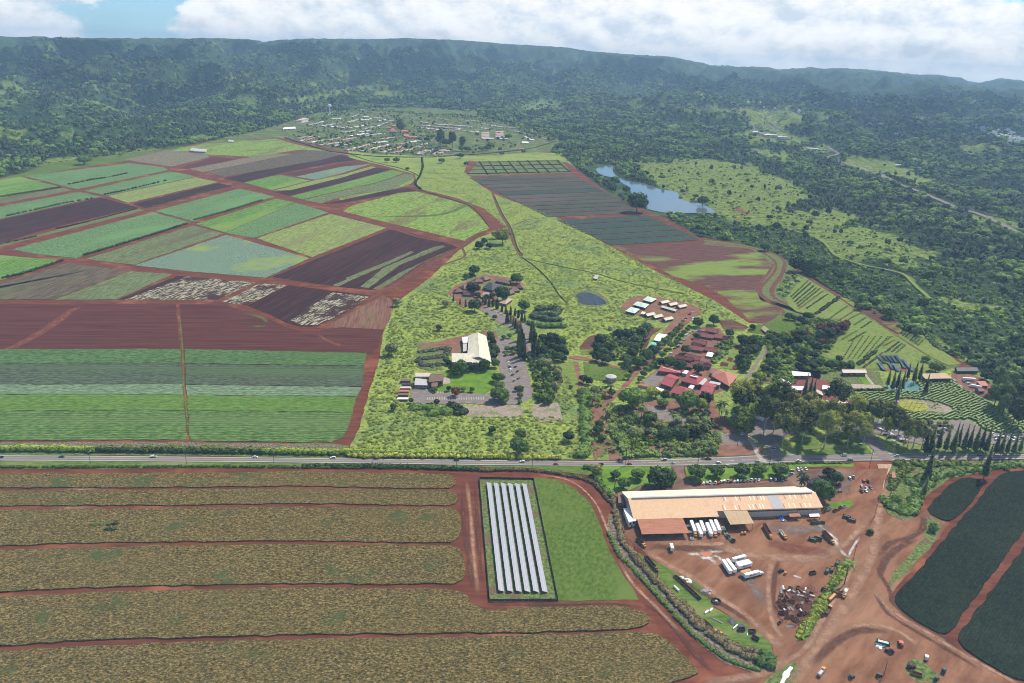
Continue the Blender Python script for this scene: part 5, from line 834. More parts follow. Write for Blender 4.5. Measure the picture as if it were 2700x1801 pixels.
# ------------------------------------------------------------------ lettering
_fc = None
def text_mesh(s, size, mat, shear=.25):
    cu = bpy.data.curves.new('lettering', 'FONT'); cu.body = s; cu.size = size; cu.extrude = .01; cu.align_x = 'CENTER'; cu.align_y = 'CENTER'; cu.shear = shear; cu.offset = .02; cu.resolution_u = 3
    o = bpy.data.objects.new('lettering', cu); COL.objects.link(o); bpy.context.view_layer.update(); me = bpy.data.meshes.new_from_object(o.evaluated_get(bpy.context.evaluated_depsgraph_get())); bpy.data.objects.remove(o); me.materials.clear(); me.materials.append(MATS[mat]); return me
TXT = text_mesh('Matson', 2.3, 'letter_blue')
# ------------------------------------------------------------------ lorries, trailers, bins
def wheels(r, xs, wd, rr=.5):
    mb = MB(); mb.tube((0, -.16, 0), (0, .16, 0), rr, n=10); me = mb.mesh('wheel', 'tyre')
    for x in xs:
        for s in (-1, 1): link('wheel', me, r, (x, s*(wd/2-.2), rr))
def cabmb(x, mat_w=2.4, hh=2.9):
    b = MB(); b.box((x, 0, .9), (2.0, mat_w, hh-1.1), taper=.93); b.box((x+1.55, 0, .9), (1.5, mat_w*.85, 1.2), taper=.92); g = MB(); g.box((x+1.0, 0, 1.95), (.12, mat_w*.85, .75)); g.box((x+.1, 0, 1.95), (1.1, mat_w*1.005, .6)); return b, g
def trailer(fr, p, q, place, L=12.2, cab=None, mat='white_box', letters=False, name=None, H_=2.75, z0=1.2, look='white box trailer', cat='trailer', roof=None):
    """p, q: ends of the roof centre line in the picture"""
    a = Vector(G(fr, *p, z0+H_)); b = Vector(G(fr, *q, z0+H_)); ang = math.atan2((b-a).y, (b-a).x); c = (a+b)/2; L = L or (b-a).length
    r = thing(name or ('semi_truck' if cab else 'box_trailer'), None, 'truck' if cab else cat, (c.x, c.y, .05), ang, 'white box trailers and containers in the works yard' if 'white' in look else None); W_ = 2.5
    mb = MB(); mb.box((0, 0, z0), (L, W_, H_)); mb.obj('box', mat, r)
    if roof: m2 = MB(); m2.box((0, 0, z0+H_+.01), (L-.1, W_-.1, .05)); m2.obj('roof', roof, r)
    m2 = MB(); m2.box((0, 0, z0-.3), (L*.96, 1.4, .28)); m2.obj('chassis', 'dark_metal', r); wheels(r, [-L/2+1.2, -L/2+2.4], W_)
    m2 = MB()
    for s in (-.62, .62): m2.box((-L/2-.02, s, z0+.1), (.05, 1.15, H_-.2))
    m2.obj('rear_door', 'steel_grey' if mat == 'dark' else mat, r)
    if letters:
        for s in (-1, 1):
            o = link('lettering', TXT, r, (0.3, s*(W_/2+.02), z0+H_*.5)); o.rotation_euler = (PI/2, 0, 0 if s < 0 else PI)
    if cab:
        b_, g_ = cabmb(L/2+1.6); b_.obj('cab', cab, r); g_.obj('cab_window', 'car_glass', r); wheels(r, [L/2+.6, L/2+3.0], 2.4)
    else: m2 = MB(); m2.box((L/2-1.5, .8, .05), (.2, .2, z0-.3)); m2.box((L/2-1.5, -.8, .05), (.2, .2, z0-.3)); m2.obj('landing_leg', 'dark_metal', r)
    auto(r, f'{look} {place}', pxy(fr, (p[0]+q[0])/2, (p[1]+q[1])/2)); return r
trailer('r', (850, 500), (1245, 395), 'with blue lettering, farthest in the container group', None, letters=True); trailer('r', (965, 640), (1360, 545), 'behind its lettered twin in the container group', None); trailer('r', (1020, 715), (1430, 605), 'with blue lettering in the middle of the container group', None, letters=True)
trailer('r', (550, 525), (790, 885), 'with a dark blue side, leftmost in the container group', None); trailer('r', (675, 505), (935, 840), 'standing end-on beside the leftmost trailer', None, letters=True); trailer('r', (1115, 915), (1390, 840), 'with open rust-orange roof among white containers', None, mat='cream_box', look='short pale box body', roof='orange_paint', cat='trailer')
trailer('r', (1225, 990), (1660, 880), 'with blue lettering, nearest in the container group', None, cab='car_white', letters=True, look='white articulated lorry')
for k, (p, q, cb) in enumerate([((755, 435), (795, 545), 'orange_paint'), ((815, 465), (862, 580), None), ((855, 440), (895, 545), None), ((918, 460), (965, 575), None), ((955, 432), (1003, 545), 'orange_paint'), ((1005, 430), (1052, 540), None)]):
    trailer('q', p, q, 'backed into the shed bay', None, cab=cb, look='white box trailer' if not cb else 'white trailer with an orange tractor unit')
trailer('q', (545, 665), (565, 735), 'parked alone in front of the rusty canopy', 6.5, cab=None, look='small cream box truck', mat='cream_box', name='box_truck', cat='truck')
def truck(fr, p, q, place, bed='rust', cab='orange_paint', tall=1.3, load=None, look='orange-cabbed farm truck'):
    a = Vector(G(fr, *p, 1.5)); b = Vector(G(fr, *q, 1.5)); ang = math.atan2((b-a).y, (b-a).x); c = (a+b)/2; L = max((b-a).length, 6); r = thing('farm_truck', None, 'truck', (c.x, c.y, .05), ang, 'farm trucks around the works yard'); Lb = L-3.4
    mb = MB(); x0 = -L/2; mb.box((x0+Lb/2, 0, 1.0), (Lb, 2.4, .15))
    for s in (-1, 1): mb.box((x0+Lb/2, s*1.15, 1.15), (Lb, .1, tall))
    for s in (0, 1): mb.box((x0+s*Lb, 0, 1.15), (.1, 2.4, tall))
    mb.obj('bed', bed, r)
    if load: m2 = MB(); m2.box((x0+Lb/2, 0, 1.16), (Lb-.3, 2.1, tall*.8), taper=.8); m2.obj('load', load, r)
    b_, g_ = cabmb(L/2-2.3); b_.obj('cab', cab, r); g_.obj('cab_window', 'car_glass', r); wheels(r, [x0+1, x0+2.1, L/2-1], 2.3); m2 = MB(); m2.box((0, 0, .6), (L*.9, .9, .35)); m2.obj('chassis', 'dark_metal', r)
    auto(r, f'{look} {place}', pxy(fr, (p[0]+q[0])/2, (p[1]+q[1])/2)); return r
truck('m', (1180, 385), (1235, 480), 'with a tall rusty bed beside the tan canopy', tall=2.4); truck('m', (1300, 425), (1345, 485), 'with an open white bed right of the tan canopy', bed='cream_box'); truck('m', (225, 485), (290, 545), 'at the left end of the rusty canopy', bed='rust_dark'); truck('m', (1800, 860), (1775, 925), 'driving on the dirt road by the weed strip', bed='cream_box', load='cream_box'); truck('m', (1590, 1510), (1635, 1450), 'driving at the bottom of the yard', bed='steel_grey', load='steel_grey'); truck('m', (1625, 440), (1705, 520), 'with high rusty sides near the muddy streak', tall=2.6); truck('m', (290, 620), (385, 725), 'rusting on the grass left of the yard', bed='rust_dark', cab='rust', look='derelict rusty truck'); truck('m', (1645, 1050), (1685, 985), 'parked beside the weed strip', bed='rust_dark'); truck('m', (1665, 950), (1735, 880), 'carrying a long tank beside the weed strip', load='orange_paint', look='rusty tank truck')
def bin_(fr, x, y, L, W_, H_, ang, mat, phrase, load=None, name='steel_bin'):
    X, Y = G(fr, x, y, H_*.6); r = thing(name, None, 'bin', (X, Y, .04), ang, 'bins and scrap in the works yard'); mb = MB(); mb.box((0, 0, .15), (L, W_, .1))
    for s in (-1, 1): mb.box((0, s*W_/2, .2), (L, .12, H_)); mb.box((s*L/2, 0, .2), (.12, W_, H_))
    for k in range(3):
        for s in (-1, 1): mb.box((L*(k-1)*.33, s*(W_/2+.1), .2), (.15, .12, H_))
    mb.obj('shell', mat, r)
    if load: m2 = MB(); m2.box((0, 0, .3), (L-.25, W_-.25, H_*.85), taper=.8); m2.obj('load', load, r)
    auto(r, phrase, pxy(fr, x, y)); return r
for x, y, ld, mt in [(1800, 320, 'dull_green', 'rust_dark'), (1840, 345, 'dull_green', 'rust_dark'), (1545, 490, 'dull_green', 'dull_green'), (1585, 485, None, 'dull_green')]: bin_('m', x, y, 6, 2.4, 2.2, AH-.5, mt, 'steel bin heaped with green waste at the right of the yard', ld)
for x, y in [(1655, 725), (1690, 715), (1730, 665)]: bin_('m', x, y, 5, 2.3, 2.2, AR_ if 'AR_' in globals() else 1.0, 'dull_green', 'dark green bin beside the weed strip', 'dull_green')
for x, y in [(1545, 740), (1635, 870), (1605, 1050), (1090, 1180), (1115, 1230), (1010, 1165)]: bin_('m', x, y, 4.5, 2.2, 1.8, random.uniform(0, 3), 'rust_dark', 'rusty open bin standing apart at the yard edge')
# scrap heap
HEAP = [Gs(*p) for p in mixsrc(('m', [(1290, 880), (1350, 840), (1420, 860), (1490, 815), (1560, 880), (1530, 960), (1480, 1080), (1400, 1180), (1290, 1130), (1280, 1000)]))]
def junk(k, X, Y):
    a = random.uniform(0, 3.1); ty = k % 6; px = img([[X, Y, .5]])[0]
    if ty in (0, 3): r = thing('scrap_bin', None, 'scrap', (X, Y, .03), a, 'bins and scrap in the works yard'); m2 = MB(); L, W_, H_ = random.uniform(2, 4), random.uniform(1.4, 2.2), random.uniform(1, 2); m2.box((0, 0, 0), (L, W_, .2)); [m2.box((0, s*W_/2, .2), (L, .12, H_)) for s in (-1, 1)]; [m2.box((s*L/2, 0, .2), (.12, W_, H_)) for s in (-1, 1)]; m2.obj('shell', random.choice(['rust', 'rust_dark', 'rust']), r); auto(r, 'rusty bin in the scrap heap', px)
    elif ty == 1: r = thing('steel_rack', None, 'scrap', (X, Y, .03), a, 'bins and scrap in the works yard'); m2 = MB(); L, W_, H_ = random.uniform(2.5, 4.5), 1.8, random.uniform(1.4, 2.4); [m2.tube((sx*L/2, sy*W_/2, 0), (sx*L/2, sy*W_/2, H_), .1) for sx in (-1, 1) for sy in (-1, 1)]; [m2.tube((-L/2, s*W_/2, zz), (L/2, s*W_/2, zz), .09) for s in (-1, 1) for zz in (.3, H_)]; [m2.tube((s*L/2, -W_/2, H_), (s*L/2, W_/2, H_), .09) for s in (-1, 0, 1)]; m2.obj('frame', 'rust_dark', r); auto(r, 'rusty steel frame in the scrap heap', px)
    elif ty == 2: r = thing('machine_block', None, 'scrap', (X, Y, .03), a, 'bins and scrap in the works yard'); m2 = MB(); m2.box((0, 0, 0), (2.4, 1.3, 1.0)); m2.box((.5, .1, 1.0), (1.0, 1.0, .6)); m2.tube((-1, -.5, 1), (-1, .7, 1.2), .35); m2.obj('body', random.choice(['rust', 'steel_grey', 'dark_metal', 'cream_box']), r); m3 = MB(); m3.tube((.5, .1, 1.6), (.5, .1, 2.2), .12); m3.obj('pipe', 'rust_dark', r); auto(r, 'old machine block in the scrap heap', px)
    elif ty == 4: r = thing('scrap_tank', None, 'scrap', (X, Y, .03), a, 'bins and scrap in the works yard'); m2 = MB(); L = random.uniform(2, 4.5); m2.tube((-L/2, 0, .7), (L/2, 0, .7), .65, n=10); m2.obj('tank', random.choice(['white_box', 'rust', 'cream_box']), r); m3 = MB(); [m3.box((s*L*.3, 0, 0), (.2, 1.2, .4)) for s in (-1, 1)]; m3.obj('cradle', 'rust_dark', r); auto(r, 'horizontal tank in the scrap heap', px)
    else: r = thing('pipe_stack', None, 'scrap', (X, Y, .03), a, 'bins and scrap in the works yard'); m2 = MB(); [m2.tube((-2.2, (j-1.5)*.45, .2+.35*(j % 2)), (2.2, (j-1.5)*.45, .2+.35*(j % 2)), .2) for j in range(4)]; m2.obj('pipe', random.choice(['white_box', 'rust', 'steel_grey']), r); auto(r, 'stack of pipes in the scrap heap', px)
pts = []
while len(pts) < 62:
    p = np.array([random.uniform(*[f([q[0] for q in HEAP]) for f in (min, max)]), random.uniform(*[f([q[1] for q in HEAP]) for f in (min, max)])])
    if inpoly(p[None], HEAP)[0] and all(np.hypot(*(p-q)) > 2.3 for q in pts): pts.append(p)
for k, p in enumerate(pts): junk(k, *p)
# loose pieces on the grass left of the yard
def log_(fr, p, q, r0, mat, name, label, cat): mb = MB(); a, b = G(fr, *p), G(fr, *q); mb.tube((*a, r0), (*b, r0), r0, n=8); return tag(mb.obj(name, mat), label, cat)
def beam(fr, p, q, w_, h_, mat, name, label, cat):
    a, b = Vector(G(fr, *p)), Vector(G(fr, *q)); mb = MB(); d = b-a; L = d.length
    mb.box((0, 0, .03), (L, w_, .2)); [mb.box((0, s*w_/2, .2), (L, .15, h_)) for s in (-1, 1)]; [mb.box((L*(k/8-.5), 0, .2), (.15, w_, h_*.7)) for k in range(9)]; return tag(mb.obj(name, mat, loc=((a.x+b.x)/2, (a.y+b.y)/2, 0), rz=math.atan2(d.y, d.x)), label, cat)
beam('m', (508, 770), (700, 945), 2, 1.4, 'rust_dark', 'conveyor', 'long rusty conveyor frame lying on the yard grass', 'conveyor'); beam('m', (725, 1100), (790, 1160), 1.5, 1, 'rust_dark', 'conveyor', 'short broken conveyor frame on the grass bank', 'conveyor')
log_('m', (505, 850), (540, 885), .9, 'white_box', 'white_tank', 'white cylindrical tank lying on the yard grass', 'tank'); log_('m', (735, 1050), (760, 1030), .7, 'white_box', 'white_tank', 'small white tank left on the lower bank', 'tank'); log_('m', (770, 1035), (790, 1015), .7, 'white_box', 'white_tank', 'small white tank right on the lower bank', 'tank'); log_('m', (400, 830), (440, 875), .4, 'cream_box', 'pale_pipe', 'pale pipe lying beside the brush bank', 'pipe'); log_('m', (790, 1085), (870, 1125), .4, 'steel_grey', 'steel_pipe', 'grey pipe lying across the grass bank', 'pipe'); log_('m', (945, 1165), (980, 1135), .5, 'white_box', 'pale_pipe', 'pale pipe beside the dark gravel heap', 'pipe'); log_('m', (1052, 1215), (1060, 1180), .35, 'white_box', 'pale_pipe', 'short pale pipe near the rusty bins', 'pipe')
def heap(fr, x, y, r_, h_, mat, name, label, cat, seed=1, kind=None):
    X, Y = G(fr, x, y); g = np.random.default_rng(seed); mb = MB(); L = [(g.normal()*r_*.45, g.normal()*r_*.45, h_*.2, r_*g.uniform(.25, .5)) for _ in range(9)]
    for a, b, c, r in L: mb.ball((a, b, c), r, h_/r_, 8, 5)
    v = np.array(mb.v); v += g.normal(size=v.shape)*.12; mb.v = [tuple(p) for p in v]; return tag(mb.obj(name, mat, loc=(X, Y, 0)), label, cat, kind=kind)
heap('m', 615, 805, 4, 2.2, 'cream_box', 'tarp_heap', 'crumpled pale tarpaulin heap on the yard grass', 'tarp', 2); heap('m', 735, 880, 2.6, 1.8, 'steel_grey', 'scrap_heap', 'grey bundle of netting beside the dirt track', 'scrap', 3); heap('m', 945, 1105, 5, .8, 'dark_metal', 'gravel_heap', 'low dark gravel heap on the grass bank', 'gravel', 4)
X, Y = G('m', 820, 960); r = thing('tyre_ring', 'dark ring-shaped stack of hoses and tyres by the track', 'tyres', (X, Y, 0)); mb = MB()
for k in range(16): u = 2*PI*k/16; mb.tube((3*math.cos(u), 3*math.sin(u), .5), (3*math.cos(u+.45), 3*math.sin(u+.45), .9+.4*(k % 2)), .5, n=7)
mb.obj('tyre', 'dark_metal', r); mb = MB(); mb.tube((0, 0, 0), (0, 0, 1.2), .9, n=8); mb.obj('hub', 'steel_grey', r)
def machine(fr, x, y, ang, phrase, mat='orange_paint', name='forklift', s=1.):
    X, Y = G(fr, x, y, .8); r = thing(name, None, name.replace('_', ' '), (X, Y, .03), ang); mb = MB(); mb.box((-.2*s, 0, .5*s), (2.6*s, 1.4*s, .9*s)); mb.box((1.0*s, 0, .5*s), (1.2*s, 1.0*s, .8*s), taper=.9); mb.obj('body', mat, r); mb = MB(); mb.box((-.5*s, 0, 2.2*s), (1.5*s, 1.5*s, .12)); [mb.tube((-.5*s+a*.65*s, b*.65*s, 1.3*s), (-.5*s+a*.65*s, b*.65*s, 2.2*s), .06) for a in (-1, 1) for b in (-1, 1)]; mb.obj('cab_roof', mat, r); wheels(r, [-.9*s, .9*s], 1.7*s, .55*s); auto(r, phrase, pxy(fr, x, y)); return r
machine('m', 1015, 445, 1.2, 'orange forklift in front of the tan canopy'); machine('m', 1038, 443, 1.2, 'orange forklift in front of the tan canopy'); machine('m', 820, 1180, .5, 'orange field machine on the grass bank'); machine('m', 858, 1198, .8, 'orange field machine on the grass bank'); machine('n', 780, 1275, 1.4, 'big red tractor in the lower right yard', 'red_paint', 'tractor', 1.5); machine('n', 975, 1380, 1.0, 'grey tractor with pale cab near the weed patch', 'cream_box', 'tractor', 1.4); machine('n', 1105, 1475, .9, 'dark tractor at the bottom of the yard', 'dark_metal', 'tractor', 1.5); machine('n', 1050, 1535, .7, 'green tractor half in the weed patch', 'dull_green', 'tractor', 1.3); machine('n', 415, 1520, .4, 'small dark machine at the bottom yard', 'dull_green', 'tractor', 1.2); machine('n', 620, 1510, .4, 'dark machine on the small grass island', 'dark_metal', 'tractor', 1.2)
machine('n', 700, 1325, 2.8, 'rusty excavator by the green dumpster', 'rust', 'excavator', 1.7); machine('n', 860, 1445, .3, 'rusty harvester in the weed patch', 'rust_dark', 'harvester', 1.6); machine('n', 1320, 730, .5, 'rusty loader right of the container group', 'rust_dark', 'loader', 1.2) if False else None
machine('m', 1310, 725, .5, 'rusty loader right of the container group', 'rust_dark', 'loader', 1.3); machine('m', 1340, 745, .9, 'orange loader right of the container group', 'orange_paint', 'loader', 1.0)
bin_('n', 650, 1265, 8, 2.8, 2.2, -.35, 'green_paint', 'long green dumpster in the lower right yard', 'steel_grey', 'dumpster'); heap('n', 632, 1295, 3, 1.5, 'white_box', 'sack_heap', 'heap of white sacks beside the green dumpster', 'sacks', 5); bin_('n', 900, 1500, 6, 2.4, 1.6, -.5, 'rust', 'rusty trailer bin in the weed patch', None)
mb = MB(); strip(smooth_line([G('m', 1310, 1580), G('m', 1345, 1510), G('m', 1385, 1455)], 5), [2.0]*4+[3.5]*3+[2]*4, .9, mb=mb); b = mb.v; n = len(b); mb.add([(x, y, 0.05) for x, y, z in b], []); mb.f += [(2*k, 2*k+2, n+2*k+2, n+2*k) for k in range(n//2-1)]+[(2*k+3, 2*k+1, n+2*k+1, n+2*k+3) for k in range(n//2-1)]; mb.mi += [0]*(2*(n//2-1)); tag(mb.obj('white_tarp', 'plastic_tarp'), 'crumpled white plastic tarp on the grass island at the bottom', 'tarp')
# rows of crates and stacked bins by the shed
for k in range(9): x, y = along('q', [(1080, 505), (1100, 560), (1140, 610), (1200, 655)], 9)[k]; bin_('q', x, y, 2.6, 1.6, 1.2+.5*(k % 3), random.uniform(0, .6), ['cream_box', 'steel_grey', 'dull_green'][k % 3], 'stacked crate in the line beside the trailers', None, 'crate')
for k in range(7): x, y = along('q', [(722, 490), (740, 560), (765, 640)], 7)[k]; bin_('q', x, y, 2.8, 2.0, 1.4+.5*(k % 2), random.uniform(0, .6), ['cream_box', 'dull_green', 'rust'][k % 3], 'stacked crate between canopy and trailers', None, 'crate')
for k in range(5): x, y = [(2130, 350), (2180, 320), (2240, 340), (2290, 310), (2330, 300)][k]; bin_('q', x, y, 4, 1.8, 1.6+.8*(k % 2), random.uniform(0, 1), ['rust', 'steel_grey', 'rust_dark'][k % 3], 'rusty machinery frame at the right end of the shed', None, 'machinery_rig')
for x, y in [(2010, 470), (2060, 465), (2110, 462)]: bin_('q', x, y, 3.6, 1.6, 1.5, .05, 'dull_green', 'dark crate row in front of the white awning', None, 'crate')
# ------------------------------------------------------------------ poles, fence, solar tables
def pole(fr, x, y, Hh, phrase, arm=True, lamp=False, mat='brown_wood'):
    X, Y = G(fr, x, y); r = thing('street_lamp' if lamp else 'utility_pole', None, 'street lamp' if lamp else 'utility pole', (X, Y, 0), AH, 'poles along the highway and the yard'); mb = MB(); mb.tube((0, 0, -.5), (0, 0, Hh), .24, .17, 7); mb.obj('shaft', mat, r)
    if lamp: mb = MB(); mb.tube((0, 0, Hh-.2), (.4, 2.4, Hh+.4), .1); mb.box((.45, 2.8, Hh+.3), (.6, 1.5, .22)); mb.obj('lamp_head', 'steel_grey', r)
    elif arm: mb = MB(); mb.box((0, 0, Hh-.8), (.2, 2.6, .2)); mb.box((0, 0, Hh-2), (.2, 2.0, .2)); [mb.tube((0, s, Hh-.6), (0, s, Hh-.3), .07) for s in (-1.2, -.5, .5, 1.2)]; mb.obj('crossarm', mat, r); mb = MB(); mb.tube((.35, 0, Hh-3.2), (.35, 0, Hh-2.2), .28); mb.obj('transformer', 'steel_grey', r)
    auto(r, phrase, pxy(fr, x, y))
pole('v', 1247, 377, 11, 'lamp pole on the grass verge of the highway', lamp=True); pole('g', 1285, 1237, 17, 'wooden utility pole on the near verge of the highway'); pole('g', 1888, 1235, 14, 'wooden utility pole on the near verge of the highway'); pole('p', 437, 182, 14, 'wooden utility pole on the near verge of the highway'); pole('p', 972, 190, 13, 'wooden utility pole on the near verge of the highway'); pole('u', 1278, 415, 15, 'wooden utility pole on the near verge of the highway')
for fr, x, y, hh in [('k', 585, 885, 18), ('k', 610, 880, 14), ('k', 1330, 895, 20), ('l', 750, 925, 20), ('l', 1912, 865, 13), ('k', 2065, 920, 20)]: pole(fr, x, y, hh, 'tall utility pole beside the highway junctions')
for fr, x, y, hh in [('m', 268, 745, 13), ('m', 375, 795, 11), ('m', 205, 575, 9), ('m', 1480, 1200, 13), ('m', 1850, 640, 13), ('n', 585, 325, 13), ('n', 690, 220, 12), ('p', 1845, 330, 12), ('m', 60, 110, 9), ('k', 470, 1130, 12), ('k', 1060, 930, 8), ('k', 1740, 690, 8), ('k', 1945, 715, 8), ('n', 655, 1510, 10)]: pole(fr, x, y, hh, 'wooden pole around the works yard and its lawn', arm=hh > 9)
for fr, x, y in [('e', 1325, 540), ('e', 1418, 565), ('e', 1498, 590), ('e', 1645, 560), ('e', 1724, 700), ('e', 1987, 850), ('e', 2080, 545), ('i', 1525, 290), ('i', 1418, 450)]: pole(fr, x, y, 12, 'thin utility pole in the line across the pineapple strips', arm=True)
FC = [G('p', *p) for p in [(1117, 271), (1462, 277), (1617, 1047), (1183, 1050)]]
r = thing('solar_fence', 'dark screen fence enclosing the six solar tables', 'fence', (*FC[0], 0)); o_ = FC[0]
for a, b in zip(FC, FC[1:]+FC[:1]):
    d = math.hypot(b[0]-a[0], b[1]-a[1]); an = math.atan2(b[1]-a[1], b[0]-a[0]); mb = MB(); mb.box(((a[0]+b[0])/2-o_[0], (a[1]+b[1])/2-o_[1], .1), (d, .08, 1.9), an); mb.obj('screen', 'dark_metal', r); mb = MB()
    for k in range(int(d/4)): mb.tube((lerp(a, b, k*4/d)[0]-o_[0], lerp(a, b, k*4/d)[1]-o_[1], 0), (lerp(a, b, k*4/d)[0]-o_[0], lerp(a, b, k*4/d)[1]-o_[1], 2.2), .06, n=5)
    mb.obj('post_row', 'steel_grey', r)
m, t, p, out = newmat('solar_cell'); v = t.n('ShaderNodeTexCoord').outputs['Object']; sx = t.n('ShaderNodeSeparateXYZ'); t.l(v, sx.inputs[0])
def grid_(s, per, w_): return t.m('LESS_THAN', t.m('FRACT', t.m('DIVIDE', t.m('ADD', s, 1000), per)), w_)
g = t.m('MAXIMUM', grid_(sx.outputs[0], 1.05, .10), grid_(sx.outputs[1], 2.0, .06)); t.l(t.mix(g, (.25, .25, .30), (.52, .52, .54)), p.inputs['Base Color']); p.inputs['Roughness'].default_value = .32; p.inputs['Specular IOR Level'].default_value = .6
for k in range(6):
    a = lerp(pxy('p', 1165, 292), pxy('p', 1390, 299), k/5); b = lerp(pxy('p', 1240, 978), pxy('p', 1517, 983), k/5); a2 = (a[0]+28/2.409, a[1]+8/2.409)
    A, B = Vector((*Gs(*a, 2.4), 0)), Vector((*Gs(*b, 2.4), 0)); d = B-A; L = d.length; an = math.atan2(d.y, d.x); r = thing('solar_table', f'long tilted row of grey-blue solar panels, {ordn(k)} from the left of six', 'solar panels', ((A.x+B.x)/2, (A.y+B.y)/2, 0), an, 'solar panel rows by the highway')
    W_ = 4.2; mb = MB(); dz = .75   # local y to the right of d is east side: falls away to the right of the picture
    mb.add([(-L/2, 0, 2.4), (L/2, 0, 2.4), (L/2, W_*.92, 2.4-1.3), (-L/2, W_*.92, 2.4-1.3)], [(0, 1, 2, 3)]); mb.add([(-L/2, 0, 2.3), (L/2, 0, 2.3), (L/2, W_*.92, 1.0), (-L/2, W_*.92, 1.0)], [(3, 2, 1, 0)]); mb.obj('panel', 'solar_cell', r); mb = MB()
    for j in range(int(L/5)):
        x = -L/2+2.5+j*5; mb.tube((x, .5, 0), (x, .5, 2.15), .07, n=4); mb.tube((x, 3.3, 0), (x, 3.3, 1.2), .07, n=4)
    mb.obj('post_row', 'steel_grey', r); mb = MB(); mb.box((-L/2+2, -.6, .4), (.7, .3, 1.6)); mb.obj('inverter_box', 'white_box', r)
# flip check is done by eye: tables face the sun side
pmat('panel_dark', (.03, .035, .06), .15, .1, spec=.7)
for k, (a, b) in enumerate([((840, 930), (915, 1010)), ((890, 925), (945, 985)), ((935, 925), (1000, 1000)), ((980, 925), (1040, 1005)), ((1025, 925), (1085, 1000)), ((850, 1000), (905, 1080)), ((950, 1000), (1000, 1070)), ((1010, 1020), (1050, 1090)), ((1100, 970), (1200, 1090)), ((1090, 1000), (1120, 1060))]):
    A, B = Vector((*G('j', *a, 1.5), 0)), Vector((*G('j', *b, 1.5), 0)); d = B-A; L = d.length; r = thing('solar_table', f'dark tilted solar panel row on the lawn above the pines, {ordn(k)} counting from upper left', 'solar panels', ((A.x+B.x)/2, (A.y+B.y)/2, 0), math.atan2(d.y, d.x), 'dark solar rows on the garden lawn')
    mb = MB(); mb.add([(-L/2, -2.4, 2.6), (L/2, -2.4, 2.6), (L/2, 2.4, 1.0), (-L/2, 2.4, 1.0), (-L/2, -2.4, 2.5), (L/2, -2.4, 2.5), (L/2, 2.4, .9), (-L/2, 2.4, .9)], [(0, 1, 2, 3), (7, 6, 5, 4), (0, 4, 5, 1), (1, 5, 6, 2), (2, 6, 7, 3), (3, 7, 4, 0)]); mb.obj('panel', 'panel_dark', r); mb = MB(); [mb.tube((x, y, 0), (x, y, 1.6 if y > 0 else 2.3), .08) for x in np.linspace(-L/2+1, L/2-1, 5) for y in (-1.8, 1.8)]; mb.obj('post_row', 'steel_grey', r)
S('solar_ground', ('j', [(835, 915), (1030, 920), (1150, 980), (1210, 1090), (1100, 1100), (930, 1090), (840, 990)]), 'dirt_pink', cat='ground')
# ------------------------------------------------------------------ buildings
for nm, c, st in [('roof_red', (.30, .045, .05), ((.20, .05, .05), .5, .5, .7, (1, .3, 1))), ('roof_maroon', (.22, .06, .055), ((.15, .05, .045), .5, .5, .7, (1, .3, 1))), ('roof_salmon', (.42, .14, .10), ((.32, .10, .075), .4, .5, .7, (1, .3, 1))), ('roof_cream', (.60, .56, .43), ((.34, .31, .23), .45, .5, .75, (1, .2, 1))), ('roof_green', (.50, .62, .54), ((.36, .45, .38), .4, .5, .7, (1, .3, 1))), ('roof_teal', (.16, .47, .42), None), ('roof_white', (.78, .77, .74), ((.55, .52, .46), .4, .55, .75, (1, .3, 1))), ('roof_brown', (.17, .095, .075), ((.10, .06, .05), .5, .5, .7, (1, .5, 1))), ('roof_dark', (.035, .035, .045), ((.07, .07, .085), .4, .5, .75, (1, .5, 1))), ('roof_rust', (.36, .14, .075), ((.25, .09, .05), .3, .45, .65, (.25, 2, 1))), ('roof_tan', (.42, .29, .17), ((.30, .19, .11), .4, .5, .7, (2, .2, 1))), ('roof_greyw', (.42, .40, .40), None), ('roof_pinkw', (.52, .42, .36), None), ('roof_peach', (.66, .42, .25), ((.50, .27, .13), .10, .55, .85, (1, .35, 1))), ('roof_sunlit', (.80, .66, .48), ((.58, .40, .26), .06, .6, .8, (1, .4, 1))), ('village_brown', (.40, .27, .22), None), ('village_grey', (.46, .44, .45), None), ('village_pale', (.74, .7, .66), None), ('wall_pale', (.42, .38, .33), None), ('wall_brown', (.15, .10, .075), None), ('wall_grey', (.22, .22, .22), None), ('wall_white', (.62, .61, .58), None), ('wall_red', (.24, .06, .055), None), ('wall_green', (.025, .04, .035), None)]: pmat(nm, c, .7, .1, .5, streak=st)
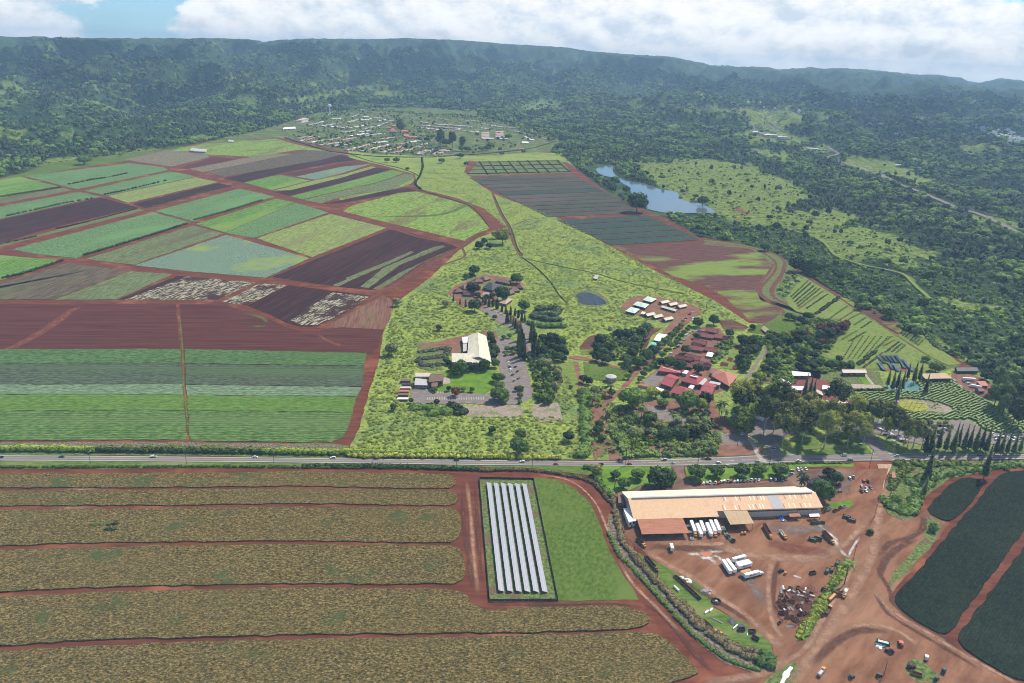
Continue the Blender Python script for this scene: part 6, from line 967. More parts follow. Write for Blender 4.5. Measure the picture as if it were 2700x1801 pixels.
def roofed(name, label, cat, Q, eave, rise, ty, rm, wm, group=None, win=0, over=.88, auto_px=None, door=True):
    """Q: four roof corners (world x, y) A-B front eave, D-C back eave; ridge runs between the middles of D-A and B-C"""
    Q = [np.array(q, float) for q in Q]
    if sum(Q[i][0]*Q[(i+1) % 4][1]-Q[(i+1) % 4][0]*Q[i][1] for i in range(4)) < 0: Q = [Q[1], Q[0], Q[3], Q[2]]
    c = sum(Q)/4; r = thing(name, label, cat, (c[0], c[1], 0), 0, group); L = [q-c for q in Q]; Wl = [q*over for q in L]; th_ = .25
    mb = MB()
    if ty == 'flat':
        mb.prism([tuple(q) for q in Wl], -.1, eave-.02); mb.obj('wall', wm, r); mb = MB(); mb.add([(*q, eave) for q in L]+[(*q, eave+th_) for q in L], [(3, 2, 1, 0), (4, 5, 6, 7), (0, 1, 5, 4), (1, 2, 6, 5), (2, 3, 7, 6), (3, 0, 4, 7)]); rf = mb.obj('roof', rm, r)
    elif ty == 'shed':
        z = [eave, eave, eave+rise, eave+rise]; mb.add([(*q, -.1) for q in Wl]+[(*q, z[i]-.05) for i, q in enumerate(Wl)], [(0, 1, 5, 4), (1, 2, 6, 5), (2, 3, 7, 6), (3, 0, 4, 7)]); mb.obj('wall', wm, r); mb = MB(); mb.add([(*q, z[i]) for i, q in enumerate(L)]+[(*q, z[i]+th_) for i, q in enumerate(L)], [(3, 2, 1, 0), (4, 5, 6, 7), (0, 1, 5, 4), (1, 2, 6, 5), (2, 3, 7, 6), (3, 0, 4, 7)]); rf = mb.obj('roof', rm, r)
    else:
        m0, m1 = (L[3]+L[0])/2, (L[1]+L[2])/2
        hw_ = (np.hypot(*(L[0]-L[3]))+np.hypot(*(L[1]-L[2])))/4; ax = (m1-m0)/max(np.hypot(*(m1-m0)), .1)
        if ty == 'hip': k = min(hw_*.85, np.hypot(*(m1-m0))*.45); m0, m1 = m0+ax*k, m1-ax*k
        zr = eave+rise; mb.prism([tuple(q) for q in Wl], -.1, eave+.05)
        if ty == 'gable':
            for (i, j), mm in (((3, 0), m0), ((1, 2), m1)): mb.add([(*Wl[i], eave), (*Wl[j], eave), (*(mm*over), zr-.3)], [(0, 1, 2)])
        mb.obj('wall', wm, r); mb = MB(); v = [(*q, eave) for q in L]+[(*m0, zr), (*m1, zr)]; v += [(a, b, zz-th_) for a, b, zz in v]; f = [(0, 1, 5, 4), (2, 3, 4, 5)]
        if ty == 'hip': f += [(3, 0, 4), (1, 2, 5)]
        f += [tuple(i+6 for i in q[::-1]) for q in f]; f += [(i, i+6, (i+1) % 4+6, (i+1) % 4) for i in ((0, 2) if ty == 'gable' else (0, 1, 2, 3))]
        if ty == 'gable': f += [(3, 4, 10, 9), (4, 0, 6, 10), (1, 5, 11, 7), (5, 2, 8, 11)]
        mb.add(v, f); rf = mb.obj('roof', rm, r); mb = MB(); mb.tube((*m0, zr+.05), (*m1, zr+.05), .14, n=5); mb.obj('ridge_cap', rm, rf)
    # windows and a door on the two long walls
    if win:
        for (a, b) in ((Wl[0], Wl[1]), (Wl[2], Wl[3])):
            d = b-a; Ld = np.hypot(*d); an = math.atan2(d[1], d[0]); nr = np.array([d[1], -d[0]])/Ld
            for k in range(win): q = a+d*(k+.5)/win+nr*.04; mb = MB(); mb.box((q[0], q[1], eave*.4), (Ld/win*.5, .1, eave*.35), an); mb.obj('window', 'car_glass', r)
            if door: q = a+d*(.5 if win % 2 == 0 else .5+.5/win)+nr*.05; mb = MB(); mb.box((q[0], q[1], 0.02), (1.1, .1, min(2.1, eave*.8)), an); mb.obj('door', 'brown_wood', r)
    return r
def B(fr, corners, eave, rise, ty, rm, wm, name, label, cat='building', win=3, group=None, over=.9, ph=None):
    Q = [G(fr, *c, eave) for c in corners]; r = roofed(name, label, cat, Q, eave, rise, ty, rm, wm, group, win, over)
    if ph: x = sum(c[0] for c in corners)/4; y = sum(c[1] for c in corners)/4; auto(r, ph, pxy(fr, x, y))
    return r
def rectQ(c, L, W_, an): co, si = math.cos(an), math.sin(an); return [(c[0]+a*L/2*co-b*W_/2*si, c[1]+a*L/2*si+b*W_/2*co) for a, b in ((-1, -1), (1, -1), (1, 1), (-1, 1))]
def HB(fr, x, y, L, W_, an, eave, rise, ty, rm, wm, name, ph, cat='building', win=2, group=None):
    r = roofed(name, None, cat, rectQ(G(fr, x, y, eave+rise*.5), L, W_, an), eave, rise, ty, rm, wm, group, win, .88); auto(r, ph, pxy(fr, x, y)); return r
# --- packing shed
zr_, ze_ = 12.5, 7.5
ra, rb = np.array(G('q', 105, 212, zr_)), np.array(G('q', 2035, 152, zr_)); axd = (rb-ra)/np.hypot(*(rb-ra)); nd = np.array([-axd[1], axd[0]])
def off(fr, x, y, z): return float((np.array(G(fr, x, y, z))-ra)@nd)
def alo(fr, x, y, z): return float((np.array(G(fr, x, y, z))-ra)@axd)
yb = (off('q', 68, 140, ze_)+off('q', 1940, 85, ze_))/2; yf = (off('q', 1335, 333, ze_)+off('q', 2118, 303, ze_))/2; x0, x1 = 0., alo('q', 2035, 152, zr_); sl = (zr_-ze_)/abs(yf); yl = off('q', 1045, 405, 5.2); zl = max(4.2, zr_-sl*abs(yl)); xl = alo('q', 1045, 405, zl)
an_ = math.atan2(axd[1], axd[0]); shed = thing('packing_shed', 'huge peach-roofed packing shed across the top of the dirt yard', 'shed', (ra[0], ra[1], 0), an_)
print('shed', yb, yf, yl, zl, x1, xl)
mb = MB(); ex = .4
for x in (x0+.6, x1-.6): mb.add([(x, yf+.6, 0), (x, yb-.6, 0), (x, yb-.6, ze_-.2), (x, 0, zr_-.3), (x, yf+.6, ze_-.2)], [(0, 1, 2, 3, 4)])
mb.box(((x0+x1)/2, yb-.7, 0), (x1-x0-1.4, .2, ze_-.2)); mb.box(((xl+x1)/2, yf+.7, 0), (x1-xl-1.4, .2, ze_-.25)); mb.box(((x0+xl)/2, yf+4, 0), (xl-x0-2, .2, ze_+1)); mb.box((x0+.7, (yf+yl)/2, 0), (.2, abs(yl-yf)-1, zl)); mb.obj('wall', 'wall_pale', shed)
mb = MB(); mb.add([(x0-ex, yb-ex, ze_), (x1+ex, yb-ex, ze_), (x1+ex, 0, zr_), (x0-ex, 0, zr_), (x0-ex, yb-ex, ze_+.25), (x1+ex, yb-ex, ze_+.25), (x1+ex, 0, zr_+.25), (x0-ex, 0, zr_+.25)], [(3, 2, 1, 0), (4, 5, 6, 7), (0, 1, 5, 4), (3, 0, 4, 7), (1, 2, 6, 5)]) if False else None
def slab(mb, q, th_=.25, mi=0): mb.add([tuple(p) for p in q]+[(a, b, c-th_) for a, b, c in q], [(0, 1, 2, 3), (7, 6, 5, 4), (0, 4, 5, 1), (1, 5, 6, 2), (2, 6, 7, 3), (3, 7, 4, 0)], mi)
mb = MB(); slab(mb, [(x0-ex, 0, zr_), (x1+ex, 0, zr_), (x1+ex, yb, ze_), (x0-ex, yb, ze_)]); mb.obj('back_roof', 'roof_sunlit', shed)['label'] = 'back slope of the roof, coloured lighter as sunlit'  # back slope faces the sun: its brightness is put into a lighter roof colour
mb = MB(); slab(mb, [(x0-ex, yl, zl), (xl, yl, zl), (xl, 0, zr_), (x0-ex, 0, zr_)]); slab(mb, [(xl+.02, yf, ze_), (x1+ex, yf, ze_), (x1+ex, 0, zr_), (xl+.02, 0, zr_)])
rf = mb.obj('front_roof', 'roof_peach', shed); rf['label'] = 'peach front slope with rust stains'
mb = MB(); mb.box(((x0+x1)/2, 0, zr_+.02), (x1-x0-6, 1.8, .8)); mb.obj('ridge_vent', 'roof_greyw', shed)
def onroof(fr, x, y): X, yy = alo(fr, x, y, 10), off(fr, x, y, 10); return X, yy, zr_-sl*abs(yy)
patch = MB()
for c, L, mm in [((1625, 245), 9.5, 0)]: X, yy, z = onroof('q', *c); slab(patch, [(X-L/2, yf+.3, ze_+.2), (X+L/2, yf+.3, ze_+.2), (X+L/2, -1.5, zr_-sl*1.5+.12), (X-L/2, -1.5, zr_-sl*1.5+.12)], .1)
patch.obj('repair_panel', 'roof_greyw', rf)
pmat('roof_sky', (.78, .64, .48), .5); pmat('roof_skyd', (.36, .22, .14), .6)
for k, x in enumerate([1085, 1105, 1215, 1255, 1360, 1400, 1432, 1470, 1500, 1715, 1770, 1825, 1890, 1935, 1985]):
    for y in (232-(x-1085)*.032, 292-(x-1085)*.032): X, yy, z = onroof('q', x, y); mb = MB(); h_ = 2.2; slab(mb, [(X-.45, yy-h_, z-sl*h_+.1), (X+.45, yy-h_, z-sl*h_+.1), (X+.45, yy+h_, z+sl*h_+.1), (X-.45, yy+h_, z+sl*h_+.1)], .08); mb.obj('skylight', 'roof_sky' if k % 3 else 'roof_skyd', rf)
mb = MB(); mb.box(((xl+x1)/2+8, yf+.55, ze_-2.3), (x1-xl-22, .12, .9)); mb.obj('window_strip', 'car_glass', shed)
def canopy(name, corners, zb, zf, mat, lab, legs=6):
    P = [Vector((*G('q', *c, z), z)) for c, z in zip(corners, (zf, zf, zb, zb))]; r = thing(name, lab, 'canopy', (P[0].x, P[0].y, 0)); o = Vector((P[0].x, P[0].y, 0)); mb = MB(); slab(mb, [p-o for p in P], .2); mb.obj('roof', mat, r); mb = MB()
    for k in range(legs): p = P[0].lerp(P[1], k/(legs-1))*.97+P[3]*.03-o; mb.tube((p.x, p.y, 0), (p.x, p.y, zf-.2), .16)
    mb.obj('post_row', 'rust_dark', r); return r
canopy('loading_canopy', [(245, 583), (733, 570), (668, 412), (195, 430)], 5.6, 4.8, 'roof_rust', 'wide rusty orange loading canopy at the left of the shed', 8); canopy('loading_canopy', [(1160, 483), (1405, 470), (1330, 335), (1086, 343)], 7.2, 6.2, 'roof_tan', 'tan corrugated canopy in the middle of the shed front', 4)
canopy('entrance_awning', [(1775, 402), (1890, 398), (1868, 362), (1756, 367)], 4, 3.6, 'roof_rust', 'small rusty awning on the shed front', 3); canopy('entrance_awning', [(1980, 402), (2090, 397), (2072, 368), (1972, 372)], 4, 3.7, 'roof_white', 'small white awning at the right of the shed front', 3)
B('q', [(110, 460), (188, 442), (130, 310), (52, 316)], 5.5, 0, 'flat', 'roof_white', 'wall_white', 'shed_annex', 'pale flat-roofed annex at the left end of the shed', 'annex', 2); B('q', [(0, 262), (75, 258), (62, 150), (-8, 155)], 5, 0, 'flat', 'roof_brown', 'rust', 'rusty_lean_to', 'rusty brown lean-to at the far left of the shed', 'shed', 0)
X, Y = G('q', 690, 690); heap('q', 1690, 425, 3.5, 1.4, 'car_blue', 'blue_tarp', 'blue tarpaulin bundle against the shed wall', 'tarp', 9)
# office
r = B('l', [(100, 1070), (380, 1110), (310, 1050), (160, 1020)], 4, 3, 'hip', 'roof_dark', 'wall_brown', 'office_house', 'dark-roofed office house behind the right end of the shed', 'house', 3); B('l', [(200, 1045), (300, 1060), (385, 1090), (240, 990)], 4.2, 2.6, 'gable', 'roof_dark', 'wall_brown', 'office_wing', 'dark back wing of the office house', 'house', 2)
B('l', [(985, 1020), (1025, 1020), (1020, 965), (985, 965)], 3, .6, 'shed', 'roof_rust', 'wall_brown', 'pump_shed', 'tiny rust-roofed hut beside the concrete track', 'hut', 1)
S('concrete_track', ('l', [(835, 880), (985, 880), (930, 1000), (880, 1176), (800, 1176), (855, 1050)]), 'concrete_track', cat='road'); S('concrete_track', ('n', [(615, -40), (690, -40), (655, 60), (620, 200), (520, 330), (430, 430), (330, 540), (400, 420), (500, 280), (590, 130)]), 'yard_dirt', cat='road')
# --- white L-shaped hall
B('h', [(1250, 860), (1415, 875), (1405, 705), (1312, 722)], 8, .1, 'flat', 'roof_cream', 'wall_pale', 'hall_wing', 'cream west slope of the large metal-roofed hall', 'hall', 0) if False else None
HQ = [G('h', *p, 7) for p in [(1300, 960), (1552, 1000), (1498, 728), (1316, 722)]]; roofed('metal_hall', 'large cream metal-roofed hall beside the parking lot', 'hall', [HQ[0], HQ[3], HQ[2], HQ[1]], 7, 4.5, 'gable', 'roof_cream', 'wall_pale', None, 4); B('h', [(1143, 1000), (1552, 1030), (1425, 935), (1140, 935)], 6.5, 3.2, 'shed', 'roof_cream', 'wall_brown', 'metal_hall_wing', 'cream lean-to wing across the front of the metal hall', 'hall', 5)
B('h', [(1255, 800), (1320, 798), (1315, 735), (1247, 740)], 5, 0, 'flat', 'roof_white', 'wall_grey', 'hall_annex', 'white flat annex on the west side of the metal hall', 'annex', 1); B('h', [(1258, 890), (1300, 885), (1296, 805), (1255, 805)], 4, 0, 'flat', 'roof_greyw', 'wall_grey', 'hall_annex', 'grey flat annex behind the lean-to wing', 'annex', 1)
# --- church and lot
B('h', [(905, 1205), (1056, 1190), (1050, 1115), (920, 1120)], 7, 3.5, 'gable', 'roof_brown', 'wall_brown', 'church_building', 'brown gabled hall at the left of the bright lawn', 'church', 3); B('h', [(930, 1258), (995, 1250), (995, 1195), (932, 1200)], 5, 1.2, 'shed', 'roof_brown', 'wall_brown', 'church_porch', 'brown lean-to in front of the gabled hall', 'porch', 1); B('h', [(755, 1235), (890, 1240), (890, 1180), (765, 1165)], 4.5, 0, 'flat', 'roof_greyw', 'wall_grey', 'flat_hall', 'grey flat-roofed block left of the brown gabled hall', 'building', 3); B('h', [(765, 1150), (915, 1150), (925, 1115), (765, 1110)], 4.5, 0, 'flat', 'roof_pinkw', 'wall_pale', 'flat_hall', 'pinkish flat-roofed block behind the brown gabled hall', 'building', 3)
for k, (x, y, m_) in enumerate([(663, 1187, 'roof_brown'), (680, 1225, 'roof_dark'), (660, 1262, 'roof_pinkw'), (645, 1297, 'roof_salmon'), (640, 1332, 'roof_brown'), (635, 1376, 'roof_white')]): B('h', [(x-60, y+8), (x+55, y+8), (x+58, y-8), (x-50, y-8)], 2.6, .3, 'shed', m_, 'wall_brown', 'open_shed', f"low {['brown', 'dark', 'pinkish', 'orange', 'grey-brown', 'white'][k]} roofed shelter at the left of the church lot", 'shelter', 0)
S('lawn', ('h', [(1120, 1080), (1270, 1090), (1590, 1080), (1580, 1240), (1560, 1290), (1460, 1320), (1000, 1300), (995, 1240), (1045, 1225), (1125, 1220), (1125, 1160), (1055, 1150), (1040, 1115)]), 'lawn', 'bright mown lawn between the church and the car park', cat='lawn'); S('patio', ('h', [(1060, 1160), (1125, 1165), (1125, 1222), (1045, 1225)]), 'paving_pale', cat='ground')
S('car_park', ('h', [(720, 1300), (760, 1262), (880, 1275), (900, 1300), (1440, 1330), (1560, 1340), (1640, 1100), (1620, 940), (1590, 760), (1640, 740), (1760, 760), (1820, 840), (1880, 960), (1920, 1080), (1960, 1240), (1975, 1320), (1930, 1390), (1820, 1440), (1640, 1445), (1270, 1430), (760, 1440), (725, 1380)]), 'asphalt_lot', cat='car park'); S('field_rough', ('h', [(800, 815), (1240, 790), (1240, 900), (1130, 935), (1050, 990), (1040, 1080), (900, 1090), (770, 1050), (780, 880)]), 'rough_grass', cat='ground'); S('dirt_court', ('h', [(800, 810), (1000, 790), (1200, 740), (1500, 680), (1600, 680), (1620, 760), (1500, 730), (1400, 720), (1255, 745), (1250, 890), (1140, 920), (1120, 850), (800, 850)]), 'dirt_pink', cat='ground')
S('stony_clearing', ('h', [(1260, 1460), (1640, 1460), (1850, 1470), (1870, 1520), (1780, 1567), (1300, 1567)]), 'gravel_pale', cat='ground'); S('stony_clearing', ('D', [(1065, 935), (1190, 930), (1210, 945), (1180, 960), (1075, 955)]), 'gravel_pale', cat='ground'); S('stony_clearing', ('D', [(1225, 930), (1280, 925), (1292, 965), (1240, 970), (1215, 950)]), 'gravel_pale', cat='ground')
S('alley_drive', ('h', [(1380, 400), (1460, 415), (1640, 470), (1800, 540), (1920, 620), (1960, 700), (1940, 800), (2000, 930), (1900, 960), (1860, 900), (1870, 800), (1840, 720), (1740, 640), (1600, 580), (1480, 490), (1400, 450)]), 'asphalt_lot', cat='road'); S('alley_drive', ('h', [(1640, 470), (1700, 480), (1850, 580), (1880, 660), (1900, 800), (1945, 890), (1910, 895), (1870, 800), (1850, 690), (1790, 590)]), 'dirt_pink', cat='road')
mk = MB()
for k in range(34): a, b = G('h', 890+k*17.5, 1390), G('h', 892+k*17.5, 1362); strip([a, b], .18, LAY[0]+.03, mb=mk)
for k in range(16): a, b = G('h', 905+k*17, 1325), G('h', 907+k*17, 1302); strip([a, b], .18, LAY[0]+.03, mb=mk)
for k in range(14): a, b = G('h', 1460+k*18, 415+k*8.5), G('h', 1520+k*18, 405+k*8.5+25); strip([a, b], .2, LAY[0]+.03, mb=mk)
mk.obj('parking_line', 'paint_white')['kind'] = 'structure'
AL = wang('h', (1700, 1000), (1730, 985))
carrow('h', [(1722, 985, 'white'), (1725, 1000, 'white'), (1730, 1035, 'silver'), (1738, 1050, 'black'), (1750, 1075, 'white'), (1752, 1090, 'white', 'suv'), (1800, 1050, 'dark blue'), (1820, 1095, 'black'), (1768, 1132, 'dark blue'), (1832, 1167, 'grey'), (1785, 1190, 'grey'), (905, 1262, 'dark blue'), (1600, 950, 'white', 'suv')], AL, 'parked on the church car park')
# --- brown cottage ring
for k, (x, y, L) in enumerate([(1210, 250, 11), (1275, 210, 12), (1330, 172, 12), (1410, 145, 13), (1485, 122, 13), (1850, 205, 12), (1785, 238, 13), (1740, 265, 11), (1310, 275, 13), (1490, 290, 15)]): HB('h', x, y, L*1.3, L*1.05, .4+.5*(k % 3), 3.2, 4.4, 'hip', 'roof_brown' if k != 9 else 'village_brown', 'wall_brown', 'cottage', 'brown hip-roofed cottage in the ring of cottages', 'house', 2, 'brown cottages in a ring')
B('h', [(1590, 160), (1740, 190), (1765, 160), (1625, 120)], 4, 3, 'hip', 'roof_brown', 'wall_brown', 'long_house', 'long dark brown house at the top of the cottage ring', 'house', 4); B('h', [(1460, 225), (1560, 260), (1660, 200), (1530, 170)], 4.5, 4.5, 'hip', 'roof_dark', 'wall_grey', 'community_hall', 'dark slate-roofed hall in the middle of the cottage ring', 'hall', 4); B('h', [(1630, 385), (1700, 400), (1770, 350), (1690, 320)], 4, 3, 'hip', 'village_brown', 'wall_brown', 'cottage', 'larger brown house below the cottage ring', 'house', 3)
S('cottage_court', ('h', [(1090, 280), (1180, 210), (1330, 150), (1480, 95), (1620, 110), (1780, 140), (1900, 200), (1880, 240), (1780, 290), (1680, 300), (1620, 330), (1560, 400), (1480, 450), (1330, 440), (1190, 400), (1170, 340)]), 'dirt_pink', cat='ground'); S('cottage_lawn', ('h', [(1440, 210), (1530, 160), (1680, 180), (1800, 170), (1760, 220), (1640, 250), (1560, 265), (1420, 240)]), 'verge', cat='lawn'); S('court_island', ('h', [(1235, 350), (1280, 330), (1350, 335), (1365, 360), (1310, 380), (1250, 375)]), 'dry_scrub', cat='ground')
# --- green-roofed classrooms and cream pavilions
for k, q in enumerate([[(582, 470), (680, 495), (735, 450), (640, 428)], [(664, 405), (790, 440), (830, 400), (705, 370)], [(765, 355), (850, 380), (910, 345), (810, 318)]]): B('i', q, 4, 2, 'hip', 'roof_green', 'wall_green', 'school_block', None, 'building', 4, 'green-roofed blocks by the pond', ph='pale green hip-roofed block in the compound right of the dark pond')
for k, (x, y) in enumerate([(985, 370), (1070, 392), (1165, 412), (835, 497), (915, 517), (1020, 542)]): HB('i', x, y, 17, 9, .62, 3.2, 2.4, 'gable', 'roof_cream', 'wall_brown', 'pavilion', 'cream gabled pavilion in the compound right of the dark pond', 'building', 2, 'cream pavilions')
B('i', [(950, 430), (1105, 475), (1125, 455), (970, 412)], 3.4, 1.6, 'gable', 'roof_cream', 'wall_brown', 'long_pavilion', 'long cream roof crossing the middle of the pavilions', 'building', 4); B('i', [(740, 500), (780, 508), (795, 485), (755, 478)], 3, .5, 'shed', 'roof_cream', 'wall_brown', 'small_pavilion', 'small cream roof at the left of the pavilions', 'building', 1)
S('compound_court', ('i', [(530, 440), (600, 350), (700, 320), (930, 325), (1250, 400), (1370, 460), (1360, 500), (1200, 600), (1080, 700), (1020, 720), (960, 700), (1060, 590), (900, 560), (740, 520), (590, 500)]), 'dirt_pink', cat='ground'); S('drive', ('i', [(1260, 410), (1380, 460), (1340, 500), (1230, 600), (1180, 650), (1080, 750), (960, 870), (860, 990), (760, 1080), (700, 1140), (620, 1240), (520, 1330), (430, 1420), (350, 1567), (290, 1567), (390, 1420), (500, 1300), (580, 1210), (660, 1090), (760, 1010), (880, 900), (980, 800), (1080, 700), (1170, 600)]), 'dirt_pink', cat='road')
carrow('i', [(1247, 505, 'red', 'suv'), (1262, 490, 'silver'), (1282, 482, 'white'), (1180, 575, 'red'), (1190, 563, 'white'), (1207, 548, 'black')], .15, 'parked beside the cream pavilions'); carrow('i', [(1285, 548, 'white', 'van'), (1283, 568, 'white', 'van'), (1330, 648, 'white', 'van'), (1342, 682, 'blue', 'van')], .6, 'parked at the top of the red cottages')
carrow('i', [(1252, 692, 'white'), (1240, 700, 'silver'), (1228, 712, 'white'), (1214, 724, 'white'), (1207, 738, 'silver'), (1196, 752, 'white'), (1190, 775, 'silver', 'suv'), (1158, 805, 'grey'), (1135, 828, 'white'), (1128, 843, 'black'), (1093, 858, 'black'), (1058, 910, 'white'), (1280, 685, 'silver')], .35, 'in the car row beside the red cottages')
S('cottage_yard', ('i', [(1380, 640), (1560, 650), (1640, 760), (1500, 900), (1480, 1040), (1420, 1080), (1280, 1060), (1100, 1010), (1000, 960), (1060, 880), (1160, 800), (1260, 710)]), 'dirt_pink', cat='ground')
# --- red roofs
for k, (x, y, L, W_) in enumerate([(1480, 662, 17, 13), (1425, 715, 19, 13), (1390, 690, 12, 8), (1570, 725, 17, 14), (1355, 782, 18, 12), (1320, 845, 18, 13), (1330, 815, 12, 7), (1470, 860, 17, 11), (1280, 938, 19, 12), (1190, 948, 22, 8), (1215, 1012, 19, 12), (1375, 1005, 18, 11), (1430, 1025, 9, 7), (1620, 745, 8, 6)]): HB('i', x, y, L, W_, -.45+(.08 if k % 2 else -.05), 3.4, 3.2, 'gable', 'roof_maroon', 'wall_brown', 'red_cottage', 'maroon-roofed cottage beside the avenue car row', 'house', 2, 'maroon-roofed cottages')
B('i', [(1415, 935), (1480, 945), (1510, 905), (1440, 890)], 3.2, 2, 'gable', 'roof_white', 'wall_pale', 'white_house', 'white-roofed house beside the palm grove', 'house', 2); B('i', [(920, 1090), (1140, 1115), (1185, 1085), (960, 1025)], 5, .6, 'shed', 'roof_red', 'wall_red', 'red_carport', 'long red roof with rows of skylights at the top of the red complex', 'building', 0)
for nm, q, ty, m_, lb, ev, rs in [('red_wing', [(940, 1218), (1062, 1258), (1148, 1155), (1045, 1117)], 'gable', 'roof_red', 'red gabled west wing of the red-roofed complex', 5, 3), ('red_hall', [(1150, 1190), (1335, 1238), (1418, 1165), (1255, 1110)], 'hip', 'roof_red', 'red hip-roofed centre hall of the red complex', 5, 5), ('red_pavilion', [(1050, 1310), (1250, 1360), (1298, 1285), (1130, 1240)], 'hip', 'roof_red', 'red front wing of the red complex facing the big trees', 5, 3.5), ('red_east', [(1330, 1335), (1475, 1335), (1530, 1242), (1425, 1190)], 'gable', 'roof_red', 'red east wing of the red complex', 5, 3), ('salmon_hall', [(1470, 1140), (1660, 1250), (1748, 1135), (1535, 1072)], 'hip', 'roof_salmon', 'salmon-roofed hall at the right end of the red complex', 5.5, 5)]: B('i', q, ev, rs, ty, m_, 'wall_brown', nm, lb, 'building', 4)
B('i', [(1340, 1225), (1395, 1240), (1432, 1175), (1400, 1165)], 5.4, 0, 'flat', 'roof_greyw', 'wall_grey', 'link_canopy', 'grey flat link roof between the red hall and east wing', 'roof', 0); B('i', [(1445, 1215), (1560, 1238), (1570, 1215), (1460, 1192)], 5.2, 0, 'flat', 'roof_greyw', 'wall_grey', 'link_canopy', 'grey flat link roof beside the salmon hall', 'roof', 0); B('i', [(1455, 1110), (1500, 1128), (1530, 1075), (1490, 1062)], 4, .6, 'shed', 'roof_brown', 'wall_grey', 'lean_to', 'brown lean-to against the salmon hall', 'annex', 0); B('i', [(1230, 1260), (1275, 1275), (1305, 1240), (1260, 1228)], 3.5, 1, 'hip', 'roof_white', 'wall_pale', 'canopy_tent', 'white canopy in the court of the red complex', 'canopy', 0); B('i', [(1165, 1110), (1215, 1120), (1240, 1088), (1195, 1080)], 3.5, 1, 'hip', 'roof_white', 'wall_pale', 'canopy_tent', 'white canopy at the top of the red complex', 'canopy', 0); B('i', [(890, 1275), (980, 1312), (985, 1285), (905, 1258)], 2.8, .3, 'shed', 'roof_white', 'wall_pale', 'small_shelter', 'pale striped shelter below the red west wing', 'shelter', 0); B('i', [(710, 1235), (830, 1258), (835, 1240), (730, 1222)], 2.8, .3, 'shed', 'roof_rust', 'wall_pale', 'small_shelter', 'rusty shelter at the left of the red complex car park', 'shelter', 0)
r0 = [o for o in COL.objects if o.name.startswith('red_carport')][0]; mb = MB()
for k in range(8):
    a = G('i', 965+k*24, 1048+k*7, 5.5); b = G('i', 985+k*24, 1062+k*7, 5.5); m2 = MB(); strip([(a[0]-r0.location.x, a[1]-r0.location.y), (b[0]-r0.location.x, b[1]-r0.location.y)], 1.2, 5.9, mb=m2); m2.obj('skylight', 'roof_pinkw', r0)
r0 = [o for o in COL.objects if o.name.startswith('red_hall')][0]; m2 = MB(); a = G('i', 1240, 1135, 10); b = G('i', 1350, 1162, 9); m2.box(((a[0]+b[0])/2-r0.location.x, (a[1]+b[1])/2-r0.location.y, 9.3), (9, 2.2, .6), -.5); m2.obj('solar_heater', 'roof_white', r0)
S('car_park', ('i', [(760, 1200), (920, 1090), (1030, 1110), (940, 1215), (900, 1265), (780, 1230)]), 'asphalt_lot', cat='car park'); S('court', ('i', [(1110, 1230), (1160, 1190), (1340, 1240), (1290, 1290), (1130, 1240)]), 'rough_grass', cat='ground'); S('red_complex_yard', ('i', [(700, 1240), (900, 1080), (1500, 1060), (1740, 1140), (1680, 1260), (1480, 1345), (1050, 1350)]), 'dirt_pink', cat='ground', z=.045)
B('i', [(875, 770), (960, 790), (1020, 715), (930, 700)], 4, 2, 'gable', 'roof_white', 'wall_brown', 'white_barn', 'white-roofed barn in the row of avenue trees', 'barn', 2); B('i', [(820, 835), (885, 850), (925, 800), (850, 790)], 3.2, 1, 'hip', 'roof_teal', 'wall_green', 'teal_shelter', 'teal-roofed shelter beside the white barn', 'shelter', 0); B('i', [(250, 132), (290, 140), (315, 105), (275, 97)], 3, 1.2, 'gable', 'roof_greyw', 'wall_grey', 'field_shed', 'lone grey-roofed shed in the grass above the pond', 'shed', 1); B('i', [(1985, 650), (2030, 690), (2075, 670), (2020, 628)], 3.2, 1.8, 'gable', 'roof_tan', 'wall_brown', 'garden_barn', 'small tan barn at the bend of the dirt track', 'barn', 1)
X, Y = G('i', 432, 1195); r = thing('water_tank', 'round concrete water tank with a pale conical roof', 'water tank', (X, Y, 0)); mb = MB(); mb.tube((0, 0, 0), (0, 0, 6), 6, n=24); mb.obj('wall', 'wall_grey', r); mb = MB(); mb.tube((0, 0, 6.02), (0, 0, 7.6), 6.4, .3, 24); mb.obj('roof', 'roof_greyw', r); mb = MB(); mb.tube((-.6, 0, 0), (-.6, 0, .1), .2) if False else mb.box((0, -6.1, .1), (.6, .15, 6)); mb.obj('ladder', 'steel_grey', r)
X, Y = G('i', 430, 665); r = thing('dark_tank', 'small dark domed tank in the grass below the pond', 'tank', (X, Y, 0)); mb = MB(); mb.tube((0, 0, 0), (0, 0, 3.2), 3, 3, 14); mb.obj('wall', 'steel_grey', r); mb = MB(); mb.tube((0, 0, 3.22), (0, 0, 4.4), 3.1, .4, 14); mb.obj('roof', 'dark_metal', r)
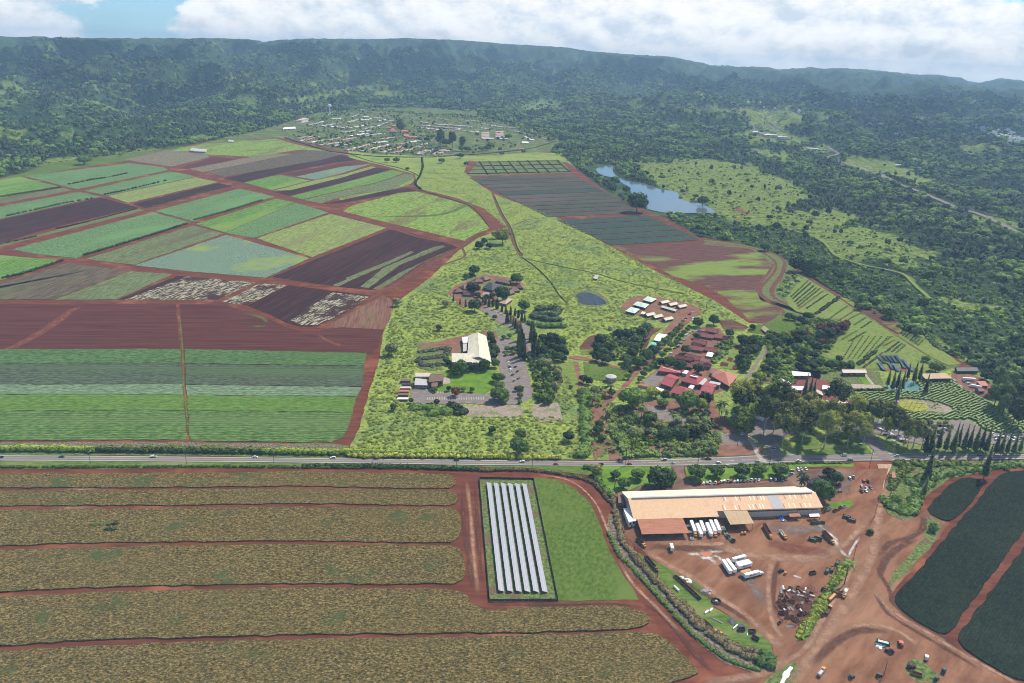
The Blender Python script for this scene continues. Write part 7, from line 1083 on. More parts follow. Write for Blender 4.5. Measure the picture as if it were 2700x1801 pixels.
for fr, sp, m_, nm in [('i', [(0, 940), (100, 935), (250, 970), (450, 1030), (620, 1085), (600, 1095), (420, 1045), (220, 990), (0, 965)], 'dirt_pink', 'lane'), ('i', [(150, 1000), (300, 1010), (600, 1100), (560, 1190), (400, 1200), (230, 1180), (160, 1120)], 'paddock', 'paddock'), ('i', [(110, 840), (200, 740), (300, 710), (260, 800), (240, 920), (130, 920)], 'weedy_soil', 'clearing'), ('i', [(760, 700), (880, 640), (980, 640), (860, 720), (800, 850), (750, 880)], 'weedy_soil', 'clearing'), ('i', [(-110, 1000), (60, 1000), (130, 1180), (130, 1290), (60, 1300), (-60, 1260)], 'plot_grass', 'clearing'), ('i', [(40, 1000), (100, 1010), (140, 1180), (130, 1330), (100, 1360), (90, 1180)], 'dirt_pink', 'lane'), ('i', [(1840, 690), (1880, 620), (2000, 610), (2200, 520), (2351, 560), (2351, 650), (2200, 720), (2050, 720)], 'paddock', 'paddock'), ('i', [(1540, 570), (1700, 570), (1860, 640), (1800, 680), (1600, 660)], 'weedy_soil', 'clearing'), ('i', [(1560, 1020), (1620, 960), (1760, 800), (1850, 830), (1800, 1000), (1700, 1080), (1570, 1060)], 'plot_grass', 'garden'), ('i', [(1570, 1000), (1650, 1010), (1640, 1050), (1560, 1040)], 'soil_red', 'bed'), ('i', [(1650, 950), (1700, 960), (1680, 1000), (1630, 990)], 'soil_red', 'bed'), ('i', [(1720, 830), (1790, 840), (1770, 880), (1710, 870)], 'soil_red', 'bed'), ('i', [(1690, 1040), (1760, 1020), (1740, 1080), (1690, 1080)], 'soil_red', 'bed'),
                        ('i', [(1790, 1190), (1900, 1040), (2000, 900), (2060, 810), (2080, 830), (2000, 950), (1900, 1110), (1840, 1200)], 'asphalt_lot', 'lane'), ('k', [(220, 180), (380, 100), (520, 120), (330, 330), (370, 560), (500, 780), (580, 830), (420, 840), (400, 700), (280, 850), (230, 700), (220, 500), (230, 300)], 'dirt_pink', 'grove_ground'), ('k', [(380, 330), (520, 300), (800, 240), (1500, 200), (1560, 400), (1560, 640), (1530, 800), (600, 810), (480, 700), (370, 500)], 'dirt_pink', 'grove_ground'), ('k', [(800, 260), (900, 290), (1150, 340), (1260, 440), (1340, 460), (1130, 470), (960, 430), (820, 340)], 'asphalt_lot', 'car_park'), ('k', [(590, 590), (830, 590), (830, 640), (600, 650)], 'soil_red', 'bed'), ('k', [(890, 615), (960, 620), (960, 700), (900, 690)], 'soil_red', 'bed'), ('k', [(600, 650), (830, 640), (840, 690), (620, 700)], 'row_pale', 'bed'),
                        ('k', [(1490, 400), (1620, 380), (1760, 560), (1600, 560), (1540, 470)], 'dirt_pink', 'lane'), ('k', [(1570, 570), (1840, 570), (1900, 680), (1560, 680)], 'asphalt_lot', 'car_park'), ('k', [(1560, 680), (1900, 680), (2040, 720), (1980, 780), (1520, 805)], 'dirt_pink', 'lane'), ('k', [(1840, 610), (1880, 610), (2050, 860), (1980, 865)], 'paving_pale', 'footpath'), ('k', [(1680, 400), (1760, 480), (1840, 570), (2040, 700), (2060, 830), (2200, 800), (2150, 640), (2351, 560), (2351, 420), (1980, 400)], 'asphalt_lot', 'car_park'), ('l', [(0, 430), (600, 560), (760, 700), (880, 840), (1000, 850), (900, 700), (800, 560), (1100, 640), (1330, 690), (1280, 640), (2500, 700), (2500, 560), (1960, 560), (1800, 430), (1130, 430), (700, 430)], 'asphalt_lot', 'car_park'), ('k', [(1700, 120), (2351, 60), (2351, 400), (1900, 400), (1700, 300)], 'verge', 'park_lawn'), ('l', [(0, 560), (180, 560), (250, 720), (0, 750)], 'verge', 'park_lawn'), ('l', [(240, 620), (620, 560), (740, 720), (250, 760)], 'verge', 'park_lawn'), ('l', [(0, 745), (240, 740), (760, 730), (780, 775), (0, 785)], 'verge', 'park_lawn'), ('l', [(1020, 690), (1400, 700), (2500, 690), (2500, 770), (1040, 775)], 'verge', 'park_lawn')]: S(nm, (fr, sp), m_, cat='ground')
# --- plantation buildings at the right
B('j', [(480, 1112), (728, 1112), (718, 1080), (465, 1080)], 4.5, .4, 'shed', 'roof_pinkw', 'wall_brown', 'long_shed', 'long pale-roofed shed above the flower garden', 'shed', 3); B('j', [(-40, 1140), (150, 1140), (142, 1112), (-52, 1095)], 4.5, .4, 'shed', 'roof_white', 'wall_brown', 'long_shed', 'long white-roofed shed among garden trees', 'shed', 3); B('j', [(1330, 1172), (1615, 1168), (1540, 1112), (1285, 1120)], 6, 0, 'flat', 'roof_tan', 'wall_green', 'storage_barn', 'wide tan flat-roofed barn above the maze', 'barn', 0); B('j', [(1660, 1092), (1890, 1090), (1830, 1050), (1630, 1050)], 4, 2.5, 'gable', 'dark_metal', 'wall_green', 'shade_house', 'dark netted shade house at the edge of the scrub', 'shade house', 0); B('j', [(1905, 1245), (1980, 1245), (1950, 1200), (1860, 1200)], 4, .6, 'shed', 'roof_salmon', 'wall_brown', 'workshop', 'salmon-roofed workshop in the dirt lot behind the maze', 'workshop', 1); B('j', [(1885, 1300), (1945, 1300), (1925, 1262), (1850, 1262)], 4, 1.5, 'gable', 'roof_maroon', 'wall_brown', 'workshop', 'maroon-roofed workshop in the dirt lot behind the maze', 'workshop', 1)
S('dirt_lot', ('j', [(1600, 1100), (1650, 1090), (1800, 1130), (1960, 1180), (2060, 1270), (2010, 1390), (1960, 1380), (1840, 1320), (1720, 1270), (1640, 1220), (1600, 1180)]), 'dirt_pink', cat='ground'); trailer('j', (1720, 1158), (1850, 1165), 'in the dirt lot behind the maze', None, look='white box trailer', H_=2.6); trailer('j', (1800, 1225), (1915, 1248), 'below the other one in the dirt lot behind the maze', None, look='long white trailer')
carrow('j', [(1630, 1185, 'white'), (1640, 1197, 'silver'), (1735, 1200, 'grey'), (1748, 1208, 'black'), (1765, 1215, 'white'), (1785, 1222, 'silver'), (1790, 1248, 'white'), (1680, 1245, 'white'), (1700, 1255, 'white'), (1632, 1222, 'white'), (2045, 1360, 'white', 'van')], .3, 'parked in the dirt lot behind the maze')
S('plaza', ('j', [(-120, 1170), (150, 1160), (330, 1200), (360, 1290), (560, 1400), (590, 1450), (340, 1450), (240, 1330), (-100, 1380)]), 'terrace_red', cat='plaza'); S('plaza', ('j', [(560, 1225), (860, 1240), (930, 1290), (600, 1300)]), 'paving_pale', cat='plaza'); S('garden_bed', ('j', [(470, 1180), (560, 1130), (640, 1160), (690, 1230), (560, 1230)]), 'rough_grass', cat='garden'); S('garden_lawn', ('j', [(640, 1150), (720, 1145), (780, 1235), (700, 1235)]), 'lawn', cat='lawn'); S('footpath', ('j', [(700, 1125), (720, 1125), (810, 1240), (780, 1245)]), 'paving_pale', cat='path')
for k, q in enumerate([[(265, 1280), (330, 1285), (360, 1250), (270, 1235)], [(300, 1395), (350, 1430), (540, 1425), (480, 1380)], [(-60, 1290), (60, 1290), (80, 1250), (-60, 1245)], [(200, 1310), (270, 1345), (290, 1320), (210, 1280)], [(-100, 1380), (40, 1375), (40, 1345), (-100, 1345)]]): B('j', q, 4.5, 0, 'flat', ['roof_white', 'roof_pinkw', 'roof_white', 'roof_pinkw', 'roof_salmon'][k], 'wall_red', 'visitor_building', None, 'building', 2, 'flat-roofed visitor buildings', ph='flat pale-roofed visitor building by the red plaza')
for k, (x, y) in enumerate([(2205, 1215), (2225, 1230), (2260, 1240)]):
    X, Y = G('i', x, y); r = thing('white_tent', None, 'tent', (X, Y, 0), .4); mb = MB(); mb.tube((0, 0, 2.6), (0, 0, 5.2), 5.2, .2, 4); mb.obj('canopy', 'roof_white', r); mb = MB(); [mb.tube((a*3.4, b*3.4, 0), (a*3.4, b*3.4, 2.7), .1) for a in (-1, 1) for b in (-1, 1)]; mb.obj('post_row', 'steel_grey', r); auto(r, 'white pyramid tent at the left of the red plaza', pxy('i', x, y))
# --- hedge maze
MZ = [Gs(*p) for p in mixsrc(('l', [(590, 150), (1000, 140), (1310, 138), (1262, 35), (1620, 38), (1700, 100), (2000, 262), (2351, 450), (2480, 530), (2440, 555), (1990, 545), (1820, 410), (1130, 410), (950, 320), (980, 255), (740, 245)]))]
hc = G('l', 1270, 285); RX = abs(G('l', 1640, 285)[0]-G('l', 980, 285)[0])/2; RY = abs(G('l', 1290, 200)[1]-G('l', 1290, 365)[1])/2
amz = AH+.55; cs_ = 4.0; MA = np.array(MZ); mc = MA.mean(0); R2 = np.array([[math.cos(amz), -math.sin(amz)], [math.sin(amz), math.cos(amz)]]); n_ = 48; vis = set(); walls = []
def okc(i, j): p = mc+R2@np.array([(i-n_/2)*cs_, (j-n_/2)*cs_]); return bool(inpoly(p[None], MZ)[0]) and ((p[0]-hc[0])/RX)**2+((p[1]-hc[1])/RY)**2 > 1.0
OK_ = {(i, j) for i in range(n_) for j in range(n_) if okc(i, j)}; open_ = set(); rr_ = random.Random(4)
for st in sorted(OK_):
    if st in vis: continue
    stack = [st]; vis.add(st)
    while stack:
        i, j = stack[-1]; nb = [(a, b) for a, b in ((i+1, j), (i-1, j), (i, j+1), (i, j-1)) if (a, b) in OK_ and (a, b) not in vis]
        if not nb: stack.pop(); continue
        q = nb[0] if rr_.random() < .0 else rr_.choice(nb+[x for x in nb if x[1] == j]*2); vis.add(q); open_.add(frozenset(((i, j), q))); stack.append(q)
leafmat('leaf_maze', (.018, .038, .012), (.07, .11, .035), .1, nscale=.5); mb = MB()
for i, j in OK_:
    for a, b in ((i+1, j), (i, j+1), (i-1, j), (i, j-1)):
        if (a, b) in OK_ and ((a, b) < (i, j) or frozenset(((i, j), (a, b))) in open_): continue
        p = R2@np.array([((i+a)/2-n_/2)*cs_, ((j+b)/2-n_/2)*cs_])+mc-np.array(hc); horiz = a == i; mb.box((p[0], p[1], 0), (cs_+1.2, 1.5, 2.2+rr_.uniform(-.2, .25)), amz if horiz else amz+PI/2, taper=1)
S('maze_ground', ('l', [(590, 150), (1000, 140), (1310, 138), (1262, 35), (1620, 38), (1700, 100), (2000, 262), (2351, 450), (2480, 530), (2440, 555), (1990, 545), (1820, 410), (1130, 410), (950, 320), (980, 255), (740, 245)]), 'rough_grass', cat='ground')
mz = thing('hedge_maze', 'large garden maze of clipped green hedges around an oval clearing', 'hedge maze', (*hc, 0)); mb.obj('hedge_walls', 'leaf_maze', mz)
S('maze_clearing', ('l', [(1010, 245), (1060, 215), (1300, 210), (1430, 210), (1530, 250), (1640, 345), (1530, 352), (1380, 330), (1250, 345), (1090, 300)]), 'gravel_pale', cat='ground'); el = [G('l', 1205+150*math.cos(u)+0, 285+52*math.sin(u)+.12*150*math.cos(u)) for u in np.linspace(0, 2*PI, 30)[:-1]]; bd = thing('flower_bed', 'yellow-green oval garden bed in the middle of the maze', 'flower bed', (*el[0], 0)); mb = MB(); mb.prism([(a-el[0][0], b-el[0][1]) for a, b in el], 0, 1.3); gmat('bed_yellow', [(.3, (.2, .22, .02)), (.7, (.36, .36, .04))], .5, bump=.3); mb.obj('planting', 'bed_yellow', bd)
for a, b in [((1150, 240), (1110, 300)), ((1200, 236), (1150, 325)), ((1250, 242), (1200, 330)), ((1300, 258), (1250, 332)), ((1100, 265), (1320, 262)), ((1085, 290), (1340, 305))]: m2 = MB(); p, q = G('l', *a), G('l', *b); strip([(p[0]-el[0][0], p[1]-el[0][1]), (q[0]-el[0][0], q[1]-el[0][1])], .9, 1.32, mb=m2); m2.obj('path_line', 'dry_scrub', bd)
for k in range(26): u = rr_.uniform(0, 6.28); q = rr_.random()**.5; plant('shrub', *G('l', 1420+q*95*math.cos(u), 285+q*32*math.sin(u)), .35, 'planted in the oval maze clearing')
# ------------------------------------------------------------------ village
def villagemesh(rm, L, W_, seed):
    r_ = random.Random(seed); w_ = MB(); w_.box((0, 0, -.1), (L*.9, W_*.86, 2.9)); rf = MB(); z0, z1 = 2.8, 4.6; a, b = L/2, W_/2; i_ = W_*.3
    rf.add([(-a, -b, z0), (a, -b, z0), (a, b, z0), (-a, b, z0), (-a+i_, 0, z1), (a-i_, 0, z1)], [(0, 1, 5, 4), (2, 3, 4, 5), (3, 0, 4), (1, 2, 5), (3, 2, 1, 0)]); rf.box((a*.55, -b*.9, 0.2), (L*.36, W_*.5, 2.5)); d = MB()
    for k in range(3): d.box((L*(k/3-.33), -W_*.435, .9), (1.6, .12, 1.1)); d.box((L*(k/3-.33), W_*.435, .9), (1.6, .12, 1.1))
    return w_.mesh('wall', 'wall_pale'), rf.mesh('roof', rm), d.mesh('windows', 'car_glass')
VM = {m_: [villagemesh(m_, 13+k*2, 9+k, k) for k in range(3)] for m_ in ('village_brown', 'village_grey', 'village_pale')}
VN = {'village_brown': 'brown-roofed', 'village_grey': 'grey-roofed', 'village_pale': 'pale-roofed'}
ROWS = [('x', (500, 318), (690, 260), 5, 'village_grey'), ('x', (660, 330), (930, 285), 7, 'village_grey'), ('x', (790, 340), (940, 330), 3, 'village_pale'), ('x', (1060, 352), (1290, 312), 6, 'village_pale'), ('x', (1250, 368), (1500, 312), 7, 'village_grey'), ('x', (940, 350), (1030, 340), 2, 'village_grey'), ('x', (960, 412), (1150, 387), 5, 'village_grey'), ('x', (1060, 464), (1300, 428), 6, 'village_pale'), ('x', (1290, 462), (1520, 432), 6, 'village_grey'), ('x', (1180, 412), (1320, 390), 4, 'village_grey'), ('x', (330, 497), (560, 467), 6, 'village_brown'), ('x', (370, 537), (640, 478), 7, 'village_brown'), ('x', (500, 557), (700, 522), 5, 'village_brown'), ('x', (640, 592), (940, 552), 8, 'village_brown'), ('x', (740, 522), (910, 492), 4, 'village_brown'), ('x', (950, 524), (1140, 487), 5, 'village_brown'), ('x', (830, 602), (1080, 572), 6, 'village_brown'), ('x', (1010, 662), (1330, 577), 9, 'village_brown'), ('x', (1220, 674), (1590, 584), 10, 'village_brown'), ('x', (1480, 692), (1830, 594), 10, 'village_brown'), ('x', (1650, 694), (1930, 644), 8, 'village_brown'), ('x', (1750, 582), (2010, 528), 7, 'village_brown'), ('x', (1900, 644), (2130, 558), 6, 'village_brown'), ('x', (1480, 504), (1700, 484), 6, 'village_brown'), ('x', (1990, 716), (2230, 622), 6, 'village_brown'), ('x', (2200, 722), (2340, 684), 4, 'village_brown'), ('x', (1360, 562), (1560, 542), 5, 'village_pale'), ('x', (1080, 206), (1180, 172), 3, 'village_grey'), ('x', (790, 232), (960, 217), 5, 'village_grey'), ('x', (1020, 272), (1230, 232), 6, 'village_grey'), ('x', (1200, 250), (1360, 228), 4, 'village_pale'), ('x', (1230, 206), (1310, 192), 2, 'village_pale'), ('x', (1400, 216), (1480, 202), 2, 'village_grey'), ('x', (1500, 300), (1650, 250), 4, 'village_grey'), ('x', (1400, 270), (1560, 235), 4, 'village_pale'), ('x', (1190, 106), (1330, 96), 3, 'village_pale'), ('x', (1290, 136), (1580, 142), 5, 'village_brown'),
        ('y', (150, 218), (330, 242), 5, 'village_brown'), ('y', (120, 292), (480, 334), 9, 'village_brown'), ('y', (150, 266), (700, 312), 12, 'village_brown'), ('y', (300, 244), (860, 282), 12, 'village_grey'), ('y', (320, 336), (700, 330), 8, 'village_brown'), ('y', (350, 164), (560, 200), 4, 'village_brown'), ('y', (680, 192), (960, 204), 6, 'village_brown'), ('y', (700, 345), (960, 352), 4, 'village_pale'), ('y', (1010, 244), (1290, 290), 6, 'village_grey'), ('y', (990, 302), (1100, 312), 3, 'village_pale'), ('y', (1430, 345), (1600, 382), 4, 'village_grey'), ('y', (1590, 422), (1700, 472), 4, 'village_pale'), ('y', (1610, 314), (1900, 456), 8, 'village_brown'), ('y', (1330, 292), (1480, 302), 4, 'village_brown'), ('y', (100, 652), (190, 662), 2, 'village_brown'), ('y', (330, 657), (460, 612), 3, 'village_brown'), ('y', (440, 602), (540, 622), 3, 'village_brown')]
nH = 0
ROWWHERE = {}
for k, (fr, a, b, n, m_) in enumerate(ROWS):
    an = wang(fr, a, b)
    for j in range(n):
        u = (j+.5)/n; x, y = lerp(a, b, u); x += random.uniform(-4, 4); y += random.uniform(-3, 3); mm = m_ if random.random() < .8 else random.choice(list(VM)); X, Y = G(fr, x, y, 3); r = thing('village_house', None, 'house', (X, Y, 0), an+random.choice([0, 0, PI/2, PI])+random.uniform(-.08, .08), 'houses of the village at the foot of the hills')
        r.scale = (1.5, 1.45, 1.4); w_, rf, d = random.choice(VM[mm]); link('wall', w_, r); link('roof', rf, r); link('windows', d, r); auto(r, f'{VN[mm]} village house in the {ordn(k)} street row', pxy(fr, x, y)); nH += 1
for k in range(8):
    x0, y0 = (985, 362+k*22) if k < 4 else (1180, 345+(k-4)*24); B('y', [(x0, y0+12), (x0+115, y0+12), (x0+112, y0-6), (x0+6, y0-6)], 5, 2.2, 'hip', 'village_brown', 'wall_pale', 'terrace_block', None, 'building', 4, 'long brown terraces', ph='long brown-roofed terrace block on the right side of the village')
for x in (1000, 1200): B('y', [(x, 448), (x+160, 450), (x+158, 436), (x+4, 434)], 4, 1, 'gable', 'village_grey', 'wall_pale', 'terrace_block', None, 'building', 4, ph='long grey-roofed terrace at the edge of the village green')
B('x', [(308, 250), (390, 245), (500, 225), (420, 212)], 14, 1.5, 'hip', 'roof_pinkw', 'wall_white', 'apartment_block', 'tall pale four-storey block at the left of the village', 'building', 6); B('x', [(128, 370), (320, 360), (300, 335), (150, 345)], 7, 0, 'flat', 'roof_white', 'wall_white', 'white_warehouse', 'white flat-roofed warehouse at the left end of the village', 'building', 3); B('x', [(715, 178), (790, 180), (785, 165), (725, 163)], 5, 0, 'flat', 'roof_pinkw', 'rust', 'pump_house', 'low rusty house at the foot of the water tower', 'building', 1)
for q, lb, ty in [([(1600, 400), (1710, 405), (1690, 385), (1620, 380)], 'red pagoda-like temple roof in the middle of the village', 'hip'), ([(1735, 400), (1870, 402), (1850, 385), (1760, 380)], 'red flat temple hall right of the pagoda roof', 'hip'), ([(1800, 465), (1900, 475), (1860, 440), (1800, 435)], 'dark red hall below the pagoda roof', 'hip'), ([(1855, 482), (1990, 482), (1970, 460), (1880, 460)], 'bright red roofed hall at the edge of the village', 'hip'), ([(1560, 348), (1620, 350), (1610, 335), (1570, 333)], 'small red roof left of the pagoda roof', 'hip'), ([(1635, 328), (1690, 330), (1685, 312), (1640, 312)], 'small red roof above the pagoda roof', 'hip')]: B('x', q, 5, 14 if 'pagoda-like' in lb else 3, ty, 'roof_salmon', 'wall_red', 'temple_hall', lb, 'temple', 2)
for q, nm, lb in [([(1545, 502), (1640, 505), (1640, 488), (1550, 485)], 'white_shed', 'white shed on the green right of the village'), ([(1505, 590), (1580, 592), (1580, 575), (1508, 573)], 'red_shed', 'red-roofed shed on the green right of the village'), ([(1280, 522), (1325, 522), (1322, 512), (1282, 512)], 'dark_shed', 'small dark shed on the green right of the village'), ([(1230, 620), (1340, 618), (1338, 608), (1232, 610)], 'long_shed', 'long dark shed at the lower edge of the village green')]: B('y', q, 3.5, 1, 'gable', {'w': 'roof_white', 'r': 'roof_salmon', 'd': 'roof_brown', 'l': 'roof_brown'}[nm[0]], 'wall_pale', nm, lb, 'shed', 1)
B('d', [(1335, 128), (1420, 131), (1428, 114), (1350, 110)], 5, 0, 'flat', 'roof_greyw', 'wall_pale', 'farm_shed', 'white-roofed farm sheds at the corner of the gulch woods', 'shed', 2); B('d', [(1300, 122), (1360, 126), (1370, 110), (1320, 106)], 4, 0, 'flat', 'roof_greyw', 'wall_pale', 'farm_shed', 'grey farm shed left of the white farm sheds', 'shed', 1); B('d', [(1570, 60), (1610, 62), (1608, 50), (1575, 48)], 4, 1, 'gable', 'roof_greyw', 'wall_white', 'farm_shed', 'white shed by the woods at the left of the village', 'shed', 1)
for fr, pts, wd in [('x', [(0, 345), (150, 310), (300, 300)], 9), ('x', [(330, 345), (560, 345), (830, 365)], 7), ('x', [(1290, 520), (1500, 545)], 6), ('y', [(370, 410), (310, 470), (330, 510), (430, 545), (560, 565), (650, 600), (660, 640), (580, 670)], 7), ('y', [(1400, 600), (1480, 560), (1510, 490)], 5), ('y', [(60, 190), (110, 150)], 8), ('x', [(1640, 240), (1690, 190)], 7), ('x', [(1740, 330), (1770, 230)], 6), ('x', [(1010, 460), (1320, 395), (1540, 330)], 5), ('x', [(720, 520), (1020, 470)], 5)]: road('village_road', fr, pts, wd, 'asphalt_lot')
X, Y = G('x', 785, 178); r = thing('water_tower', 'white ball-topped water tower above the village', 'water tower', (X, Y, 0)); hh = 47; mb = MB(); mb.tube((0, 0, 0), (0, 0, 5), 4.5, 2, 14); mb.tube((0, 0, 5), (0, 0, hh), 3, 2.6, 14); mb.obj('shaft', 'roof_white', r); mb = MB(); mb.ball((0, 0, hh+6), 10.5, .85, 20, 12); mb.obj('tank', 'roof_white', r, smooth=True); mb = MB(); mb.tube((0, 0, hh+14), (0, 0, hh+16.5), .6); mb.obj('vent', 'steel_grey', r)
# village trees
VP = mixsrc([('x', [(260, 460), (520, 300), (900, 190), (1200, 130), (1650, 160), (2340, 230)]), ('y', [(700, 230), (1300, 320), (1900, 470), (1500, 600), (700, 680), (100, 700)]), ('x', [(1400, 720), (900, 640), (600, 600)])]); cnt = 0
while cnt < 200:
    x, y = random.uniform(760, 1450), random.uniform(295, 412)
    if inpoly(np.array([[x, y]]), VP)[0]: plant(random.choice(['dark_tree', 'round_tree', 'blue_tree', 'dark_tree', 'olive_tree']), *Gs(x, y), random.uniform(.7, 1.4), 'among the village houses', px=(x, y)); cnt += 1
T('x', 'ironwood_tree', [(1755, 315, 80), (1835, 600, 45), (2300, 470, 60)], 'in the village', 1.2); T('y', 'ironwood_tree', [(425, 420, 85), (590, 440, 75), (405, 450, 60), (730, 490, 70)], 'beside the village green', 1.3); T('y', 'broad_tree', [(505, 490, 130), (1115, 530, 120), (720, 580, 90), (800, 585, 90), (990, 580, 90), (1060, 570, 90), (700, 675, 90), (1570, 620, 60), (1270, 650, 70), (320, 415, 70), (240, 450, 80), (1360, 410, 90), (930, 385, 60)], 'around the village green')
T('e', 'broad_tree', [(380, 185, 45), (690, 190, 45), (315, 185, 40), (455, 245, 30)], 'in the bright meadow below the village'); T('e', 'dark_tree', [(950, 770, 55), (985, 745, 40), (1020, 775, 45), (2040, 480, 115), (1960, 390, 50), (1885, 330, 55), (860, 210, 30)], 'standing beside the tracks and the reservoir'); T('e', 'olive_tree', [(1110, 710, 90), (1060, 700, 50), (1130, 690, 60)], 'in the clump beside the narrow farm track')
T('d', 'broad_tree', [(575, 180, 75), (620, 160, 35), (830, 150, 25)], 'in the meadow below the gulch woods'); T('f', 'dark_tree', [(140, 462, 65), (915, 560, 45), (800, 900, 100), (920, 910, 110), (650, 640, 50), (240, 660, 40), (570, 780, 60), (1080, 975, 70)], 'in the scrub beside the dirt farm road')
# ------------------------------------------------------------------ trees of the cottage and church compounds
T('h', 'dark_tree', [(1815, 125, 120), (1365, 225, 130), (1665, 290, 150), (1890, 415, 110), (1380, 410, 120), (1370, 45, 100), (1290, 110, 60), (1340, 90, 60), (1410, 300, 60), (1500, 320, 50), (1560, 305, 60)], 'around the brown cottages'); T('h', 'cypress_tree', [(1158, 335, 22), (1228, 370, 20), (1285, 390, 24), (1465, 345, 26), (1490, 355, 30), (1525, 380, 30), (1570, 375, 28), (1610, 395, 34), (1660, 435, 26), (1700, 455, 26), (1750, 465, 28), (1795, 480, 26), (1830, 500, 26), (1865, 530, 30), (1895, 545, 26), (1715, 530, 40), (1750, 555, 26), (1778, 580, 30), (1800, 600, 32), (1822, 640, 34)], 'along the cottage avenue', .85)
T('h', 'cypress_tree', [(1850, 720, 46), (1862, 770, 48), (1878, 820, 50), (1845, 680, 40), (1835, 760, 44), (1850, 830, 48), (1965, 680, 44), (1990, 770, 50), (2010, 800, 44), (2035, 850, 40), (1985, 660, 36), (1890, 860, 46)], 'in the tall dark group beside the metal hall', 1.25)
T('h', 'dark_tree', [(1540, 715, 70), (1545, 755, 80), (1565, 790, 70), (1560, 830, 70), (1590, 860, 80), (1610, 885, 60), (1565, 905, 70), (1575, 935, 65), (1590, 1010, 85), (1475, 1030, 110), (1385, 1045, 80), (1320, 1045, 90), (1230, 1050, 140), (1160, 1040, 100), (1085, 980, 70), (1110, 1000, 60)], 'hugging the metal hall'); T('h', 'round_tree', [(1855, 1265, 60), (1850, 1340, 60), (965, 1275, 60), (1110, 1270, 55), (1260, 1275, 48), (1350, 1280, 52), (1585, 530, 50), (1500, 500, 40), (1675, 740, 45), (1735, 725, 50), (1765, 865, 50), (1715, 860, 60), (1810, 1275, 50), (1870, 1290, 26), (1845, 1405, 46), (720, 1395, 50), (985, 1410, 60)], 'dotting the church lot'); T('h', 'rust_tree', [(1185, 1300, 90)], 'between church lawn and parking bays'); T('h', 'broad_tree', [(1620, 1150, 140), (1640, 1230, 120), (1640, 1320, 200), (1680, 1380, 110)], 'at the right edge of the bright lawn'); T('h', 'lime_tree', [(1775, 895, 45), (1700, 910, 40)], 'on the car park island')
for fr, pts, n, kd, pl in [('h', [(1960, 1000), (2060, 1060), (2130, 1130), (2160, 1260), (2150, 1380), (2000, 1370)], 22, 'round_tree', 'in the orchard right of the car park'), ('h', [(1990, 990), (2110, 1010), (2180, 1060), (2250, 1150), (2200, 1240)], 14, 'silver_tree', 'in the orchard right of the car park'), ('h', [(1900, 930), (1990, 960), (2100, 940), (2200, 950), (2320, 970)], 12, 'blue_tree', 'along the top of the orchard')]:
    for x, y in along(fr, pts, n, 28): T(fr, kd, [(x, y, random.uniform(45, 80))], pl)
T('h', 'dark_tree', [(2090, 880, 100), (2160, 900, 90), (2250, 930, 110), (2180, 830, 90), (2270, 860, 100), (2310, 900, 80), (2080, 740, 90), (2180, 760, 130), (2270, 790, 90), (2140, 800, 80)], 'in the grove below the dark thicket'); T('h', 'cypress_tree', [(2250, 1170, 26)], 'flowering at the edge of the orchard', 1.0)
hedge('tree_thicket', 'dense dark square thicket in the cane grass', 'h', [(2000, 470), (2160, 450), (2240, 470), (2200, 520), (2040, 520), (1980, 540), (2150, 570), (2290, 580)], 13, 7, 'leaf_blue', 'thicket', 'stuff', dens=1.3, lsz=.35); hedge('tree_thicket', 'yellow-green front edge of the dark thicket', 'h', [(1930, 600), (2020, 620), (2120, 640), (2220, 640), (2300, 640)], 11, 6, 'leaf_mid', 'thicket', 'stuff', dens=1.3, lsz=.35)
hedge('orchard_plot', 'grey-green orchard plot left of the metal hall', 'h', [(800, 900), (950, 880), (1090, 870), (1060, 940), (900, 960), (790, 990), (880, 1040), (1020, 1030)], 10, 2.5, 'leaf_silver', 'orchard', 'stuff', dens=1.2, lsz=.35)
for x, y, d_ in [(520, 870, 110), (580, 375, 80), (1080, 390, 70), (1010, 640, 60), (1320, 240, 40), (540, 1460, 70)]: T('h', 'silver_tree', [(x, y, d_)], 'in the cane grass left of the metal hall')
hedge('bank_scrub', 'green scrub below the church lot', 'h', [(720, 1480), (850, 1470), (1000, 1480), (1060, 1520), (900, 1540)], 13, 4, 'leaf_mid', 'scrub', 'stuff'); hedge('bank_scrub', 'green scrub island in the stony clearing', 'h', [(1130, 1460), (1220, 1480), (1250, 1540), (1180, 1540)], 11, 4, 'leaf_mid', 'scrub', 'stuff')
T('u', 'dark_tree', [(1020, -20, 330)], 'in the cane grass by the highway'); T('D', 'round_tree', [(1195, 995, 26), (1130, 985, 18), (1340, 870, 18), (1332, 900, 16), (1305, 1000, 24)], 'in the cane grass by the highway'); hedge('bank_scrub', 'dense green thicket at the corner of the grove drive', 'k', [(60, 800), (130, 780), (170, 700), (180, 600), (170, 480), (160, 300), (170, 120)], 13, 6, 'leaf_mid', 'thicket', 'stuff', lsz=.4)
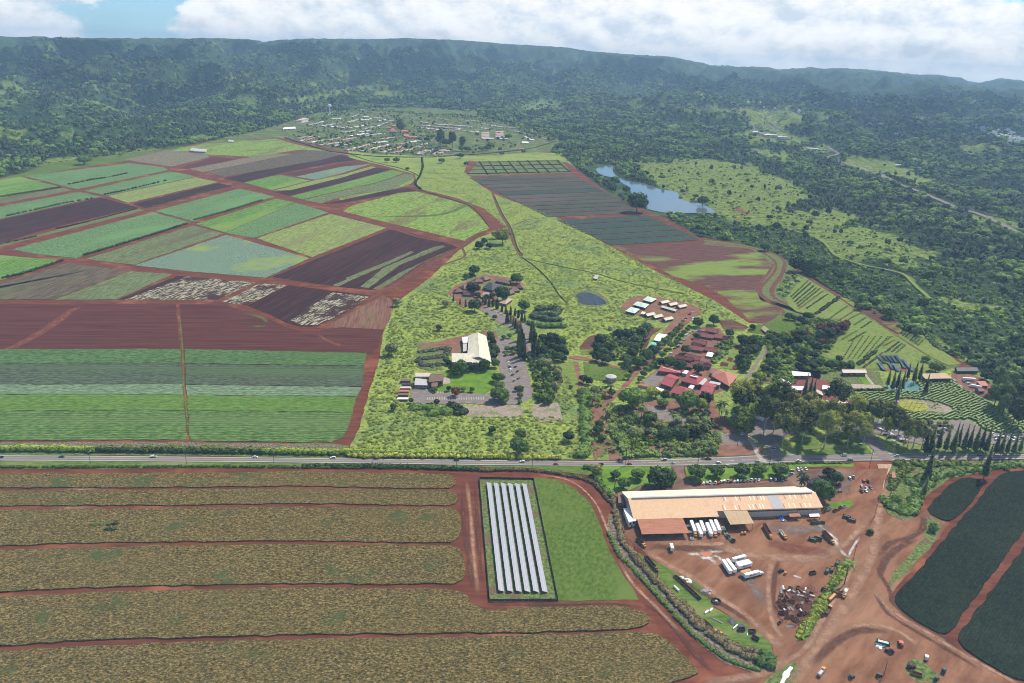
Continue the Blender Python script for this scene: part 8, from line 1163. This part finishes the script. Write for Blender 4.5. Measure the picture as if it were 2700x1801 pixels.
# red complex and avenue
T('i', 'round_tree', [(1120, 650, 55), (1105, 680, 60), (1080, 700, 55), (1160, 615, 55), (1050, 725, 60), (1035, 760, 60), (1245, 635, 45), (1225, 660, 50), (1190, 685, 55), (1160, 725, 60), (1130, 765, 60), (1110, 790, 55), (1050, 815, 75), (990, 775, 70), (945, 815, 70), (910, 860, 60), (995, 885, 45), (965, 920, 70), (905, 990, 70), (880, 1010, 70), (850, 1040, 60), (800, 1070, 70), (770, 1110, 70), (730, 1180, 50), (610, 1140, 65), (635, 1095, 60), (640, 1060, 50)], 'lining the red cottage avenue')
T('i', 'dark_tree', [(1335, 580, 100), (1500, 560, 100), (420, 840, 110), (350, 890, 100), (650, 900, 110), (590, 960, 100), (1210, 865, 90), (1320, 725, 70), (870, 880, 110), (800, 930, 130), (720, 990, 120), (1150, 1035, 120), (1050, 1000, 120), (960, 1000, 90), (1340, 1060, 110), (205, 1190, 75), (1900, 630, 60), (2270, 520, 75), (2330, 540, 60), (1660, 690, 80), (20, 1250, 40)], 'around the red complex and its gardens'); T('i', 'blue_tree', [(330, 760, 110), (520, 700, 100), (620, 710, 110), (740, 690, 100), (800, 640, 90), (300, 850, 90), (290, 940, 90), (380, 960, 100), (440, 930, 70), (560, 800, 70), (680, 830, 90), (610, 1000, 90), (700, 760, 100)], 'in the wooded garden below the pond')
T('i', 'banana_plant', [(x, y, 42) for x, y in along('i', [(1520, 960), (1560, 880), (1620, 800), (1700, 760), (1690, 820), (1560, 940), (1490, 990)], 26, 16)], 'in the banana grove beside the red cottages'); T('i', 'dark_tree', [(x, y, random.uniform(70, 110)) for x, y in along('i', [(1780, 780), (1880, 770), (1960, 760), (1950, 840), (1840, 880), (1780, 950), (1840, 990), (1800, 1060)], 15, 15)], 'in the grove right of the vegetable beds')
T('i', 'palm_tree', [(265, 1280, 90), (250, 1340, 80), (430, 1240, 80), (1590, 1420, 110), (1620, 1500, 100), (1565, 1460, 90), (1085, 1530, 80), (1120, 1545, 60), (760, 1470, 90), (430, 1440, 80), (400, 1490, 90)], 'around the car park grove'); T('i', 'olive_tree', [(440, 1310, 80), (900, 1310, 90), (840, 1290, 80), (1000, 1345, 80)], 'below the red complex')
T('k', 'broad_tree', [(650, 180, 290), (1230, 225, 240), (560, 310, 100), (840, 400, 160), (970, 240, 120)], 'in the park below the red complex'); T('k', 'lime_tree', [(860, 130, 110), (1000, 160, 90), (1370, 250, 120)], 'in the park below the red complex'); T('k', 'dark_tree', [(1420, 190, 130), (1010, 560, 120), (1090, 540, 120), (1190, 560, 110), (1310, 540, 120), (1130, 520, 100), (960, 580, 110), (300, 520, 100), (310, 460, 80), (340, 600, 80), (200, 590, 70)], 'in the grove above the highway')
T('k', 'banana_plant', [(x, y, 60) for x, y in along('k', [(420, 330), (470, 420), (430, 500), (500, 560), (560, 480), (640, 430), (700, 400), (620, 520), (540, 640), (560, 740), (640, 760), (760, 740), (860, 740), (1000, 750), (1120, 730), (1250, 740), (1400, 730), (1500, 700)], 70, 26)], 'in the dense banana grove above the highway')
T('k', 'palm_tree', [(x, y, 85) for x, y in [(400, 300), (440, 250), (760, 300), (1085, 360), (1130, 390), (1260, 410), (1550, 620), (1530, 560), (1480, 660), (1420, 400), (520, 600), (480, 520), (600, 700), (700, 560), (880, 520), (1400, 640), (270, 90), (250, 170), (1400, 470), (700, 340), (610, 390)]], 'in the grove above the highway')
T('k', 'silver_tree', [(x, y, random.uniform(40, 80)) for x, y in along('k', [(620, 540), (800, 560), (900, 520), (1200, 420), (1360, 380), (1450, 360), (1340, 680), (1150, 690), (900, 690)], 20, 22)], 'in the grove above the highway'); hedge('hedge', 'clipped hedge along the far side of the highway', 'k', [(610, 805), (900, 800), (1200, 798), (1480, 790)], 2.5, 2, 'leaf_mid')
# shade trees by the shed
T('k', 'broad_tree', [(483, 985, 105), (570, 1075, 140), (712, 975, 145), (1320, 955, 185), (1530, 950, 145), (1795, 945, 155), (1970, 925, 145), (2185, 930, 165)], 'on the lawn behind the packing shed'); T('k', 'dark_tree', [(960, 1000, 240), (1040, 1010, 130)], 'on the lawn behind the packing shed'); T('k', 'olive_tree', [(290, 935, 110)], 'at the corner of the shed lawn'); T('l', 'dark_tree', [(340, 960, 120), (420, 1020, 110), (275, 1150, 190), (1330, 1030, 60)], 'around the office house'); T('l', 'palm_tree', [(70, 985, 110), (100, 1010, 90), (60, 1040, 90)], 'left of the office house'); T('m', 'palm_tree', [(1815, 680, 100)], 'at the tip of the weed strip in the yard'); T('n', 'shrub', [(552, 433, 40), (1030, 400, 60), (870, 1420, 40), (750, 185, 60)], 'in the works yard')
# eucalyptus park, pines
T('l', 'eucalyptus_tree', [(x, y, d_*.8) for x, y, d_ in [(60, 300, 170), (150, 370, 190), (240, 290, 180), (330, 470, 230), (90, 480, 180), (400, 330, 190), (470, 400, 170), (560, 330, 180), (620, 420, 190), (700, 400, 160), (440, 130, 230), (150, 210, 180), (640, 260, 150), (560, 520, 160), (720, 530, 150), (820, 330, 190), (920, 360, 190), (1000, 400, 180), (1080, 450, 180), (1160, 480, 180), (1250, 510, 180), (1330, 560, 150), (880, 270, 150), (960, 480, 140), (1180, 560, 140)]], 'in the park above the highway junction'); T('k', 'eucalyptus_tree', [(1790, 130, 180), (1880, 90, 150), (1820, 190, 170), (2110, 120, 170), (2200, 160, 180), (2280, 200, 160), (2050, 330, 190), (1960, 150, 120), (2150, 340, 160), (2250, 420, 200), (2300, 330, 180)], 'in the park above the highway junction'); T('k', 'lime_tree', [(1810, 380, 180), (1830, 470, 170), (1760, 330, 100), (1940, 310, 110)], 'beside the junction car park'); T('l', 'lime_tree', [(640, 235, 130), (680, 290, 110), (1310, 440, 50), (1380, 440, 50), (1425, 495, 55), (1480, 450, 45), (1540, 450, 45), (1585, 495, 50), (1490, 550, 60)], 'in the plantation car park')
T('l', 'norfolk_pine', [(x, y, d_*.8) for x, y, d_ in [(1420, 600, 100), (1490, 610, 90), (1570, 610, 100), (1650, 605, 110), (1690, 590, 90), (1755, 605, 100), (1810, 600, 90), (1875, 610, 105), (1935, 600, 95), (1990, 620, 100), (2085, 650, 90), (2140, 660, 90), (2200, 660, 80), (2270, 660, 80), (2330, 660, 70), (1350, 640, 90), (1400, 650, 80)]], 'in the row above the highway', 1.0); T('l', 'norfolk_pine', [(1390, 860, 100), (1345, 1080, 60), (1985, 850, 100)], 'standing alone on the near side of the highway', 1.0)
T('j', 'norfolk_pine', [(960, 1150, 60), (1010, 1180, 65), (1060, 1170, 65), (1110, 1185, 60), (1165, 1090, 50), (1235, 1100, 65), (1290, 1090, 60), (1355, 1220, 60), (100, 1250, 80), (150, 1270, 80), (190, 1260, 60), (1060, 1290, 70)], 'around the garden pond', 1.0); T('j', 'ironwood_tree', [(2100, 1150, 100), (2140, 1250, 110), (2180, 1330, 110), (2080, 1320, 100), (2230, 1400, 100), (2280, 1480, 100), (2160, 1420, 90), (2320, 1540, 90), (2300, 1330, 90), (2240, 1200, 80)], 'at the right edge beyond the maze', 1.2); T('j', 'broad_tree', [(1450, 1040, 140), (1340, 960, 80), (2050, 1310, 110), (1960, 1140, 100), (1860, 1030, 80)], 'right of the dark solar rows')
for kd, L in [('dark_tree', [(340, 710, 110), (250, 720, 90), (210, 830, 90), (160, 800, 70), (120, 750, 80), (50, 560, 80), (110, 520, 70), (150, 520, 60), (90, 590, 60), (60, 700, 90), (20, 760, 90), (440, 960, 60), (380, 1010, 90), (470, 1020, 80), (560, 1040, 80), (330, 1030, 70), (560, 1010, 60), (180, 920, 80), (90, 880, 90), (230, 990, 90), (160, 1030, 90), (60, 980, 90), (30, 1040, 80), (640, 420, 70), (790, 380, 60), (870, 470, 30), (910, 490, 30)]), ('rust_tree', [(260, 630, 90), (355, 620, 70), (400, 680, 100), (440, 650, 80), (490, 630, 90), (515, 610, 70), (115, 715, 60), (250, 800, 60), (275, 780, 60)]), ('lime_tree', [(370, 790, 60), (320, 850, 60), (120, 1060, 50), (20, 930, 60)])]: T('j', kd, L, 'in the garden left of the farm plots')
T('i', 'dark_tree', [(2080, 740, 80), (2150, 790, 90), (2230, 760, 90), (2300, 790, 90), (2340, 850, 80), (2080, 940, 80), (2110, 1010, 120), (2030, 1050, 80), (2250, 900, 60)], 'in the botanical garden'); T('i', 'lime_tree', [(2170, 880, 60), (2230, 940, 60), (2300, 960, 50), (1990, 1150, 90), (2040, 1130, 70), (1930, 1140, 70)], 'in the botanical garden'); T('i', 'olive_tree', [(2100, 700, 70), (2180, 730, 70), (2260, 720, 60), (2320, 700, 60)], 'in the botanical garden')
for k in range(9): u = k/8; T('j', 'round_tree', [(600+u*290, 1285+u*3, 36)], 'clipped in a row above the maze')
# plot rows
for a, b, m_, lb in [((-60, 330), (120, 160), 'leaf_lime', 0), ((-40, 350), (150, 180), 'leaf_mid', 0), ((-20, 380), (180, 210), 'leaf_dry', 0), ((0, 405), (205, 235), 'leaf_lime', 0), ((10, 430), (245, 240), 'leaf_lime', 0), ((20, 455), (280, 265), 'leaf_dry', 0), ((100, 450), (320, 300), 'leaf_mid', 0), ((200, 510), (440, 335), 'leaf_dark', 1), ((330, 560), (530, 420), 'leaf_mid', 0), ((440, 570), (600, 470), 'leaf_dry', 0), ((480, 590), (660, 500), 'leaf_mid', 0), ((590, 620), (720, 540), 'leaf_mid', 0), ((670, 650), (770, 580), 'leaf_mid', 0), ((470, 770), (620, 680), 'leaf_mid', 0), ((540, 790), (715, 690), 'leaf_lime', 0), ((820, 860), (985, 735), 'leaf_mid', 0), ((890, 840), (1020, 770), 'leaf_dry', 0), ((920, 900), (1060, 790), 'leaf_olive', 0), ((980, 900), (1090, 810), 'leaf_mid', 0), ((1030, 910), (1125, 825), 'leaf_mid', 0), ((640, 1030), (820, 890), 'leaf_mid', 1), ((690, 1060), (900, 900), 'leaf_dry', 0)]: auto(hedge('crop_row', None, 'j', [a, b], 6 if lb else 3, 3 if lb else 1.3, m_, 'crop row', None, .1), ('tall banana row' if lb else 'low planted crop row')+' across the sloping farm plots', pxy('j', *lerp(a, b, .5)))
for k in range(7): a, b = lerp((500, 940), (830, 700), 0), None
for k in range(6):
    for j in range(13): x, y = lerp(lerp((480, 960), (620, 730), j/12), lerp((760, 950), (960, 740), j/12), k/5*.95); T('j', 'shrub', [(x, y, 15)], 'set out in rows on the farm plot lawn')
for k in range(8): a = lerp((1070, 715), (1250, 830), k/7); auto(hedge('crop_row', None, 'j', [a, (a[0]+55, a[1]-55)], 3, 1.5, 'leaf_mid', 'crop row'), 'short bush row right of the dirt farm road', pxy('j', *a))
S('stone_plot', ('j', [(460, 335), (560, 340), (700, 400), (1000, 560), (1100, 620), (1140, 650), (1060, 700), (960, 655), (620, 450)]), 'weedy_soil', cat='ground'); S('farm_plot_lawn', ('j', [(-120, 330), (80, 120), (400, 320), (640, 480), (860, 620), (1040, 742), (1330, 925), (1500, 1050), (1300, 1110), (1200, 1050), (620, 1080), (250, 930), (230, 900), (430, 760), (540, 640), (440, 560), (230, 540), (0, 480), (-80, 420)]), 'plot_grass', cat='ground'); S('farm_plot_lawn', ('j', [(1050, 715), (1180, 640), (1270, 700), (1400, 790), (1500, 880), (1700, 1020), (1570, 1040), (1360, 930), (1060, 735)]), 'plot_grass', cat='ground'); S('banana_plot', ('f', [(640, 1110), (740, 960), (830, 1000), (700, 1150)]), 'rough_grass', cat='ground'); S('garden_ground', ('i', [(1980, 740), (2351, 640), (2600, 700), (2600, 1200), (2351, 1250), (2090, 1240), (1900, 1180), (2050, 860)]), 'rough_grass', cat='ground', z=.04); S('garden_ground', ('j', [(0, 480), (230, 540), (420, 570), (530, 640), (430, 760), (230, 900), (260, 930), (620, 1080), (860, 1100), (900, 1230), (600, 1320), (0, 1200)]), 'rough_grass', cat='ground', z=.04)
hedge('bank_scrub', 'light green grass bank right of the dirt farm road', 'j', [(40, 30), (200, 130), (420, 270), (600, 370), (780, 430), (950, 480), (1150, 600), (1300, 650), (1400, 800), (1560, 900)], 9, 2.5, 'leaf_mid', 'scrub', 'stuff'); T('f', 'banana_plant', [(x, y, 28) for x, y in along('f', [(660, 1090), (700, 1040), (740, 980), (790, 990), (750, 1050), (690, 1120)], 40, 16)], 'in the banana plot by the forked road')
# car parks under the trees
carrow('l', [(845, 455, 'white'), (860, 510, 'silver'), (960, 600, 'black'), (1010, 650, 'white'), (1050, 680, 'silver'), (920, 575, 'black'), (1045, 490, 'silver'), (1060, 585, 'grey'), (1120, 630, 'white'), (1490, 485, 'black'), (1520, 510, 'white'), (1435, 535, 'grey', 'suv'), (965, 500, 'white'), (1020, 540, 'white'), (1140, 600, 'silver'), (2030, 560, 'white'), (2085, 595, 'white'), (2070, 625, 'white'), (2155, 570, 'grey'), (2220, 575, 'white'), (2265, 610, 'white'), (2200, 610, 'silver'), (2250, 635, 'white'), (2300, 640, 'silver'), (660, 680, 'silver', 'van')], .2, 'in the plantation car park under the trees'); carrow('k', [(1642, 575, 'white'), (1795, 568, 'white', 'van'), (1930, 650, 'white', 'suv'), (2105, 715, 'blue', 'van'), (2070, 385, 'silver'), (2120, 380, 'white')], .5, 'at the junction car park beside the highway')
carrow('l', along('l', [(850, 500), (980, 570), (1130, 655)], 15, 9)+along('l', [(2020, 600), (2340, 615)], 14, 12), .3, 'in the plantation car park under the trees'); carrow('k', along('k', [(2030, 375), (2340, 440)], 10, 9), .3, 'at the junction car park beside the highway')
bus = trailer('k', (1925, 370), (2000, 400), 'under the park trees', 11, None, look='long white tour bus', name='tour_bus', cat='bus', z0=.5)
# understorey of the gardens and groves
def under(name, label, polys, n, smin, smax, coll=None):
    P = []; pl = [mixsrc(q) for q in polys]; A = np.array([v for q in pl for v in q]); lo, hi = A.min(0), A.max(0); g = np.random.default_rng(n)
    while len(P) < n:
        c = g.uniform(lo, hi, (n, 2)); ok = np.zeros(n, bool)
        for q in pl: ok |= inpoly(c, q)
        P += [Gs(*v) for v in c[ok]]
    P = np.array(P[:n]); s = g.uniform(smin, smax, n); scatter(name, label, 'shrubs', coll or P_scr, np.column_stack([P, np.full(n, -.1)]), np.stack([s, s, s*g.uniform(.8, 1.3, n)], 1))
under('grove_undergrowth', 'dense low planting filling the grove above the highway', [('k', [(390, 330), (560, 330), (800, 420), (960, 470), (1330, 480), (1500, 380), (1560, 620), (1530, 780), (1000, 740), (960, 700), (850, 700), (840, 740), (640, 790), (560, 770), (580, 560), (480, 700), (420, 500)]), ('k', [(230, 100), (400, 80), (330, 300), (220, 300)]), ('k', [(1100, 330), (1450, 330), (1400, 430), (1280, 400)])], 900, .35, .9)
under('garden_undergrowth', 'dense mixed shrubs filling the botanical garden', [('i', [(1990, 760), (2351, 660), (2351, 1230), (2100, 1220), (2130, 1050), (2050, 1000), (2060, 860)]), ('j', [(0, 620), (200, 560), (440, 590), (500, 660), (400, 760), (240, 900), (300, 1000), (560, 1080), (460, 1080), (300, 1120), (150, 1090), (0, 1080)]), ('i', [(1510, 850), (1640, 740), (1720, 760), (1560, 980), (1480, 1010)]), ('i', [(1760, 770), (2000, 740), (1990, 860), (1860, 1060), (1740, 1080), (1800, 960)])], 1500, .35, 1.1)
under('garden_undergrowth', 'shrubs filling the wooded garden below the pond', [('i', [(260, 780), (520, 680), (880, 620), (840, 720), (740, 880), (600, 1000), (430, 980), (250, 950)]), ('i', [(660, 1020), (860, 850), (900, 900), (720, 1040)]), ('h', [(1960, 1000), (2150, 1040), (2270, 1120), (2250, 1260), (2130, 1400), (2000, 1360), (1980, 1200)]), ('h', [(2060, 720), (2330, 740), (2340, 960), (2000, 950)])], 1100, .35, 1.0)
GP_ = [Gs(*v) for v in mixsrc(('D', [(1100, 365), (1075, 370), (1066, 395), (1110, 430), (1140, 448), (1280, 500), (1400, 565), (1520, 630), (1640, 690), (1700, 735), (1500, 1050), (1330, 1050), (815, 1032), (835, 985), (853, 905), (878, 830), (888, 765), (910, 700), (985, 655), (1050, 590), (1100, 560), (1165, 530), (1110, 478), (1060, 455), (965, 432), (960, 400), (950, 370)]))]
XC = [mixsrc(v) for v in [('h', [(1080, 270), (1180, 190), (1480, 80), (1800, 120), (1920, 200), (1880, 250), (1770, 330), (1840, 420), (1900, 430), (2230, 410), (2330, 560), (2340, 960), (2290, 1330), (2150, 1340), (2280, 1470), (2290, 1567), (1980, 1567), (1960, 1450), (1870, 1520), (1780, 1567), (1260, 1567), (1230, 1460), (700, 1470), (560, 1390), (600, 1170), (740, 1150), (790, 790), (1200, 720), (1640, 660), (1620, 590), (1340, 460), (1180, 400)]), ('i', [(530, 440), (600, 340), (780, 310), (930, 320), (1260, 400), (1390, 470), (1330, 540), (1500, 550), (1850, 620), (1980, 590), (2400, 500), (2400, 1600), (-100, 1600), (140, 1360), (60, 1290), (-60, 1000), (0, 900), (120, 800), (220, 700), (520, 660), (800, 620), (850, 560), (740, 520), (590, 500)]), ('i', [(30, 310), (100, 260), (220, 245), (320, 270), (420, 350), (450, 410), (300, 440), (170, 435), (80, 405)])]]
g = np.random.default_rng(8); A = np.array(GP_); c = g.uniform(A.min(0), A.max(0), (150000, 2)); rr = np.hypot(c[:, 0], c[:, 1]); c = c[(g.random(len(c)) < np.clip((700/rr)**1.5, .05, .7)) & inpoly(c, GP_)]; q = img(np.column_stack([c, np.zeros(len(c))])); k_ = np.ones(len(c), bool)
for v in XC: k_ &= ~inpoly(q, v)
for o in COL.objects:
    if o.name.startswith('dirt_road'):
        vs = [tuple(v.co)[:2] for v in o.data.vertices]; k_ &= segdist(c, [((a[0]+b[0])/2, (a[1]+b[1])/2) for a, b in zip(vs[::2], vs[1::2])], False) > 4.5
k_ &= perlin(c[:, 0]/16, c[:, 1]/16, 3) > -.28
c = c[k_]; s = g.uniform(.45, 1.15, len(c)); scatter('cane_tussocks', 'tussocky yellow-green cane grass around the compounds', 'grass', P_can, np.column_stack([c, np.full(len(c), .1)]), np.stack([s, s, s*g.uniform(.25, .55, len(c))], 1)); print('cane', len(c))
under('village_shrubs', 'shrubs and small trees between the village houses', [('x', [(260, 460), (520, 300), (900, 190), (1200, 120), (1650, 150), (2340, 210), (2340, 730), (1400, 730), (900, 640), (600, 600)]), ('y', [(100, 140), (700, 170), (1300, 230), (1900, 470), (1700, 480), (1400, 360), (700, 350), (300, 345), (100, 330)])], 1300, .9, 1.9)
under('village_fringe_trees', 'belt of trees round the upper edge of the village', [('x', [(300, 230), (700, 190), (850, 150), (1200, 80), (1700, 110), (2340, 180), (2340, 215), (1650, 150), (1200, 118), (900, 190), (720, 250), (330, 280)]), ('y', [(100, 90), (700, 120), (1300, 190), (1900, 390), (2010, 470), (1920, 490), (1300, 250), (700, 180), (100, 140)])], 700, 1.3, 2.8)
# far installations
def far_bld(fr, x, y, L, W_, hh, rm, nm, lb, cat='building', an=0):
    X, Y, z = hit(*pxy(fr, x, y)); r = roofed(nm, lb, cat, rectQ((X, Y), L, W_, an), hh, 1, 'flat', rm, 'wall_white', None, 3); r.location.z = z; return r
far_bld('c', 500, 925, 30, 40, 12, 'roof_white', 'station_block', 'white block at the left of the far station'); far_bld('c', 560, 930, 50, 40, 9, 'roof_pinkw', 'station_block', 'pale block in the middle of the far station'); far_bld('c', 620, 945, 90, 30, 11, 'roof_white', 'station_block', 'long white block at the front of the far station'); far_bld('c', 690, 955, 50, 30, 8, 'roof_white', 'station_block', 'white block at the right of the far station'); far_bld('c', 660, 985, 60, 8, 4, 'roof_white', 'station_shed', 'long low white shed below the far station'); far_bld('c', 890, 1035, 50, 22, 9, 'roof_white', 'station_shed', 'white hall by the far winding road'); far_bld('c', 955, 1052, 22, 14, 5, 'roof_greyw', 'station_shed', 'small grey hall by the far winding road'); far_bld('c', 495, 1037, 32, 14, 6, 'roof_pinkw', 'station_shed', 'pinkish shed on the far plateau edge'); far_bld('c', 590, 790, 60, 20, 8, 'roof_greyw', 'station_block', 'grey block below the far dishes'); far_bld('c', 640, 760, 30, 20, 8, 'roof_white', 'station_block', 'white block just below the far dishes'); far_bld('f', 1300, 272, 30, 10, 4, 'car_blue', 'roadside_shelter', 'left blue shelter along the far road'); far_bld('f', 1385, 285, 30, 10, 4, 'car_blue', 'roadside_shelter', 'right blue shelter along the far road'); far_bld('f', 1490, 230, 26, 12, 5, 'roof_white', 'farm_shed', 'white farm sheds in the far green clearing'); far_bld('f', 1540, 328, 14, 12, 4, 'roof_teal', 'road_house', 'small green-roofed house at the far road bend')
for x, y, s in [(448, 715, 11), (532, 718, 10), (797, 778, 12), (487, 712, 9), (560, 738, 6), (632, 746, 6), (708, 755, 6)]:
    X, Y, z = hit(*pxy('c', x, y+8)); r = thing('radar_dome', None, 'radar dome', (X, Y, z)); mb = MB(); mb.ball((0, 0, s*1.3), s, 1, 16, 10); mb.obj('dome', 'roof_white', r, smooth=True); mb = MB(); mb.tube((0, 0, -1), (0, 0, s*.7), s*.7, s*.6, 10); mb.obj('base', 'wall_white', r); auto(r, 'white radar dome on the far station hill', pxy('c', x, y))
X, Y, z = hit(*pxy('c', 562, 860)); r = thing('mast', 'thin dark radio mast above the far station', 'mast', (X, Y, z)); mb = MB(); mb.tube((0, 0, 0), (0, 0, 60), 1.5, .5); mb.obj('shaft', 'dark_metal', r); mb = MB(); mb.box((0, 0, 58), (4, .6, .6)); mb.obj('crossarm', 'dark_metal', r)
mb = MB(); 
for k in range(260): x, y = random.uniform(465, 670), random.uniform(868, 908); X, Y, z = hit(*pxy('c', x, y)); mb.box((X, Y, z), (4.6, 2, 1.6), random.choice([0, 1.57]))
tag(mb.obj('parked_car_field', 'white_box'), 'crowded car park glinting beside the far station', 'parked cars', kind='stuff')
mb = MB()
for poly, n in [([(1260, 845), (1400, 870), (1560, 935), (1540, 950), (1400, 925), (1270, 905)], 60), ([(1850, 830), (1960, 860), (2250, 900), (2351, 960), (2351, 1000), (2230, 980), (2100, 930), (1950, 880)], 150), ([(1600, 810), (1700, 815), (1690, 830), (1610, 830)], 20)]:
    c_ = 0
    while c_ < n:
        x, y = random.uniform(1250, 2351), random.uniform(800, 1000)
        if inpoly(np.array([[x, y]]), poly)[0]: X, Y, z = hit(*pxy('c', x, y)); mb.box((X, Y, z+2), (15, 10, 8), random.uniform(0, 3)); c_ += 1
tag(mb.obj('far_town', 'roof_white'), 'specks of a far hillside town among woods', 'town', kind='stuff')
def farroad(nm, P, wd, mat, lb):
    mb = MB(); v = []
    for k, p in enumerate(P):
        a, b = P[max(k-1, 0)], P[min(k+1, len(P)-1)]; d = np.array([b[0]-a[0], b[1]-a[1]]); d /= max(np.hypot(*d), .1); n = (-d[1]*wd/2, d[0]*wd/2)
        for s in (1, -1): v.append((p[0]+s*n[0], p[1]+s*n[1], p[2]+2.5))
    mb.add(v, [(2*k, 2*k+1, 2*k+3, 2*k+2) for k in range(len(P)-1)]); tag(mb.obj(nm, mat), lb, 'road', kind='structure')
farroad('hill_road', FRW[0], 16, 'asphalt_lot', 'pale road winding down the far wooded slope'); farroad('hill_road', FRW[1], 12, 'asphalt_lot', 'pale road through the far station'); farroad('gravel_track', FRW[2], 7, 'plot_grass', 'grassy track winding through the scrub')
# ------------------------------------------------------------------ write tree labels last
for px, py, kind, place, r in TREE_LOG: auto(r, f'{LOOK[kind]} {place}', (px, py))
finish_labels()
GN = {'round_tree': 'trees', 'shrub': 'shrubs'}
for px, py, kind, place, r in TREE_LOG: r['group'] = LOOK[kind]+'s '+place
print('things', sum(1 for o in COL.objects if o.parent is None), 'objects', len(COL.objects), 'houses', nH)
